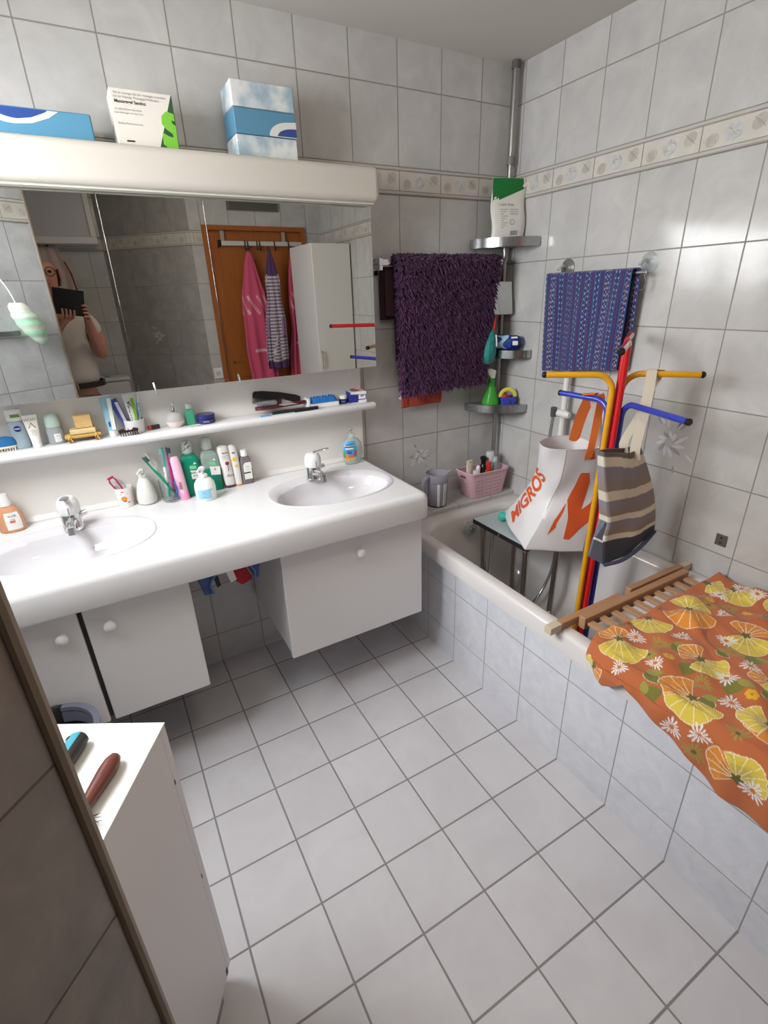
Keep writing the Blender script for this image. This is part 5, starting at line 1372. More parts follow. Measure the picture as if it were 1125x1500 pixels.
Cc[(uu > 0.36) & (uu < 0.46)] = (92, 46, 92)
dash = ((V*46 + kk*0.37) % 1.0) < 0.36
Cc[((uu > 0.02) & (uu < 0.085)) & dash] = (176, 188, 214)
Cc[((uu > 0.74) & (uu < 0.805)) & (((V*46+0.5+kk*0.2) % 1.0) < 0.36)] = (166, 178, 206)
Cc[((uu > 0.88) & (uu < 0.935)) & (((V*66+0.2) % 1.0) < 0.6) & (kk % 2 == 0)] = (186, 140, 110)
Cc[((uu > 0.24) & (uu < 0.29)) & (((V*66+0.2) % 1.0) < 0.6) & (kk % 2 == 1)] = (120, 120, 150)
m_tw = attr_mat('towel_weave', 0.95, 0.3, (700, 0.5))
painted(tw, 'towel', G, Cc, m_tw, solid=0.003)

# shower set
sw = thing('shower_set', 'white shower riser rail with slider and steel hose on the right wall', 'shower', (-0.04, -0.474, 0.8))
m_swh = M('shower_white', (226, 224, 218), 0.3)
part(sw, 'riser_rail', MB().tube([(-0.045, -0.474, 0.78), (-0.045, -0.474, 1.20)], 0.0125, 14), m_swh, world=True)
for z in (0.80, 1.185): part(sw, 'wall_bracket', MB().tube([(-0.0005, -0.474, z), (-0.036, -0.474, z)], 0.012, 12), m_swh, world=True)
part(sw, 'slider', MB().tube([(-0.060, -0.440, 1.022), (-0.060, -0.505, 1.018), (-0.058, -0.520, 1.017)], [0.017, 0.017, 0.012], 16), m_swh, world=True)
part(sw, 'holder_clamp', MB().tube([(-0.072, -0.446, 1.005), (-0.080, -0.452, 1.042)], 0.0135, 12), M('clamp_grey', (84, 84, 84), 0.4), world=True)
hp = spline([(-0.079, -0.4515, 1.00), (-0.088, -0.455, 0.90), (-0.092, -0.48, 0.75), (-0.092, -0.53, 0.60), (-0.100, -0.565, 0.44), (-0.130, -0.585, 0.32), (-0.19, -0.585, 0.21), (-0.27, -0.590, 0.160), (-0.36, -0.575, 0.156), (-0.41, -0.52, 0.160), (-0.40, -0.46, 0.22), (-0.34, -0.40, 0.36), (-0.30, -0.36, 0.50)], 8)
part(sw, 'hose', MB().tube(hp, 0.0072, 10), M('hose_steel', (186, 186, 184), 0.2, metal=1.0), world=True)

so = thing('wall_socket', 'small square grey metal plate with two dark holes on the right wall tiles', 'outlet plate', (0, -1.187, 0.693))
part(so, 'plate', MB().obox((-0.0022, -1.187, 0.693), (0, 1, 0), (1, 0, 0), (0, 0, 1), 0.0185, 0.0018, 0.0215), M('plate_grey', (120, 112, 106), 0.35, metal=0.6), world=True, bevel=0.0015)
for z in (0.702, 0.684): part(so, 'hole', MB().ell((-0.0042, -1.187, z), 0.0006, 0.0042, 0.0036, 10, 6), m_black, world=True)

# ================================================================== bathtub
bt = thing('bathtub', 'white enamel bathtub behind the tiled front', 'bathtub', (-0.35, -1.03, 0.0))
X0, X1, Y0, Y1 = -0.6955, -0.002, -1.885, -0.1735
def tr(xl, xr, yl, yh, r, z): return rrect(xl, xr, yl, yh, r, 10, z)
R = [tr(X0+0.028, X1, Y0, Y1, 0.012, 0.470), tr(X0, X1, Y0, Y1, 0.012, 0.4705), tr(X0, X1, Y0, Y1, 0.014, 0.528), tr(X0+0.004, X1-0.001, Y0+0.004, Y1-0.001, 0.016, 0.536), tr(X0+0.012, X1-0.006, Y0+0.01, Y1-0.006, 0.02, 0.540),
     tr(-0.652, -0.050, Y0+0.06, -0.226, 0.13, 0.540), tr(-0.642, -0.060, Y0+0.07, -0.238, 0.13, 0.534), tr(-0.636, -0.068, Y0+0.08, -0.250, 0.13, 0.515),
     tr(-0.622, -0.085, Y0+0.14, -0.272, 0.14, 0.36), tr(-0.604, -0.105, Y0+0.22, -0.300, 0.15, 0.22), tr(-0.570, -0.14, Y0+0.30, -0.340, 0.15, 0.160), tr(-0.52, -0.19, Y0+0.36, -0.40, 0.13, 0.140), tr(-0.45, -0.26, Y0+0.45, -0.48, 0.09, 0.136)]
part(bt, 'tub_shell', MB().loft(R[::-1], cap0=True, cap1=False), m_enamel, world=True, smooth=50)
kx, ky, kz = -0.378, -0.262, 0.475
kb = MB().loft([[(kx + r*math.cos(a), ky - d, kz + r*math.sin(a)) for a in np.linspace(0, 2*PI, 25)[:-1]] for d, r in ((0.0, 0.018), (0.012, 0.018), (0.016, 0.032), (0.030, 0.035), (0.040, 0.030), (0.043, 0.018))])
k_ = part(bt, 'overflow_knob', kb, M('knob_clear', (226, 228, 224), 0.08, trans=0.55, ior=1.2), world=True)
part(k_, 'knob_core', MB().loft([[(kx + r*math.cos(a), ky - d, kz + r*math.sin(a)) for a in np.linspace(0, 2*PI, 19)[:-1]] for d, r in ((0.0435, 0.016), (0.046, 0.014))]), M('core_grey', (150, 148, 144), 0.2, metal=0.8), world=True)
mb = MB()
for k in range(10):
    a = k*PI/5; mb.tube([(kx + 0.034*math.cos(a), ky-0.016, kz+0.034*math.sin(a)), (kx + 0.0335*math.cos(a), ky-0.034, kz+0.0335*math.sin(a))], 0.004, 6)
part(k_, 'grip_ribs', mb, M('knob_clear', (226, 228, 224)), world=True)
part(bt, 'drain', MB().lathe([(0, 0), (0.028, 0), (0.026, 0.004), (0, 0.004)], 20, (-0.355, -0.56, 0.1365)), m_chrome, world=True)

# stool in the tub
st = thing('bath_stool', 'low stool with pale blue top, black edge and steel legs standing in the bathtub', 'stool', (-0.25, -0.495, 0.137))
SX0, SX1, SY0, SY1, SZ = -0.400, -0.130, -0.672, -0.325, 0.550
part(st, 'seat', MB().box(SX0+0.0015, SY0+0.0015, SZ-0.019, SX1-0.0015, SY1-0.0015, SZ), M('stool_top', (190, 204, 206), 0.3), world=True, bevel=0.004)
mb = MB().loft([rrect(SX0-o, SX1+o, SY0-o, SY1+o, 0.012, 5, z) for o, z in ((0, SZ-0.021), (0.001, SZ-0.021), (0.001, SZ-0.002), (-0.001, SZ-0.001))], cap0=True, cap1=False)
part(st, 'edge_band', mb, M('edge_black', (34, 33, 34), 0.5), world=True)
part(st, 'edge_clip', MB().box(SX0-0.0025, -0.512, SZ-0.0205, SX0-0.0011, -0.503, SZ-0.003), m_steel, world=True)
for lx, ly, dx, dy in ((SX0+0.035, SY0+0.035, -0.02, -0.03), (SX0+0.035, SY1-0.035, -0.020, -0.050), (SX1-0.035, SY0+0.035, -0.045, -0.03), (SX1-0.035, SY1-0.035, -0.062, -0.080)):
    pts = spline([(lx+0.04*(1 if lx < -0.25 else -1), ly, SZ-0.030), (lx+0.006*(1 if lx < -0.25 else -1), ly, SZ-0.034), (lx+dx*0.3, ly+dy*0.3, SZ-0.07), (lx+dx, ly+dy, 0.20), (lx+dx*1.2, ly+dy*1.2, 0.165)], 5)
    lg = part(st, 'leg', MB().tube(pts, 0.0122, 12), M('stool_steel', (168, 164, 158), 0.18, metal=1.0), world=True)
    part(lg, 'rubber_foot', MB().tube([pts[-1], (pts[-1][0], pts[-1][1], 0.1425)], 0.013, 12), m_black, world=True)
tl = thing('bath_toy', 'turquoise rubbery ball peeping out behind the white and orange bag on the stool', 'bath toy', (-0.305, -0.425, SZ))
part(tl, 'body', MB().ell((0, 0, 0.0225), 0.022, 0.022, 0.022, 18, 12), M('turquoise', (64, 190, 172), 0.5))

# ---------------------------------------------------------------- folding clothes stand
cl = thing('clothes_stand', 'folded clothes drying stand with yellow, red and blue tube arms standing in the bathtub', 'drying stand', (-0.33, -0.90, 0.137))
m_yel = M('tube_yellow', (226, 164, 30), 0.25, coat=0.4)
m_rd = M('tube_red', (206, 30, 34), 0.25, coat=0.4)
m_bl = M('tube_blue2', (48, 62, 170), 0.25, coat=0.4)
TR = 0.0098
base = np.array((-0.322, -0.918, 0.142))
def stand_arm(tip, mid, foot, bend, mat, hole=False):
    tip, mid, foot = map(np.array, (tip, mid, foot))
    d = tip - mid; d = d/np.linalg.norm(d); dn = (foot-mid)/np.linalg.norm(foot-mid)
    c0, c1 = mid + d*bend, mid + dn*bend
    pts = [tip] + bez(c0, mid + d*bend*0.45, mid + dn*bend*0.45, c1, 8) + [mid + (foot-mid)*0.5, foot]
    o = part(cl, 'tube', MB().tube(pts, TR, 14), mat, world=True)
    part(o, 'end_cap', MB().tube([tip - d*0.004, tip + d*0.004, tip + d*0.009], [TR*1.05, TR*1.08, TR*0.6], 14), m_black, world=True)
    part(o, 'end_cap', MB().tube([foot, foot + dn*0.004], TR*1.05, 12), m_black, world=True)
    return o
RV = np.array((0.876, -0.481, 0.0)); FV = np.array((0.481, 0.876, 0.0))
ft = base.copy()
fy1, fy2 = ft - RV*0.024 - FV*0.004, ft - RV*0.020 + FV*0.022
fr1, fr2 = ft - FV*0.012 + RV*0.001, ft + RV*0.003 + FV*0.016
fb1, fb2 = ft + RV*0.026 - FV*0.004, ft + RV*0.022 + FV*0.022
def pole_at(foot, z): return np.array((foot[0], foot[1], z))
yl = pole_at(base - RV*0.014 - FV*0.002, 1.2575); yr = pole_at(base + RV*0.028 + FV*0.022, 1.2575)
stand_arm((-0.494, -0.771, 1.2575), yl, fy1, 0.055, m_yel)
stand_arm((-0.146, -1.080, 1.2575), yr, fy2 + RV*0.02, 0.055, m_yel)
stand_arm((-0.333+0.012, -0.692, 1.168), pole_at(base - RV*0.004 + FV*0.030, 1.168), fb2 - RV*0.022 + FV*0.006, 0.050, m_bl)
stand_arm((-0.383, -1.200, 1.168), pole_at(base + RV*0.028 - FV*0.002, 1.168), fb1, 0.050, m_bl)
stand_arm((-0.557, -1.085, 1.358), pole_at(base + RV*0.010 - FV*0.014, 1.358), fr1, 0.045, m_rd)
stand_arm((-0.105, -0.786, 1.358), pole_at(base + RV*0.012 + FV*0.008, 1.358), fr2 + RV*0.002, 0.045, m_rd)

# ---------------------------------------------------------------- white and orange carrier bag
bag = thing('carrier_bag', 'large white and orange shopping bag hanging on the blue arm, sagging on the stool', 'bag', (-0.30, -0.70, 0.56))
LV = [(-0.373, -0.662, 0.985), (-0.322, -0.612, 0.86), (-0.310, -0.560, 0.76), (-0.290, -0.480, 0.67), (-0.281, -0.400, 0.5795)]
CV = [(-0.353, -0.775, 0.980), (-0.335, -0.750, 0.86), (-0.322, -0.705, 0.76), (-0.372, -0.708, 0.67), (-0.436, -0.700, 0.563)]
RW = [(-0.215, -0.812, 0.972), (-0.200, -0.803, 0.86), (-0.198, -0.800, 0.76), (-0.208, -0.802, 0.65), (-0.222, -0.803, 0.537)]
BV = [(-0.190, -0.672, 0.985), (-0.180, -0.660, 0.86), (-0.172, -0.640, 0.76), (-0.165, -0.620, 0.67), (-0.160, -0.600, 0.5765)]
def vcurve(P, v):
    P = np.array(P); x = v*(len(P)-1); i = min(int(x), len(P)-2); t = x-i
    a = P[max(i-1, 0)]; b = P[i]; c = P[i+1]; d = P[min(i+2, len(P)-1)]
    return 0.5*(2*b + (c-a)*t + (2*a-5*b+4*c-d)*t*t + (3*b-a-3*c+d)*t**3)
def bagpt(u, v, off=0.0):
    """u in 0..4 round the bag (0 left edge, 1 crease, 2 right edge, 3 back), v 0 top .. 1 bottom"""
    u = u % 4.0
    cs_ = [vcurve(Q, v) for Q in (LV, CV, RW, BV)]
    i = int(u); t = u - i
    a, b = cs_[i], cs_[(i+1) % 4]
    p = a + (b-a)*t
    ctr = sum(cs_)/4.0
    e = (b-a); n = np.array((e[1], -e[0], 0.0)); n /= np.linalg.norm(n)
    if n @ (p-ctr) < 0: n = -n
    bul = (0.014 if i in (0, 3) else 0.006)*math.sin(PI*t)*(1-0.3*v)
    if i in (0, 3): bul += 0.022*math.sin(PI*t)*max(0, 1-v*3)
    wr = 0.004*math.sin(9*v+5*t+i)*math.sin(PI*t)*math.sin(PI*min(1, v*1.1)) + 0.003*math.sin(23*v-7*t+2*i)*math.sin(PI*t)*v
    return p + n*(bul + wr + off)
NUb, NVb = 48, 44
G = [[bagpt(4.0*j/NUb, i/(NVb-1)) for j in range(NUb+1)] for i in range(NVb)]
m_bag = M('bag_white', (232, 228, 228), 0.35, spec=0.4, bump=(220, 0.12))
body = part(bag, 'bag_body', MB().grid(G), m_bag, world=True, smooth=60, solid=0.0012)
part(body, 'bottom', MB().add([bagpt(4.0*j/NUb, 1.0) for j in range(NUb)], [tuple(range(NUb))]), m_bag, world=True)
part(body, 'hem', MB().tube([bagpt(4.0*j/NUb, 0.004) for j in range(NUb+1)], 0.0018, 6), M('bag_seam', (214, 208, 206), 0.5), world=True)
part(body, 'seam', MB().tube([bagpt(1.0, q, 0.0005) for q in np.linspace(0.0, 0.62, 20)], 0.0014, 6), M('bag_seam', (214, 208, 206)), world=True)
m_or = M('bag_orange', (226, 96, 50), 0.4)
mb = MB()
VT = np.linspace(0, 1, 101); AL = np.concatenate([[0], np.cumsum([np.linalg.norm(bagpt(0.35, VT[i+1])-bagpt(0.35, VT[i])) for i in range(100)])])
AC = float(np.interp(0.585, VT, AL))
PG = np.array([[bagpt(1.0*i/40-0.25*0, v) for i in range(41)] for v in np.linspace(0, 1, 81)])
PN = np.cross(np.gradient(PG, axis=1), np.gradient(PG, axis=0)); PN /= np.linalg.norm(PN, axis=2, keepdims=True)
if PN[40, 20] @ np.array((-1.0, -0.3, 0)) < 0: PN = -PN
PGf, PNf = PG.reshape(-1, 3), PN.reshape(-1, 3)
def letter_fn(x, y):
    v = float(np.interp(AC - x, AL, VT))
    c = np.array(bagpt(0.33, v)); T = np.array(bagpt(0.33, v-0.02)) - np.array(bagpt(0.33, v+0.02)); T /= np.linalg.norm(T)
    n = PNf[np.argmin(((PGf-c)**2).sum(1))]
    Bv = np.cross(n, T); Bv /= np.linalg.norm(Bv)
    p = c + Bv*y
    k = np.argmin(((PGf-p)**2).sum(1))
    return p - PNf[k]*((p-PGf[k]) @ PNf[k]) + PNf[k]*0.0026
v2, f2 = text2d('MIGROS', 0.090, 0.03, 0.90)
for _ in range(2):
    nf_ = []
    for tri in f2:
        for q in range(1, len(tri)-1):
            a, b, c = tri[0], tri[q], tri[q+1]; k = len(v2)
            v2 += [tuple((np.array(v2[i])+np.array(v2[j]))/2) for i, j in ((a, b), (b, c), (c, a))]
            nf_ += [(a, k, k+2), (k, b, k+1), (k+2, k+1, c), (k, k+1, k+2)]
    f2 = nf_
# letters rise along the bag, their tops run over its left edge
cut = MB(); cut.add([letter_fn(x, y) for x, y in v2], f2)
part(body, 'lettering', cut, m_or, world=True)
def rp(poly, name, eps=0.0014, n=10):
    """print on the shaded right face, polygon in (u 0..1 from crease, v 0..1 from top)"""
    tr_ = tessellate_polygon([[Vector((a, b, 0)) for a, b in poly]])
    V_, F_ = [Vector((a, b, 0)) for a, b in poly], [tuple(t) for t in tr_]
    for _ in range(3):
        NF = []
        for a, b, c in F_:
            k = len(V_); V_ += [(V_[a]+V_[b])/2, (V_[b]+V_[c])/2, (V_[c]+V_[a])/2]
            NF += [(a, k, k+2), (k, b, k+1), (k+2, k+1, c), (k, k+1, k+2)]
        F_ = NF
    return part(body, name, MB().add([bagpt(1.0 + min(max(p.x, 0.002), 0.998), min(max(p.y, 0.0), 1.0), eps) for p in V_], F_), m_or, world=True)
def uv(x, y):
    lx = np.interp(y, [490, 845, 1000, 1370], [630, 545, 440, 240]); rx = np.interp(y, [470, 1450], [930, 750])
    u = (x-lx)/(rx-lx); return (float(u), float((y-485)/(890+80*u)))
rp([uv(*p) for p in ((745, 682), (812, 690), (812, 780), (726, 1058), (800, 1010), (838, 960), (835, 1130), (790, 1180), (700, 1240), (620, 1312), (568, 1300), (600, 1120), (612, 950), (665, 855), (728, 705))], 'big_letter_print')
rp([uv(*p) for p in ((600, 975), (560, 1020), (478, 1135), (418, 1255), (490, 1205), (498, 1165), (560, 1060))], 'small_letter_print')
rp([uv(*p) for p in ((880, 735), (905, 745), (850, 1000), (838, 990))], 'stripe_print')
rp([uv(*p) for p in ((862, 500), (870, 590), (838, 592), (812, 582), (846, 500))], 'tab_print')
def ribbon(pts, wd, w, t=0.0012):
    P = [np.array(p, float) for p in pts]; wd = np.array(wd, float); wd /= np.linalg.norm(wd)
    R = []
    for i, p in enumerate(P):
        d = P[min(i+1, len(P)-1)] - P[max(i-1, 0)]; n = np.cross(d, wd); n /= np.linalg.norm(n)+1e-9
        R.append([p - wd*w/2 - n*t, p + wd*w/2 - n*t, p + wd*w/2 + n*t, p - wd*w/2 + n*t])
    return MB().loft(R)
S = np.array((-0.3150, -0.812, 1.1808))
hb1 = bagpt(3.02, 0.01)
part(bag, 'orange_handle', ribbon(spline([hb1 + np.array((0, 0, -0.02)), hb1*0.5+S*0.5+np.array((0.004, 0.004, 0.0)), S + np.array((0.018, 0.012, -0.016)), S + np.array((0.010, 0.004, -0.001)), S + np.array((0.0, 0.0, 0.0015)), S + np.array((-0.010, -0.003, -0.002))], 6), (0.50, -0.86, 0.10), 0.040), M('handle_orange', (240, 124, 58), 0.55), world=True)
part(bag, 'orange_handle', ribbon(spline([bagpt(1.62, 0.10, 0.004), bagpt(1.62, 0.0, 0.006) + np.array((0, -0.006, 0.02)), S*0.55 + bagpt(1.62, 0.0)*0.45 + np.array((0.024, -0.014, 0.0)), S + np.array((0.024, -0.030, -0.020)), S + np.array((0.012, -0.030, 0.001))], 6), (0.80, -0.45, 0.30), 0.028), M('handle_orange', (240, 124, 58)), world=True)
part(bag, 'pale_handle', ribbon(spline([bagpt(2.15, 0.02) + np.array((0, 0, -0.01)), bagpt(2.15, 0.0)*0.5 + S*0.5 + np.array((0.006, -0.01, 0.0)), S + np.array((0.022, -0.006, -0.016)), S + np.array((0.012, -0.006, 0.003))], 6), (0.60, -0.75, 0.20), 0.032), M('handle_pale', (226, 214, 208), 0.5), world=True)

# ---------------------------------------------------------------- striped tote bag
tote = thing('tote_bag', 'striped grey and cream tote bag with navy base hanging before the coloured tubes', 'bag', (-0.32, -1.0, 0.64))
TL = [(-0.470, 1.052), (-0.448, 0.960), (-0.418, 0.860), (-0.402, 0.800), (-0.408, 0.735), (-0.395, 0.640)]
TRr = [(-0.290, 1.036), (-0.235, 0.955), (-0.185, 0.870), (-0.158, 0.800), (-0.140, 0.735), (-0.136, 0.690)]
NVt, NUt = 130, 64
G, Cc = [], []
bands = [(0.0, 0.06, (112, 100, 94)), (0.06, 0.13, (222, 213, 196)), (0.13, 0.30, None), (0.30, 0.37, (222, 213, 196)), (0.37, 0.54, None), (0.54, 0.61, (222, 213, 196)), (0.61, 0.765, None), (0.765, 0.82, (222, 213, 196)), (0.82, 1.01, (62, 64, 76))]
for i in range(NVt):
    v = i/(NVt-1)
    l = vcurve([(x, 0, z) for x, z in TL], v); r = vcurve([(x, 0, z) for x, z in TRr], v)
    th = 0.022 + 0.020*min(1, v*1.5)
    row, crow = [], []
    for j in range(NUt+1):
        q = j/NUt
        if q < 0.42: s, y = q/0.42, -1.004 - 0.5*th
        elif q < 0.5: s, y = 1.0, -1.004 - 0.5*th + th*(q-0.42)/0.08
        elif q < 0.92: s, y = 1-(q-0.5)/0.42, -1.004 + 0.5*th
        else: s, y = 0.0, -1.004 + 0.5*th - th*(q-0.92)/0.08
        p = l + (r-l)*s
        bul = 0.012*math.sin(PI*s)*(0.3+0.7*v)*(-1 if q < 0.46 else 0.6) + 0.005*math.sin(7*s+9*v)*math.sin(PI*s)*(1 if q < 0.46 else 0)
        sag = -0.012*math.sin(PI*s)*(1-v)*(1 if q < 0.46 else 0.3)
        row.append((p[0], y + bul, p[2] + sag + 0.004*math.sin(5*s+v*3)*math.sin(PI*s)))
        vv = v + 0.012*math.sin(4*s+1)
        for a, b, c in bands:
            if a <= vv < b:
                if c is None:
                    k = (vv-a)/(b-a); c = (np.array((140, 137, 150))*(1-k) + np.array((148, 130, 118))*k)
                crow.append(c); break
        else: crow.append((112, 100, 94) if vv < 0.5 else (62, 64, 76))
    G.append(row); Cc.append(crow)
m_tote = attr_mat('tote_canvas', 0.9, 0.1, (900, 0.4))
painted(tote, 'bag_body', G, Cc, m_tote, solid=0.002)
bot = G[-1]
part(tote, 'base_panel', MB().add([bot[j] for j in range(NUt)], [tuple(range(NUt))]), M('tote_navy', (66, 70, 86), 0.9), world=True)
part(tote, 'base_fold', MB().tube(spline([(-0.398, -1.030, 0.640), (-0.33, -1.050, 0.650), (-0.24, -1.050, 0.676), (-0.140, -1.028, 0.700)], 6), 0.009, 8, flat=0.6), M('tote_navy', (66, 70, 86)), world=True)
part(tote, 'side_gusset', MB().loft([[(-0.409, -1.016, 0.800), (-0.402, -1.020, 0.735), (-0.395, -1.022, 0.638), (-0.446, -1.000, 0.672), (-0.432, -1.000, 0.735)], [(-0.405, -0.994, 0.800), (-0.398, -0.994, 0.735), (-0.391, -0.994, 0.640), (-0.440, -0.990, 0.674), (-0.428, -0.990, 0.735)]]), M('tote_slate', (104, 108, 124), 0.9), world=True, bevel=0.002)
part(tote, 'white_label', MB().tube([(-0.4355, -1.002, 0.742), (-0.4105, -1.0195, 0.728)], 0.004, 6), m_paper, world=True)
m_str = M('strap_cream', (216, 206, 186), 0.85, bump=(900, 0.4))
hang = np.array((-0.238, -0.971, 1.2698)); nH = np.array((-0.766, -0.643, 0)); dH = np.array((0.643, -0.766, 0))
part(tote, 'strap', ribbon(spline([(-0.318, -1.022, 1.00), (-0.322, -1.018, 1.045), (-0.280, -1.000, 1.17), hang + nH*0.014 + np.array((0, 0, -0.012)), hang + nH*0.008 + np.array((0, 0, -0.001)), hang + np.array((0, 0, 0.0012)), hang - nH*0.006], 6), (0.643, -0.766, 0.0), 0.030), m_str, world=True)
part(tote, 'strap', ribbon(spline([(-0.335, -0.990, 1.02), (-0.335, -0.985, 1.06), (-0.265, -0.975, 1.13), (-0.224, -0.968, 1.20), hang + dH*0.026 - nH*0.016 + np.array((0, 0, -0.014)), hang + dH*0.026 - nH*0.010 + np.array((0, 0, -0.001)), hang + dH*0.026 - nH*0.003 + np.array((0, 0, 0.0012))], 6), (0.643, -0.766, 0.0), 0.026), m_str, world=True)

# ---------------------------------------------------------------- slatted wooden rack and printed cloth
rk = thing('bath_rack', 'slatted beech rack lying across the bathtub under the flowered cloth', 'rack', (-0.35, -1.42, 0.541))
m_be = wood_mat('beech', (190, 148, 112), (164, 118, 84), (1, 0, 0), 0.5, 10)
m_bes = wood_mat('beech_slat', (196, 156, 120), (172, 128, 94), (0, 1, 0), 0.5, 10)
m_bend = M('beech_pale', (206, 190, 166), 0.6)
ZR = 0.5405
part(rk, 'telescopic_bar', MB().box(-0.690, -1.122, ZR, -0.400, -1.098, ZR+0.026), m_be, world=True, bevel=0.003)
part(rk, 'telescopic_bar', MB().box(-0.350, -1.112, ZR+0.001, -0.052, -1.090, ZR+0.029), m_be, world=True, bevel=0.003)
part(rk, 'bar_end', MB().box(-0.738, -1.124, ZR, -0.6905, -1.097, ZR+0.026), m_bend, world=True, bevel=0.002)
part(rk, 'bar_end', MB().box(-0.0515, -1.114, ZR+0.001, -0.004, -1.089, ZR+0.027), m_bend, world=True, bevel=0.002)
part(rk, 'frame_bar', MB().box(-0.620, -1.150, ZR-0.008, -0.080, -1.1245, ZR+0.034), m_be, world=True, bevel=0.004)
part(rk, 'frame_bar', MB().box(-0.560, -1.775, ZR+0.0005, -0.080, -1.745, ZR+0.018), m_be, world=True, bevel=0.004)
for k in range(10):
    x = -0.596 + 0.0545*k
    part(rk, 'slat', MB().box(x-0.0125, -1.7445, ZR+0.006, x+0.0125, -1.1505, ZR+0.017), m_bes, world=True, bevel=0.002)
part(rk, 'telescopic_bar', MB().box(-0.690, -1.806, ZR, -0.010, -1.782, ZR+0.016), m_be, world=True, bevel=0.003)

ck = thing('table_cloth', 'orange cotton cloth printed with big flowers and daisies, spread over the rack and tub edge', 'cloth', (-0.37, -1.5, 0.58))
NS, NT_ = 400, 330
XT, XF, ZTC = -0.030, -0.708, 0.568
tv = np.linspace(0.015, 0.66, NT_)
hem_y = [1.20, 1.235, 1.27, 1.31, 1.335, 1.365, 1.42, 1.54, 1.64, 1.72, 1.86]
hem_z = [0.530, 0.520, 0.500, 0.486, 0.500, 0.528, 0.500, 0.462, 0.415, 0.420, 0.41]
G = np.zeros((NS, NT_, 3)); SS = np.zeros((NS, NT_)); TT = np.zeros((NS, NT_))
def wrinkle(x, y):
    w = 0.006*np.sin(22*x + 9*y + 1.0) + 0.005*np.sin(-13*x + 31*y) + 0.0035*np.sin(47*x + 21*y + 2) + 0.0028*np.sin(-38*x + 52*y + 0.6) + 0.0016*np.sin(90*x - 35*y)
    # a few sharp folds
    for cx, cy, dx, dy, a, wd in ((-0.28, -1.36, 0.75, -0.66, 0.014, 0.020), (-0.42, -1.42, -0.5, -0.86, 0.011, 0.018), (-0.15, -1.30, 0.9, -0.4, 0.012, 0.020), (-0.22, -1.55, 0.3, -0.95, 0.010, 0.022), (-0.52, -1.30, 0.6, -0.8, 0.008, 0.016)):
        n = math.hypot(dx, dy); dx, dy = dx/n, dy/n
        al = (x-cx)*dx + (y-cy)*dy; ac = -(x-cx)*dy + (y-cy)*dx
        w = w + a*np.exp(-(ac/wd)**2)*np.exp(-(al/0.13)**2)
    return w
for j, t in enumerate(tv):
    # leading edge of the cloth runs slightly askew
    y = -1.2 - t
    hz = np.interp(-y, hem_y, hem_z)
    Ltop = XT - XF; Ltot = Ltop + (ZTC - hz)
    s = np.linspace(0, Ltot, NS)
    x = np.where(s < Ltop, XT - s, XF); z = np.where(s < Ltop, ZTC, ZTC - (s - Ltop))
    # soft bend over the rim
    k = np.clip((s - (Ltop-0.03))/0.06, 0, 1)
    bend = (s > Ltop-0.03) & (s < Ltop+0.03)
    ang = k*PI/2
    x = np.where(bend, XF + 0.0382 - 0.0382*np.sin(ang), x); z = np.where(bend, ZTC - 0.0382 + 0.0382*np.cos(ang), z)
    wr = wrinkle(x, y)
    top = np.clip(1 - (s - (Ltop-0.05))/0.05, 0, 1)
    edge = np.clip(t/0.02, 0.25, 1)
    z = z + np.maximum(wr*edge, -0.004)*top + 0.012*np.exp(-(s/0.05)**2)*(1 if t > 0.02 else 0.4)
    hang = np.clip((s - Ltop)/0.05, 0, 1)
    x = x - hang*(0.006 + 0.007*np.sin(34*y+1.0)**2 + 0.010*math.exp(-((t-0.115)/0.03)**2))
    yy = y + 0.006*np.sin(s*11)*(1 if t < 0.03 else 0.3) + (0.030*np.clip((s-0.60)/0.1, 0, 1.2) - 0.050*np.clip((s-Ltop)/0.06, 0, 1)*0)*max(0, 1-t/0.10)*-1.0
    G[:, j, 0] = x; G[:, j, 1] = yy; G[:, j, 2] = z; SS[:, j] = s; TT[:, j] = t
Cc = np.zeros((NS, NT_, 3)); Cc[:] = (190, 106, 62)
ORA, YEL, WHT, LINE, OLV, OLV2, DKC = (222, 140, 52), (222, 196, 76), (236, 230, 226), (240, 224, 190), (122, 120, 52), (160, 152, 74), (104, 96, 44)
def lp(c):
    du, dv = SS - c[0], TT - c[1]
    return np.hypot(du, dv), np.arctan2(dv, du)
def dang(a, b): return (a - b + PI) % (2*PI) - PI
def leaf_(c, L, a, col, w=0.38, line=True):
    du, dv = SS - c[0], TT - c[1]
    p = du*math.cos(a) + dv*math.sin(a); q = -du*math.sin(a) + dv*math.cos(a)
    k = np.clip(p/L, 0, 1); half = L*w*np.sin(PI*k**0.8)
    ins = (p > 0) & (p < L) & (np.abs(q) < half)
    Cc[ins] = col
    if line: Cc[ins & (np.abs(q) > half - 0.0016)] = LINE if line == 2 else col
def star(c, R, n, col, cen, ph=0.0):
    r, th = lp(c); m = np.abs(np.sin(n*(th-ph)/2.0)); R_ = R*(0.82 + 0.18*np.sin(3*th+c[0]*40))
    ins = (r < R_) & (m < 0.86*np.sqrt(np.clip(1.02 - (r/R_)**4, 0, 1))) & (r > R*0.18)
    Cc[ins] = col; Cc[r < R*0.20] = cen
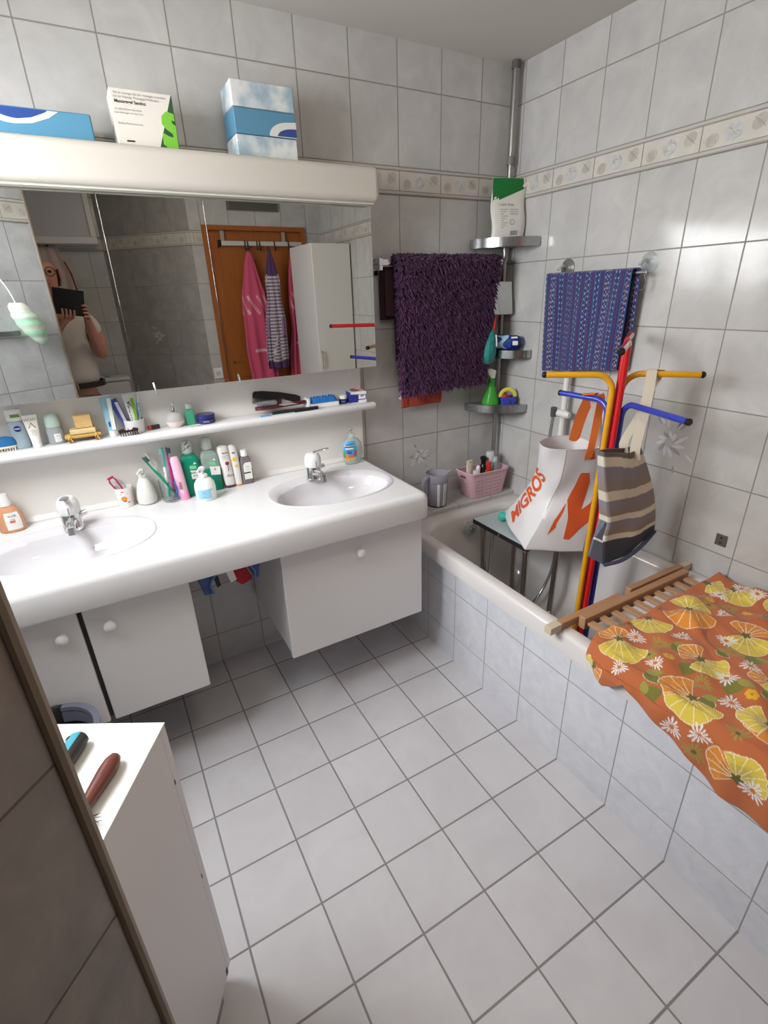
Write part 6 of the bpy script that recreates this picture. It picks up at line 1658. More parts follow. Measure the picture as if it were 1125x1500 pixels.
def fan(c, R, a, col, spread=1.25, petals=4):
    r, th = lp(c); d = dang(th, a); R_ = R*(0.90 + 0.10*np.abs(np.cos(petals*d*PI/(2*spread)*0.5*1.0)))
    R_ = R_*np.clip(1.12 - 0.22*(np.abs(d)/spread)**2, 0.6, 1.2)
    ins = (r < R_) & (np.abs(d) < spread)
    sh = np.clip(1.06 - 0.25*(r/R) , 0.8, 1.06)
    Cc[ins] = np.array(col)
    inn = ins & (r < R*0.55); Cc[inn] = np.array(col)*0.93
    ln = ins & ((r > R_ - 0.0022) | (np.abs(d) > spread - 0.0016/np.maximum(r, 0.004)))
    Cc[ln] = LINE
    for k in range(1, petals+2):
        dk = -spread + 2*spread*k/(petals+2)
        dd = np.abs(d - dk*(0.85+0.15*r/R))*r
        Cc[ins & (dd < 0.0010) & (r > R*0.12)] = LINE
LEAF = [(0.537, 0.020, 0.028, 2.85), (0.393, 0.233, 0.04, 1.41), (0.327, 0.304, 0.051, 0.16), (0.632, 0.187, 0.055, 1.05), (0.7, 0.223, 0.045, 2.36), (0.593, 0.315, 0.05, 0.9), (0.721, 0.498, 0.04, -0.28), (0.157, 0.054, 0.03, 1.05), (0.516, 0.233, 0.051, 0.24), (0.463, 0.384, 0.04, 1.11), (0.478, 0.332, 0.055, 0.11), (0.101, 0.236, 0.046, -0.09), (0.474, 0.158, 0.042, 0.99), (0.28, 0.42, 0.05, 0.5), (0.20, 0.34, 0.05, 2.0), (0.08, 0.40, 0.05, 1.0)]
for i, (s, t, L, a) in enumerate(LEAF):
    leaf_((s, t), L, a, OLV, 0.42, 2 if i % 2 else True); leaf_((s, t), L*0.8, a+1.4, OLV2, 0.3, True)
GREEN = [(0.505, 0.139), (0.197, 0.103), (0.358, 0.261), (0.643, 0.423), (0.552, 0.287), (0.763, 0.369), (0.153, 0.144), (0.571, 0.15), (0.23, 0.38), (0.05, 0.32), (0.38, 0.46), (0.12, 0.50)]
for i, c in enumerate(GREEN): star(c, 0.030, 13, OLV2, DKC if i % 2 else (190, 106, 62), i*0.7)
PANS = [(0.590, 0.068, (0.059, -1.9), (0.085, 0.84)), (0.41, 0.035, None, (0.077, 0.79)), (0.281, 0.086, (0.088, 0.57), (0.070, -2.8)), (0.469, 0.233, (0.055, -1.6), (0.070, 1.3)), (0.619, 0.304, (0.074, -1.48), (0.078, 0.54)), (0.752, 0.463, (0.066, -1.87), (0.065, 2.7)), (0.263, 0.245, (0.063, -3.05), (0.077, 0.59)), (0.04, 0.097, (0.075, 0.13), (0.080, 0.77)), (0.554, 0.447, (0.065, 0.44), (0.060, -1.14)), (0.722, 0.055, (0.050, 0.6), (0.042, -1.2)), (0.08, 0.03, None, (0.05, 1.6)), (0.402, 0.378, (0.050, -0.86), (0.055, 1.05)), (0.16, 0.42, (0.06, 2.2), (0.07, 0.2)), (0.30, 0.52, (0.06, 1.0), (0.07, -1.0)), (0.08, 0.58, (0.06, 0.0), (0.07, -2.0)), (0.50, 0.58, (0.06, 0.0), (0.07, -2.0)), (0.02, 0.24, (0.05, 1.0), (0.055, -0.8))]
for s, t, o, y in PANS:
    if o: fan((s, t), o[0], o[1], ORA, 1.15, 4)
    fan((s, t), y[0], y[1], YEL, 1.20, 4)
    r, th = lp((s, t)); Cc[r < 0.011*(1+0.3*np.sin(th*5))] = DKC
DAISY = [(0.529, 0.08), (0.413, 0.148), (0.678, 0.133), (0.588, 0.182), (0.109, 0.089), (0.322, 0.224), (0.39, 0.32), (0.02, 0.108), (0.485, 0.31), (0.209, 0.156), (0.555, 0.362), (0.743, 0.306), (0.708, 0.368), (0.758, 0.496), (0.03, 0.158), (0.32, 0.40), (0.18, 0.30), (0.08, 0.33), (0.36, 0.58), (0.20, 0.55)]
for i, c in enumerate(DAISY): star(c, 0.031 if i not in (2, 3, 9) else 0.025, 14, WHT, (204, 116, 56), i*0.5)
for c in ((0.542, 0.188), (0.137, 0.189), (0.502, 0.378), (0.164, 0.087)):
    for k in range(6):
        r, th = lp((c[0]+0.009*math.cos(k*1.05), c[1]+0.009*math.sin(k*1.05))); Cc[r < 0.006] = (226, 176, 44)
m_ck = attr_mat('cloth_print', 0.9, 0.15, (1400, 0.25))
painted(ck, 'cloth', G, Cc, m_ck, solid=0.0012)

# ================================================================== on the ledge
jx, jy, jz = -0.447, -0.108, 0.5555
jug = thing('measuring_jug', 'grey translucent plastic measuring jug on the tiled ledge', 'measuring jug', (jx, jy, jz))
m_jug = M('jug_plastic', (196, 192, 204), 0.15, trans=0.55, ior=1.12)
part(jug, 'beaker', MB().lathe([(0.0, 0), (0.044, 0), (0.046, 0.004), (0.056, 0.165), (0.0545, 0.165), (0.0445, 0.006), (0.0, 0.006)], 40), m_jug)
part(jug, 'spout', MB().loft([[(0.052, -0.018, 0.145), (0.055, -0.024, 0.1655), (0.055, 0.024-0.03, 0.1655), (0.052, -0.010, 0.145)], [(0.058, -0.019, 0.155), (0.071, -0.020, 0.168), (0.071, -0.016, 0.168), (0.058, -0.014, 0.155)]]), m_jug)
ja = math.radians(190)
hx_, hy_ = math.cos(ja), math.sin(ja)
hp_ = spline([(0.050*hx_, 0.050*hy_, 0.150), (0.078*hx_, 0.078*hy_, 0.150), (0.092*hx_, 0.092*hy_, 0.125), (0.090*hx_, 0.090*hy_, 0.07), (0.082*hx_, 0.082*hy_, 0.030)], 6)
part(jug, 'handle', MB().tube(hp_, 0.009, 10, flat=1.5), m_jug)
fa = facing(jx, jy)
rj = lambda z: 0.046 + 0.010*z/0.165
for a_, h_, mt, nm in ((fa+0.15, 0.12, m_paper, 'scale_strip'), (fa+0.42, 0.10, M('scale_grey', (150, 148, 152), 0.4), 'scale_strip'), (fa+0.70, 0.08, m_paper, 'scale_strip'), (fa+0.95, 0.12, M('scale_pale', (216, 216, 222), 0.4), 'scale_strip')):
    part(jug, nm, MB().lathe([(rj(z)+0.0008, z) for z in (0.006, 0.06, 0.122)], 5, (0, 0, 0), 1, 1, a_-h_, a_+h_), mt)
mb = MB()
for a_ in (fa+0.15, fa+0.95):
    for k in range(14): mb.lathe([(rj(0.012+0.008*k)+0.0014, 0.012+0.008*k), (rj(0.012+0.008*k)+0.0014, 0.0135+0.008*k)], 3, (0, 0, 0), 1, 1, a_-0.05, a_+0.08)
part(jug, 'scale_marks', mb, m_ink)
part(jug, 'base_ring', MB().lathe([(0.0462, 0.0005), (0.0468, 0.003), (0.0462, 0.006)], 40, cap0=False, cap1=False), m_black)
part(jug, 'liquid_line', MB().lathe([(rj(0.122)+0.0006, 0.122), (rj(0.124)+0.0006, 0.1245)], 24, (0, 0, 0), 1, 1, fa-0.5, fa+1.3), M('line_grey', (90, 90, 96), 0.4))

# perforated pink basket
bx0, bx1, by0, by1, bz = -0.262, -0.062, -0.160, -0.058, 0.5555
pbk = thing('storage_basket', 'pink perforated plastic basket with toiletries in the corner of the ledge', 'basket', ((bx0+bx1)/2, (by0+by1)/2, bz))
m_pink = M('basket_pink', (214, 172, 182), 0.45)
ccx, ccy = (bx0+bx1)/2, (by0+by1)/2
def bring(q, z, t=0.0, n=8):
    e = 0.016*q - t
    return rrect(bx0-e-(0.018*q if True else 0), bx1+e, by0-e, by1+e*0.6, 0.022, n, z)
HB = 0.138
walls = [bring(0, bz+0.0005), bring(0.05, bz+0.004)] + [bring(q, bz+HB*q) for q in (0.3, 0.6, 0.9, 1.0)]
inner_ = [bring(q, bz+HB*q, 0.003) for q in (1.0, 0.6, 0.3, 0.06)]
def saddle(ring, d):
    out = []
    for p in ring:
        q = (p[0]-ccx)/0.125
        out.append((p[0], p[1], p[2] - d*(1 - min(1, abs(q))**2.5)))
    return out
walls[-1] = saddle(walls[-1], 0.014); walls[-2] = saddle(walls[-2], 0.012); inner_[0] = saddle(inner_[0], 0.014)
bod = part(pbk, 'basket_body', MB().loft(walls + inner_, cap0=True, cap1=True), m_pink, world=True, smooth=50)
part(pbk, 'rim', MB().tube(saddle(bring(1.0, bz+HB, 0.001), 0.014) + saddle(bring(1.0, bz+HB, 0.001), 0.014)[:2], 0.0042, 8, caps=False), m_pink, world=True)
holes_, rings_ = MB(), MB()
rr2 = random.Random(11)
def face_pt(side, u, q, off):
    e = 0.016*q
    if side == 'front':
        x = (bx0-e-0.018*q) + ((bx1+e)-(bx0-e-0.018*q))*u; return (x, by0-e-off, bz+HB*q)
    y = (by0-e) + ((by1+e*0.6)-(by0-e))*u; return (bx0-e-0.018*q-off, y, bz+HB*q)
for side, nu in (('front', 20), ('left', 9)):
    for i in range(nu):
        for j in range(11):
            u = 0.10 + 0.80*(i + 0.5*(j % 2))/nu; q = 0.08 + 0.068*j
            c = np.array(face_pt(side, u, q, 0.0))
            xd = np.array((1, 0, 0)) if side == 'front' else np.array((0, 1.0, 0)); nd = np.array((0, -1.0, 0)) if side == 'front' else np.array((-1.0, 0, 0))
            r = rr2.uniform(0.0010, 0.0021) if (i+j) % 2 else rr2.uniform(0.0006, 0.0011)
            if (i*7+j*3) % 3: holes_.loft([[c + xd*r*math.cos(a) + np.array((0, 0, 1))*r*math.sin(a) + nd*o for a in np.linspace(0, 2*PI, 9)[:-1]] for o in (0.0003, 0.0008)])
            if j % 2 == 0:
                rings_.tube([c + xd*0.0055*math.cos(a) + np.array((0, 0, 1))*0.0060*math.sin(a) + nd*0.0006 for a in np.linspace(0, 2*PI, 13)], 0.0011, 5, caps=False)
part(bod, 'holes', holes_, M('hole_dark', (96, 62, 72), 0.8), world=True)
part(bod, 'relief_rings', rings_, M('relief_pink', (224, 186, 194), 0.45), world=True)
part(bod, 'hand_slot', MB().loft([[np.array(face_pt('left', 0.5, 0.82, 0.0)) + np.array((-o, 0.026*max(-1, min(1, 1.5*math.cos(a)))*0.8, 0.0065*math.sin(a))) for a in np.linspace(0, 2*PI, 17)[:-1]] for o in (0.0006, 0.0014)]), M('slot_dark', (110, 78, 86), 0.8), world=True)
ZBK = bz + 0.0095
def bk_thing(name, label, cat, x, y, z=ZBK): return thing(name, label, cat, (x, y, z), group=None)
t = bk_thing('cream_tube', 'ivory tube standing on its cap at the left back of the pink basket', 'tube', -0.238, -0.092)
lath(t, 'cap', [(0, 0), (0.014, 0), (0.014, 0.03), (0, 0.03)], m_paper); tube_body(t, 'tube', 0.016, 0.014, 0.020, 0.145, M('tube_ivory', (224, 220, 196), 0.35), 0.0305)
part(t, 'black_dot', MB().ell((0.0, -0.0035, 0.166), 0.0022, 0.001, 0.003, 8, 6), m_black)
t = bk_thing('cream_tube', 'purple and white tube leaning over the left front of the pink basket', 'tube', -0.212, -0.130)
tube_body(t, 'tube', 0.015, 0.013, 0.019, 0.125, M('tube_purple', (74, 38, 92), 0.3), 0.0)
part(t, 'white_end', MB().loft([[(w*math.cos(q), d*math.sin(q), z) for q in np.linspace(0, 2*PI, 25)[:-1]] for w, d, z in ((0.0186, 0.0082, 0.088), (0.0200, 0.0036, 0.1245), (0.0200, 0.003, 0.134))]), m_paper)
part(t, 'green_leaf', MB().ell((0.0, -0.0068, 0.108), 0.007, 0.0025, 0.008, 12, 8), M('leaf_green', (104, 160, 62)))
t.rotation_euler = (math.radians(3), math.radians(-6), math.radians(-12))
t = bk_thing('cosmetic_bottle', 'small bottle with white ball cap in the middle of the pink basket', 'bottle', -0.186, -0.098)
lath(t, 'bottle', [(0, 0), (0.013, 0), (0.013, 0.10), (0.008, 0.108)], M('bottle_greybrown', (120, 108, 104), 0.4)); part(t, 'ball_cap', MB().ell((0, 0, 0.124), 0.0115, 0.0115, 0.017, 16, 10), m_white)
t = bk_thing('massage_oil_bottle', 'dark brown bottle with black flared cap at the back of the pink basket', 'bottle', -0.146, -0.088)
lath(t, 'bottle', [(0, 0), (0.024, 0), (0.025, 0.095), (0.018, 0.125), (0.011, 0.138)], M('brown_glass', (44, 28, 28), 0.2)); lath(t, 'cap', [(0.0115, 0.1385), (0.0125, 0.158), (0.018, 0.166), (0.018, 0.172), (0.010, 0.178), (0, 0.178)], m_black)
t = bk_thing('bath_oil_bottle', 'amber orange bottle with red cap at the front of the pink basket', 'bottle', -0.150, -0.136)
lath(t, 'bottle', [(0, 0), (0.021, 0), (0.0225, 0.10), (0.019, 0.118), (0.011, 0.126)], M('amber_oil', (196, 74, 30), 0.12, trans=0.3, ior=1.2), sx=1.0, sy=0.75); lath(t, 'cap', [(0.0125, 0.1265), (0.0125, 0.160), (0.0115, 0.163), (0, 0.163)], M('cap_red', (206, 40, 34), 0.35))
t = bk_thing('shower_gel_bottle', 'pale blue bottle leaning beside the white one at the right of the pink basket', 'bottle', -0.101, -0.126)
flatbottle(t, 'bottle', ((0.017, 0.0, 0), (0.0185, 0.05, 0), (0.017, 0.12, 0), (0.0125, 0.155, 0)), M('gel_paleblue', (168, 196, 202), 0.25), 0.7)
lath(t, 'cap', [(0.013, 0.1555), (0.0115, 0.176), (0, 0.178)], M('cap_grey_blue', (196, 208, 210), 0.35), sx=1, sy=0.8)
t = bk_thing('body_lotion_bottle', 'tall white bottle with clear domed cap, back right of the pink basket', 'bottle', -0.100, -0.086)
lath(t, 'bottle', [(0, 0), (0.020, 0), (0.021, 0.13), (0.021, 0.135)], M('lotion_white', (224, 226, 224), 0.3)); lath(t, 'cap', [(0.0215, 0.1355), (0.0225, 0.165), (0.0215, 0.190), (0.018, 0.195), (0, 0.195)], M('cap_clear_white', (228, 230, 230), 0.15, trans=0.3))
# ================================================================== low cabinet beside the partition
th = math.radians(30)
KX, KY, KH = -1.800, -1.190, 0.83
cabt = thing('low_cabinet', 'small white cabinet standing askew beside the tiled partition, brushes on its top', 'cabinet', (KX, KY, 0), rotz=-th)
# local frame: x towards the left wall is -x, y towards the viewer is -y
WD, DP = 0.46, 0.295
part(cabt, 'carcass', MB().box(-WD+0.004, -DP+0.001, 0.06, -0.001, -0.0195, KH-0.0035), m_cab, bevel=0.001)
part(cabt, 'top_board', MB().box(-WD, -DP+0.001, KH-0.003, 0.0, 0.0, KH), M('board_white', (234, 233, 230), 0.35), bevel=0.001)
dr = part(cabt, 'door', MB().box(-WD+0.003, -0.019, 0.065, -0.0012, -0.001, KH-0.004), m_cab, bevel=0.001)
part(cabt, 'plinth', MB().box(-WD+0.02, -DP+0.001, 0.0, -0.012, -0.05, 0.0595), M('plinth_grey', (150, 146, 140), 0.6))
for z in (0.70, 0.42): part(cabt, 'hinge_mark', MB().box(-0.0008, -0.0195, z-0.006, -0.0004, -0.0165, z+0.006), m_black)
part(cabt, 'bottom_clip', MB().box(-0.0008, -0.030, 0.065, 0.0004, -0.022, 0.085), m_black)
def rotk(x, y): return (KX + x*math.cos(-th) - y*math.sin(-th), KY + x*math.sin(-th) + y*math.cos(-th))
t = thing('hair_brush', 'black and teal brush handle with hanging hole lying on the low white cabinet', 'brush', (-1.928, -1.163, KH+0.0005), rotz=math.atan2(-0.055, -0.030))
sec = lambda x, w, h: [(x, w*math.cos(q), 0.0135 + h*math.sin(q)) for q in np.linspace(0, 2*PI, 21)[:-1]]
part(t, 'handle', MB().loft([sec(-0.002, 0.009, 0.008), sec(0.004, 0.0155, 0.0125), sec(0.03, 0.0165, 0.0135), sec(0.08, 0.0155, 0.0135), sec(0.115, 0.013, 0.012), sec(0.13, 0.019, 0.012), sec(0.155, 0.022, 0.012), sec(0.19, 0.022, 0.012), sec(0.205, 0.018, 0.009)]), M('handle_black', (54, 50, 50), 0.5))
tr_ = part(t, 'teal_strip', MB().loft([[(x, (w+0.0006)*math.cos(q), 0.0135 + (h+0.0006)*math.sin(q)) for q in np.linspace(math.radians(72), math.radians(215), 15)] for x, w, h in ((-0.001, 0.0105, 0.009), (0.004, 0.0155, 0.0125), (0.03, 0.0165, 0.0135), (0.08, 0.0155, 0.0135), (0.112, 0.0135, 0.012))], False, False, closed=False), M('teal_rubber', (72, 160, 180), 0.5))
part(tr_, 'hanging_hole', MB().ell((0.013, -0.0105, 0.0218), 0.0062, 0.0045, 0.0035, 12, 8), m_black)
mb = MB()
for k in range(4): mb.tube([(0.028, -0.0150+0.0034*k, 0.0165+0.0034*k), (0.088, -0.0150+0.0034*k, 0.0165+0.0034*k)], 0.0009, 5)
part(tr_, 'grip_ribs', mb, M('teal_dark', (48, 124, 142), 0.5))
t = thing('hair_brush', 'brown wooden brush lying next to the teal and black one on the low cabinet', 'brush', (-1.878, -1.237, KH+0.0005), rotz=math.atan2(-0.080, -0.048))
sec = lambda x, w, h: [(x, w*math.cos(q), 0.0125 + h*math.sin(q)) for q in np.linspace(0, 2*PI, 21)[:-1]]
part(t, 'handle', MB().loft([sec(-0.002, 0.003, 0.003), sec(0.002, 0.0085, 0.008), sec(0.012, 0.0125, 0.011), sec(0.03, 0.0135, 0.0115), sec(0.06, 0.0115, 0.010), sec(0.09, 0.0085, 0.0085), sec(0.10, 0.009, 0.009), sec(0.11, 0.016, 0.010), sec(0.125, 0.024, 0.010), sec(0.17, 0.025, 0.010), sec(0.19, 0.012, 0.008)]), wood_mat('brush_wood', (126, 70, 58), (98, 50, 42), (1, 0, 0), 0.35, 16))
mb = MB(); rb = random.Random(2)
for k in range(150):
    x = 0.100+0.082*rb.random(); y = rb.uniform(-0.016, 0.022)
    mb.tube([(x, y, 0.014), (x+rb.uniform(-0.008, 0.004)-0.004, y+rb.uniform(0.002, 0.016), 0.003+0.010*rb.random())], [0.0006, 0.0004], 4)
part(t, 'bristles', mb, M('bristle_dark', (44, 36, 34), 0.8))['kind'] = 'stuff'
# waste bin
t = thing('waste_bin', 'grey blue waste bin lined with a black bag in front of the left vanity cabinet', 'bin', (-2.095, -0.650, 0.0))
part(t, 'bin', MB().lathe([(0.0, 0), (0.095, 0), (0.115, 0.44), (0.122, 0.445), (0.122, 0.452), (0.105, 0.452), (0.100, 0.42), (0.085, 0.01), (0.0, 0.01)], 40), M('bin_bluegrey', (104, 106, 120), 0.5))
rb = random.Random(4)
rings = []
for r, z in ((0.1235, 0.40), (0.1245, 0.448), (0.116, 0.458), (0.104, 0.452), (0.09, 0.36), (0.06, 0.30), (0.02, 0.29)):
    rings.append([((r+0.003*math.sin(7*q+z*30))*math.cos(q), (r+0.003*math.sin(7*q+z*30))*math.sin(q), z+0.006*math.sin(5*q+r*50)) for q in np.linspace(math.radians(78), math.radians(340), 41)])
part(t, 'liner_bag', MB().lathe([(0.103, 0.440), (0.099, 0.40), (0.09, 0.34), (0.05, 0.30), (0.0, 0.29)], 40, cap0=False), M('liner_black', (22, 22, 24), 0.3))
part(t, 'bin_liner', MB().loft(rings, False, False, closed=False), M('liner_black', (22, 22, 24), 0.3), smooth=60)

# ================================================================== what the mirrors show behind the viewer
tc = thing('tall_cabinet', 'tall plain white cabinet beside the tub foot end, seen in the right mirror', 'cabinet', (-0.156, -2.12, 0))
part(tc, 'carcass', MB().box(-0.30, -2.34, 0.0, -0.012, -1.925, 1.85), m_cab, world=True, bevel=0.002)
part(tc, 'door', MB().box(-0.30, -1.924, 0.06, -0.012, -1.906, 1.848), M('tall_white', (232, 230, 222), 0.45), world=True, bevel=0.002)
part(tc, 'door_handle', MB().tube([(-0.282, -1.905, 1.02), (-0.282, -1.887, 1.03), (-0.282, -1.887, 1.13), (-0.282, -1.905, 1.14)], 0.006, 8), m_chrome, world=True)
hr = thing('door_hook_rail', 'white over-door rail with dark hooks hanging on the wooden door, in the mirror', 'hook rail', (-0.45, -2.45, 1.885))
part(hr, 'rail', MB().box(-0.775, -2.450, 1.872, -0.135, -2.4405, 1.902), M('rail_grey', (206, 206, 202), 0.4), world=True, bevel=0.002)
part(hr, 'end_cap', MB().box(-0.800, -2.452, 1.868, -0.7755, -2.438, 1.906), m_black, world=True, bevel=0.002)
for x in (-0.76, -0.30): part(hr, 'strap', MB().box(x-0.014, -2.4525, 1.9025, x+0.014, -2.4505, 1.968), M('strap_grey', (176, 160, 146), 0.5), world=True)
HX = (-0.605, -0.585, -0.515, -0.495, -0.38, -0.27)
for x in HX:
    part(hr, 'hook', MB().tube(spline([(x, -2.4395, 1.905), (x, -2.436, 1.88), (x, -2.434, 1.85), (x, -2.422, 1.845), (x, -2.418, 1.86)], 4), 0.0045, 8), m_black, world=True)
def garment(label, x, ztop, zbot, w0, w1, col, mat, seed, y=-2.405):
    t = thing('bathrobe' if zbot < 0.95 else 'dress', label, 'garment', (x, y, zbot))
    n, m_ = 70, 60
    G = np.zeros((n, m_, 3)); Cc = np.zeros((n, m_, 3))
    rs_ = np.random.default_rng(seed); ph = rs_.random(6)*6
    for i in range(n):
        v = i/(n-1); z = ztop + (zbot-ztop)*v
        w = w0*(0.12 + 0.88*min(1, v*4.0)**0.8) + (w1-w0)*v + (0.008*math.sin(v*9+ph[0]) + 0.004*math.sin(v*19+ph[4]))*min(1, v*3)
        a = np.linspace(0, 2*PI, m_)
        G[i, :, 0] = x + 0.02*math.sin(v*3+ph[1])*v + w*np.cos(a) + 0.008*np.sin(5*a+ph[2]+v*2)*v
        G[i, :, 1] = y + 0.022*np.sin(a)*min(1, 0.3+v*2) + 0.013*np.sin(7*a+ph[3]+1.5*v)*np.sign(np.sin(a))*min(1, v*1.5)
        G[i, :, 2] = z
        Cc[i] = col(v, a, rs_)
    painted(t, 'cloth', G, Cc, mat, solid=0.002)
    part(t, 'hanging_loop', MB().tube(spline([(x-0.012, y, ztop-0.01), (x-0.006, y-0.006, ztop+0.015), (x+0.006, y-0.006, ztop+0.015), (x+0.012, y, ztop-0.01)], 4), 0.003, 6), M('loop_dark', (60, 40, 50), 0.8), world=True)
    return t
m_gar = attr_mat('garment_cloth', 0.9, 0.1)
def pinkcol(v, a, r):
    c = np.tile(np.array((206, 84, 116)), (len(a), 1)).astype(float)
    c[(np.abs(np.sin(a*4+v*31)) > 0.97) & (abs(v-0.33) < 0.06)] = (232, 200, 204)
    if abs(v-0.62) < 0.010: c[:20] = (232, 196, 200)
    return c
def stripecol(v, a, r):
    c = np.tile(np.array((84, 54, 96)), (len(a), 1)).astype(float)
    if 0.20 < v < 0.93: c[((v + 0.004*np.sin(3*a))*34) % 1.0 < 0.52] = (212, 204, 206)
    if 0.55 < v < 0.72: c[np.sin(a*3) > 0.2] = (168, 130, 168)
    return c
garment('pink patterned bathrobe on the door hooks at the left, seen in the mirror', -0.600, 1.83, 0.72, 0.078, 0.125, pinkcol, m_gar, 1, -2.395)
garment('purple and white striped dress hanging between the pink robes on the door, in the mirror', -0.470, 1.835, 1.0, 0.050, 0.080, stripecol, m_gar, 2, -2.315)
garment('pink bathrobe hanging on the door next to the tall white cabinet, in the mirror', -0.225-0.045, 1.83, 0.78, 0.05, 0.075, pinkcol, m_gar, 3, -2.39)
vt = thing('vent_grille', 'grey ventilation grille on the tiles above the wooden door, in the mirror', 'vent', (-0.51, -2.448, 2.10))
part(vt, 'frame', MB().box(-0.700, -2.4495, 2.095, -0.320, -2.438, 2.185), M('vent_grey', (122, 118, 112), 0.6), world=True, bevel=0.002)
mb = MB()
for k in range(7): mb.box(-0.685, -2.4379, 2.104+0.011*k, -0.335, -2.433, 2.109+0.011*k)
part(vt, 'slats', mb, M('vent_dark', (92, 88, 84), 0.6), world=True)
ls = thing('light_switch', 'white light switch on the tiles beside the wooden door, in the mirror', 'switch', (-0.937, -2.45, 0.98))
part(ls, 'plate', MB().box(-0.972, -2.4495, 0.95, -0.905, -2.441, 1.03), m_white, world=True, bevel=0.003)
part(ls, 'rocker', MB().box(-0.955, -2.4405, 0.975, -0.922, -2.436, 1.005), M('rocker_grey', (206, 206, 204), 0.4), world=True, bevel=0.001)
ci = thing('toilet_cistern', 'white toilet cistern on the far wall behind the viewer, in the mirror', 'cistern', (-1.66, -2.9, 0.60))
part(ci, 'tank', MB().box(-1.86, -2.995, 0.60, -1.55, -2.83, 0.955), m_white2, world=True, bevel=0.02, seg=3)
part(ci, 'lid', MB().box(-1.865, -2.997, 0.956, -1.545, -2.82, 0.985), m_white2, world=True, bevel=0.008)
part(ci, 'flush_pipe', MB().tube([(-1.70, -2.93, 0.0), (-1.70, -2.93, 0.599)], 0.025, 12), m_white2, world=True)
part(ci, 'flush_button', MB().lathe([(0.02, 0.0), (0.02, 0.006), (0, 0.007)], 16, (-1.70, -2.90, 0.985)), m_steel, world=True)
cu_ = thing('wall_cupboard', 'grey cupboard panel with white frame high on the far wall, in the left mirror', 'cupboard', (-2.0, -2.9, 1.92))
part(cu_, 'panel', MB().box(-2.40, -2.995, 1.95, -1.585, -2.86, 2.345), M('panel_grey', (120, 118, 114), 0.5), world=True)
part(cu_, 'frame_rail', MB().box(-2.40, -2.995, 1.905, -1.55, -2.845, 1.9495), m_white, world=True, bevel=0.003)
part(cu_, 'frame_stile', MB().box(-1.5845, -2.995, 1.95, -1.55, -2.845, 2.345), m_white, world=True, bevel=0.003)
tw2 = thing('hanging_towel', 'pale pink towel hanging from a hook on the far wall, seen in the left mirror', 'towel', (-1.86, -2.95, 1.55))
G = [[(-1.95+0.20*u*(0.55+0.45*min(1, v*2))+0.09*(0.5-0.5*min(1, v*2))*0.5, -2.95+0.012*math.sin(u*14+v*2)*min(1, 0.3+v), 1.895-0.36*v) for u in np.linspace(0, 1, 30)] for v in np.linspace(0, 1, 30)]
part(tw2, 'towel', MB().grid(G), M('towel_pale', (206, 190, 182), 0.95), world=True, solid=0.006)
part(tw2, 'red_edge', MB().tube([(-1.752, -2.94, 1.55), (-1.765, -2.94, 1.72), (-1.79, -2.945, 1.80)], 0.007, 6), M('edge_red', (150, 60, 50), 0.9), world=True)
part(tw2, 'hook', MB().tube([(-1.87, -2.999, 1.885), (-1.87, -2.965, 1.89), (-1.87, -2.955, 1.905)], 0.006, 8), m_black, world=True)
# bath sponge and rail on the partition
nA = np.array((0.5, 0.866, 0))
def onA(t_, z, off): p = np.array((EX + DA[0]*t_, EY + DA[1]*t_, z)) + nA*off; return tuple(p)
hk = thing('suction_hook', 'dark square hook on the partition tiles, seen in the left mirror', 'hook', onA(0.235, 1.69, 0.0))
part(hk, 'plate', MB().obox(onA(0.240, 1.70, 0.004), DA + (0,), (0.5, 0.866, 0), (0, 0, 1), 0.018, 0.0035, 0.020), M('hook_dark', (70, 68, 62), 0.4), world=True, bevel=0.002)
part(hk, 'peg', MB().tube([onA(0.225, 1.69, 0.007), onA(0.225, 1.685, 0.03), onA(0.225, 1.695, 0.036)], 0.005, 8), M('hook_dark', (70, 68, 62)), world=True)
sp_ = thing('shell_sponge', 'mint and white shell shaped bath sponge on a white cord, seen in the left mirror', 'sponge', onA(0.15, 1.37, 0.04))
R = []
for q in np.linspace(0, 1, 22):
    w = 0.012 + 0.040*math.sin(PI*min(1, 0.08+q*0.94))**0.7 + 0.005*abs(math.sin(q*15))
    c = np.array(onA(0.200-0.070*q, 1.530-0.185*q, 0.078))
    R.append([c + np.array((DA[0], DA[1], 0))*w*math.cos(a) + nA*w*0.8*math.sin(a) for a in np.linspace(0, 2*PI, 25)[:-1]])
G = np.array([list(r) + [r[0]] for r in R])
Cc = np.zeros((22, 25, 3))
for i in range(22): Cc[i] = (226, 230, 218) if i < 5 or (i % 6) in (0, 1) else (176, 222, 190)
painted(sp_, 'sponge', G, Cc, attr_mat('sponge_foam', 0.95))
part(sp_, 'cord', MB().tube(spline([onA(0.200, 1.525, 0.078), onA(0.208, 1.58, 0.066), onA(0.225, 1.65, 0.038), onA(0.225, 1.692, 0.032)], 4), 0.0028, 6), m_paper, world=True)
rl = thing('grab_rail', 'flat steel rail on the partition tiles below the sponge hook, in the left mirror', 'rail', onA(0.30, 1.40, 0.0))
part(rl, 'bar', MB().obox(onA(0.36, 1.398, 0.018), DA + (0,), (0.5, 0.866, 0), (0, 0, 1), 0.17, 0.004, 0.011), m_steel, world=True, bevel=0.001)
for q in (0.24, 0.50): part(rl, 'bracket', MB().tube([onA(q, 1.398, 0.0005), onA(q, 1.398, 0.0135)], 0.009, 10), m_steel, world=True)

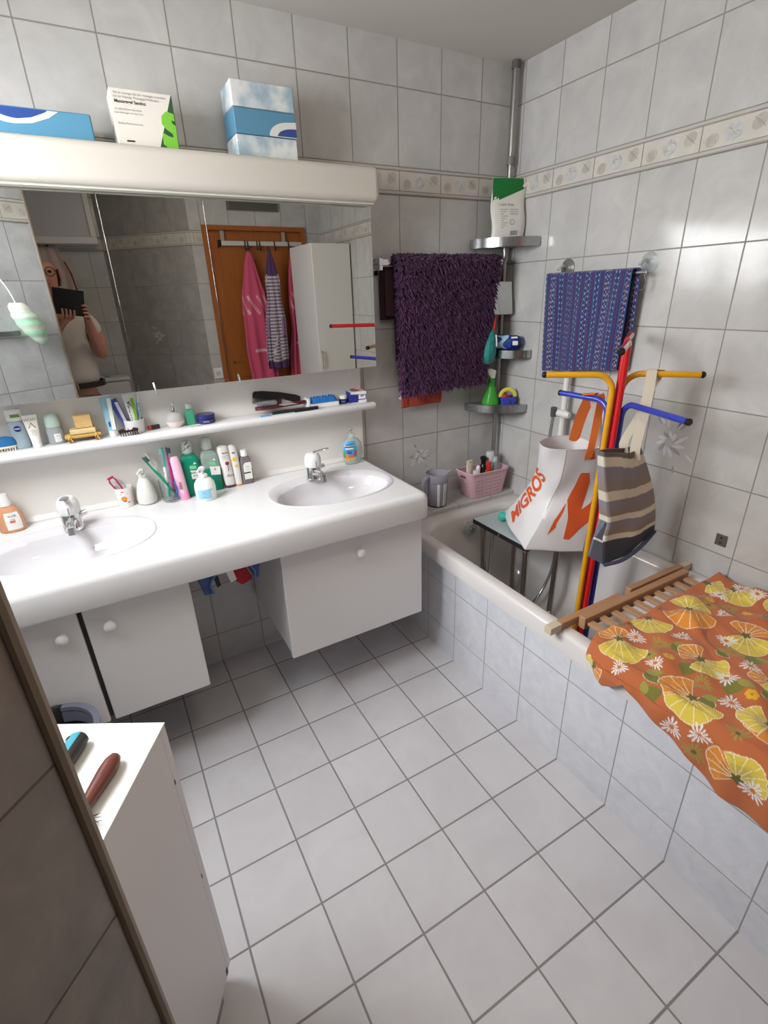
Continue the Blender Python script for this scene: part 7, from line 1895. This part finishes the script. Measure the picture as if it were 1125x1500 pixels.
# ---------------------------------------------------------------- the photographer, reflected in the left mirror
def skin(name, pts, edges, mat, parent, sub=2, root=0):
    me = bpy.data.meshes.new(name)
    me.from_pydata([p[:3] for p in pts], edges, [])
    me.materials.append(mat)
    o = bpy.data.objects.new(name, me); COL.objects.link(o); o.parent = parent
    md = o.modifiers.new('skin', 'SKIN'); md.use_smooth_shade = True; md.branch_smoothing = 0.6
    for i, p in enumerate(pts):
        r = p[3] if isinstance(p[3], tuple) else (p[3], p[3])
        me.skin_vertices[0].data[i].radius = r
        me.skin_vertices[0].data[i].use_root = (i == root)
    sb = o.modifiers.new('sub', 'SUBSURF'); sb.levels = sub; sb.render_levels = sub
    return o
PXc, PYc = -1.905, -2.27
m_skin = M('skin', (196, 140, 118), 0.5, noise=(30, 0.05), sss=0.1)
m_shirt = M('shirt', (214, 206, 196), 0.9, noise=(14, 0.05))
m_trs = M('trousers', (150, 136, 116), 0.9)
per = thing('person', 'bald person in glasses and white shirt photographing with a black phone case, in the mirror', 'person', (PXc, PYc, 0))
def L3(x, y, z, r): return (x, y, z, r)
B = [L3(0, 0, 0.98, (0.11, 0.085)), L3(0, 0, 1.20, (0.13, 0.095)), L3(0, -0.01, 1.40, (0.13, 0.10)), L3(0, 0.02, 1.50, 0.052), L3(0, 0.05, 1.56, 0.05), L3(0, 0.08, 1.63, (0.062, 0.078)), L3(0, 0.075, 1.70, (0.072, 0.092)), L3(0, 0.065, 1.76, (0.060, 0.075)),
     # right arm of the picture
     L3(0.165, 0.0, 1.425, 0.055), L3(0.200, 0.03, 1.30, 0.046), L3(0.195, 0.065, 1.195, 0.042), L3(0.178, 0.13, 1.315, 0.035), L3(0.165, 0.195, 1.420, 0.027), L3(0.160, 0.225, 1.460, (0.024, 0.030)),
     # left arm
     L3(-0.165, 0.0, 1.425, 0.055), L3(-0.205, 0.07, 1.30, 0.046), L3(-0.190, 0.14, 1.195, 0.042), L3(-0.07, 0.18, 1.30, 0.036), L3(0.010, 0.225, 1.395, 0.027), L3(0.036, 0.236, 1.43, (0.030, 0.024)),
     # legs
     L3(0.095, 0, 0.88, 0.070), L3(0.10, 0.01, 0.50, 0.05), L3(0.10, -0.02, 0.09, 0.036), L3(0.11, 0.10, 0.045, 0.034),
     L3(-0.095, 0, 0.88, 0.070), L3(-0.10, 0.01, 0.50, 0.05), L3(-0.10, -0.02, 0.09, 0.036), L3(-0.11, 0.10, 0.045, 0.034)]
E_ = [(0, 1), (1, 2), (2, 3), (3, 4), (4, 5), (5, 6), (6, 7), (2, 8), (8, 9), (9, 10), (10, 11), (11, 12), (12, 13), (2, 14), (14, 15), (15, 16), (16, 17), (17, 18), (18, 19), (0, 20), (20, 21), (21, 22), (22, 23), (0, 24), (24, 25), (25, 26), (26, 27)]
# fingers closing round the case
def finger(root, pts, r):
    k = len(B)
    for i, p in enumerate(pts): B.append((*p, r*(1 - 0.12*i)))
    E_.append((root, k)); 
    for i in range(len(pts)-1): E_.append((k+i, k+i+1))
for i in range(4):
    z = 1.500 - 0.020*i
    finger(13, [(0.170, 0.258, z-0.006), (0.176, 0.268, z+0.002), (0.166, 0.280, z+0.006), (0.148, 0.281, z+0.006)], 0.0088)
finger(13, [(0.154, 0.228, 1.478), (0.146, 0.236, 1.496), (0.136, 0.240, 1.508)], 0.0098)
for i in range(4):
    x = 0.030 + 0.020*i
    finger(19, [(x+0.002, 0.262, 1.440), (x+0.010, 0.278, 1.455), (x+0.016, 0.282, 1.478), (x+0.016, 0.281, 1.498-0.004*i)], 0.0088)
finger(19, [(0.046, 0.232, 1.448), (0.060, 0.236, 1.466), (0.072, 0.238, 1.480)], 0.0098)
skin('body', B, E_, m_skin, per)
hd_ = part(per, 'glasses', MB().torus((-0.034, 0.168, 1.695), 0.024, 0.0022, 'y', 20, 6), m_black)
part(hd_, 'lens_rim', MB().torus((0.034, 0.168, 1.695), 0.024, 0.0022, 'y', 20, 6), m_black)
part(hd_, 'bridge', MB().tube([(-0.010, 0.169, 1.70), (0.010, 0.169, 1.70)], 0.002, 6), m_black)
for s in (-1, 1): part(hd_, 'temple', MB().tube([(s*0.058, 0.166, 1.70), (s*0.076, 0.10, 1.70), (s*0.077, 0.055, 1.69)], 0.002, 6), m_black)
part(per, 'nose', MB().loft([[(0.011*w*math.cos(a), 0.150+d+0.010*w*math.sin(a), z) for a in np.linspace(0, 2*PI, 13)[:-1]] for z, w, d in ((1.650, 0.7, 0.012), (1.658, 1.2, 0.018), (1.675, 0.8, 0.014), (1.700, 0.5, 0.004))]), m_skin, smooth=80)
part(per, 'mouth', MB().ell((0, 0.150, 1.630), 0.024, 0.008, 0.006, 14, 8), M('lips', (158, 96, 88), 0.5))
for s in (-1, 1):
    part(per, 'ear', MB().ell((s*0.079, 0.068, 1.685), 0.008, 0.018, 0.030, 12, 8), m_skin)
    part(per, 'eye', MB().ell((s*0.032, 0.146, 1.697), 0.012, 0.010, 0.008, 12, 8), M('eye', (90, 74, 64), 0.2))
part(per, 'hair_fringe', MB().loft([[(w*math.cos(a), 0.068+d*math.sin(a), z) for a in np.linspace(PI*1.02, PI*1.98, 21)] + [((w-0.008)*math.cos(a), 0.068+(d-0.008)*math.sin(a), z) for a in np.linspace(PI*1.98, PI*1.02, 21)] for w, d, z in ((0.072, 0.088, 1.62), (0.084, 0.104, 1.67), (0.082, 0.103, 1.715))]), M('hair_grey', (120, 112, 106), 0.9), smooth=70)
S_ = [L3(0, 0, 0.98, (0.172, 0.125)), L3(0, 0.005, 1.12, (0.180, 0.135)), L3(0, 0, 1.30, (0.175, 0.125)), L3(0, -0.005, 1.42, (0.13, 0.105)), L3(0, 0.015, 1.475, 0.066), L3(0.165, 0, 1.42, 0.072), L3(0.200, 0.055, 1.315, 0.066), L3(-0.165, 0, 1.42, 0.072), L3(-0.200, 0.055, 1.315, 0.066)]
skin('shirt', S_, [(0, 1), (1, 2), (2, 3), (3, 4), (3, 5), (5, 6), (3, 7), (7, 8)], m_shirt, per)
T_ = [L3(0, 0, 1.02, (0.165, 0.12)), L3(0, 0, 0.95, (0.165, 0.125)), L3(0.095, 0, 0.84, 0.105), L3(0.10, 0.01, 0.50, 0.078), L3(0.10, -0.015, 0.09, 0.066), L3(-0.095, 0, 0.84, 0.105), L3(-0.10, 0.01, 0.50, 0.078), L3(-0.10, -0.015, 0.09, 0.066)]
skin('trousers', T_, [(0, 1), (1, 2), (2, 3), (3, 4), (1, 5), (5, 6), (6, 7)], m_trs, per, root=1)
bl = part(per, 'belt', MB().loft([[(w*math.cos(a), d*math.sin(a), z) for a in np.linspace(0, 2*PI, 41)[:-1]] for w, d, z in ((0.176, 0.136, 1.012), (0.180, 0.140, 1.014), (0.180, 0.140, 1.046), (0.176, 0.136, 1.048))], False, False), M('belt_leather', (44, 34, 30), 0.4))
part(bl, 'buckle', MB().box(-0.022, 0.1395, 1.012, 0.022, 0.146, 1.048), m_chrome, bevel=0.003)
for s in (-1, 1): part(per, 'shoe', MB().loft([[(s*0.105+w*math.cos(a), 0.055+d*math.sin(a)+o, z) for a in np.linspace(0, 2*PI, 25)[:-1]] for w, d, z, o in ((0.050, 0.140, 0.001, 0), (0.052, 0.143, 0.025, 0), (0.046, 0.125, 0.06, -0.01), (0.036, 0.06, 0.095, -0.06))]), M('shoe', (70, 56, 48), 0.5), smooth=60)
part(per, 'ring', MB().torus((0.049, 0.262, 1.440), 0.0105, 0.0022, 'z', 14, 6), M('gold', (220, 180, 90), 0.2, metal=1.0))
ph = thing('phone', 'phone in a black wallet case held up by the person in the mirror', 'phone', (-1.815, -2.007, 1.455))
part(ph, 'case', MB().obox((-1.815, -2.007, 1.528), (0.985, 0, -0.17), (0, 1, 0), (0.17, 0, 0.985), 0.079, 0.0048, 0.072), m_black, world=True, bevel=0.004)
part(ph, 'lens', MB().loft([[(-1.768+r*math.cos(a), -2.0015+d, 1.545+r*math.sin(a)) for a in np.linspace(0, 2*PI, 17)[:-1]] for d, r in ((0, 0.006), (0.001, 0.006))]), M('lens_glass', (40, 42, 50), 0.05), world=True)

# ceiling lamp (outside the picture)
lm = thing('ceiling_lamp', 'round opal glass ceiling lamp in the middle of the bathroom ceiling', 'lamp', (-1.30, -1.55, H-0.10))
part(lm, 'mount', MB().lathe([(0.13, H-0.028), (0.14, H-0.020), (0.14, H-0.001), (0.0, H-0.001)], 32, (-1.30, -1.55, 0)), m_white, world=True)
m_opal = M('opal_glass', (250, 244, 232), 0.3)
m_opal.node_tree.nodes['Principled BSDF'].inputs['Emission Color'].default_value = (1.0, 0.86, 0.68, 1)
m_opal.node_tree.nodes['Principled BSDF'].inputs['Emission Strength'].default_value = 21.0
part(lm, 'opal_dome', MB().lathe([(0.0, H-0.115), (0.06, H-0.108), (0.11, H-0.080), (0.135, H-0.045), (0.137, H-0.029)], 32, (-1.30, -1.55, 0), cap1=False), m_opal, world=True)

GROUPS = {'basin_tap': 'taps at the two washbasins', 'vanity_cabinet': 'hanging cabinets under the counter', 'soap_bar': 'soap bars on the bamboo dish',
          'toothpaste_tube': 'toothpaste tubes on the shelf', 'bathrobe': 'pink bathrobes on the door hooks', 'shampoo_bottle': 'white shampoo bottles on the counter',
          'mouthwash_bottle': 'green mouthwash bottles on the counter', 'comb': 'combs on the shelf'}
for o_ in bpy.data.objects:
    if o_.parent is None and 'label' in o_.keys():
        b_ = o_.name.split('.')[0]
        if 'pink basket' in o_['label'] and b_ != 'storage_basket': o_['group'] = 'toiletries in the pink basket'
        elif 'low' in o_['label'] and b_ == 'hair_brush': o_['group'] = 'brushes on the low cabinet'
        elif b_ in GROUPS and 'group' not in o_.keys(): o_['group'] = GROUPS[b_]
SC.view_settings.view_transform='Standard'; SC.view_settings.look='None'; SC.view_settings.gamma=1.0; SC.view_settings.exposure=0.08; SC.cycles.use_denoising=True
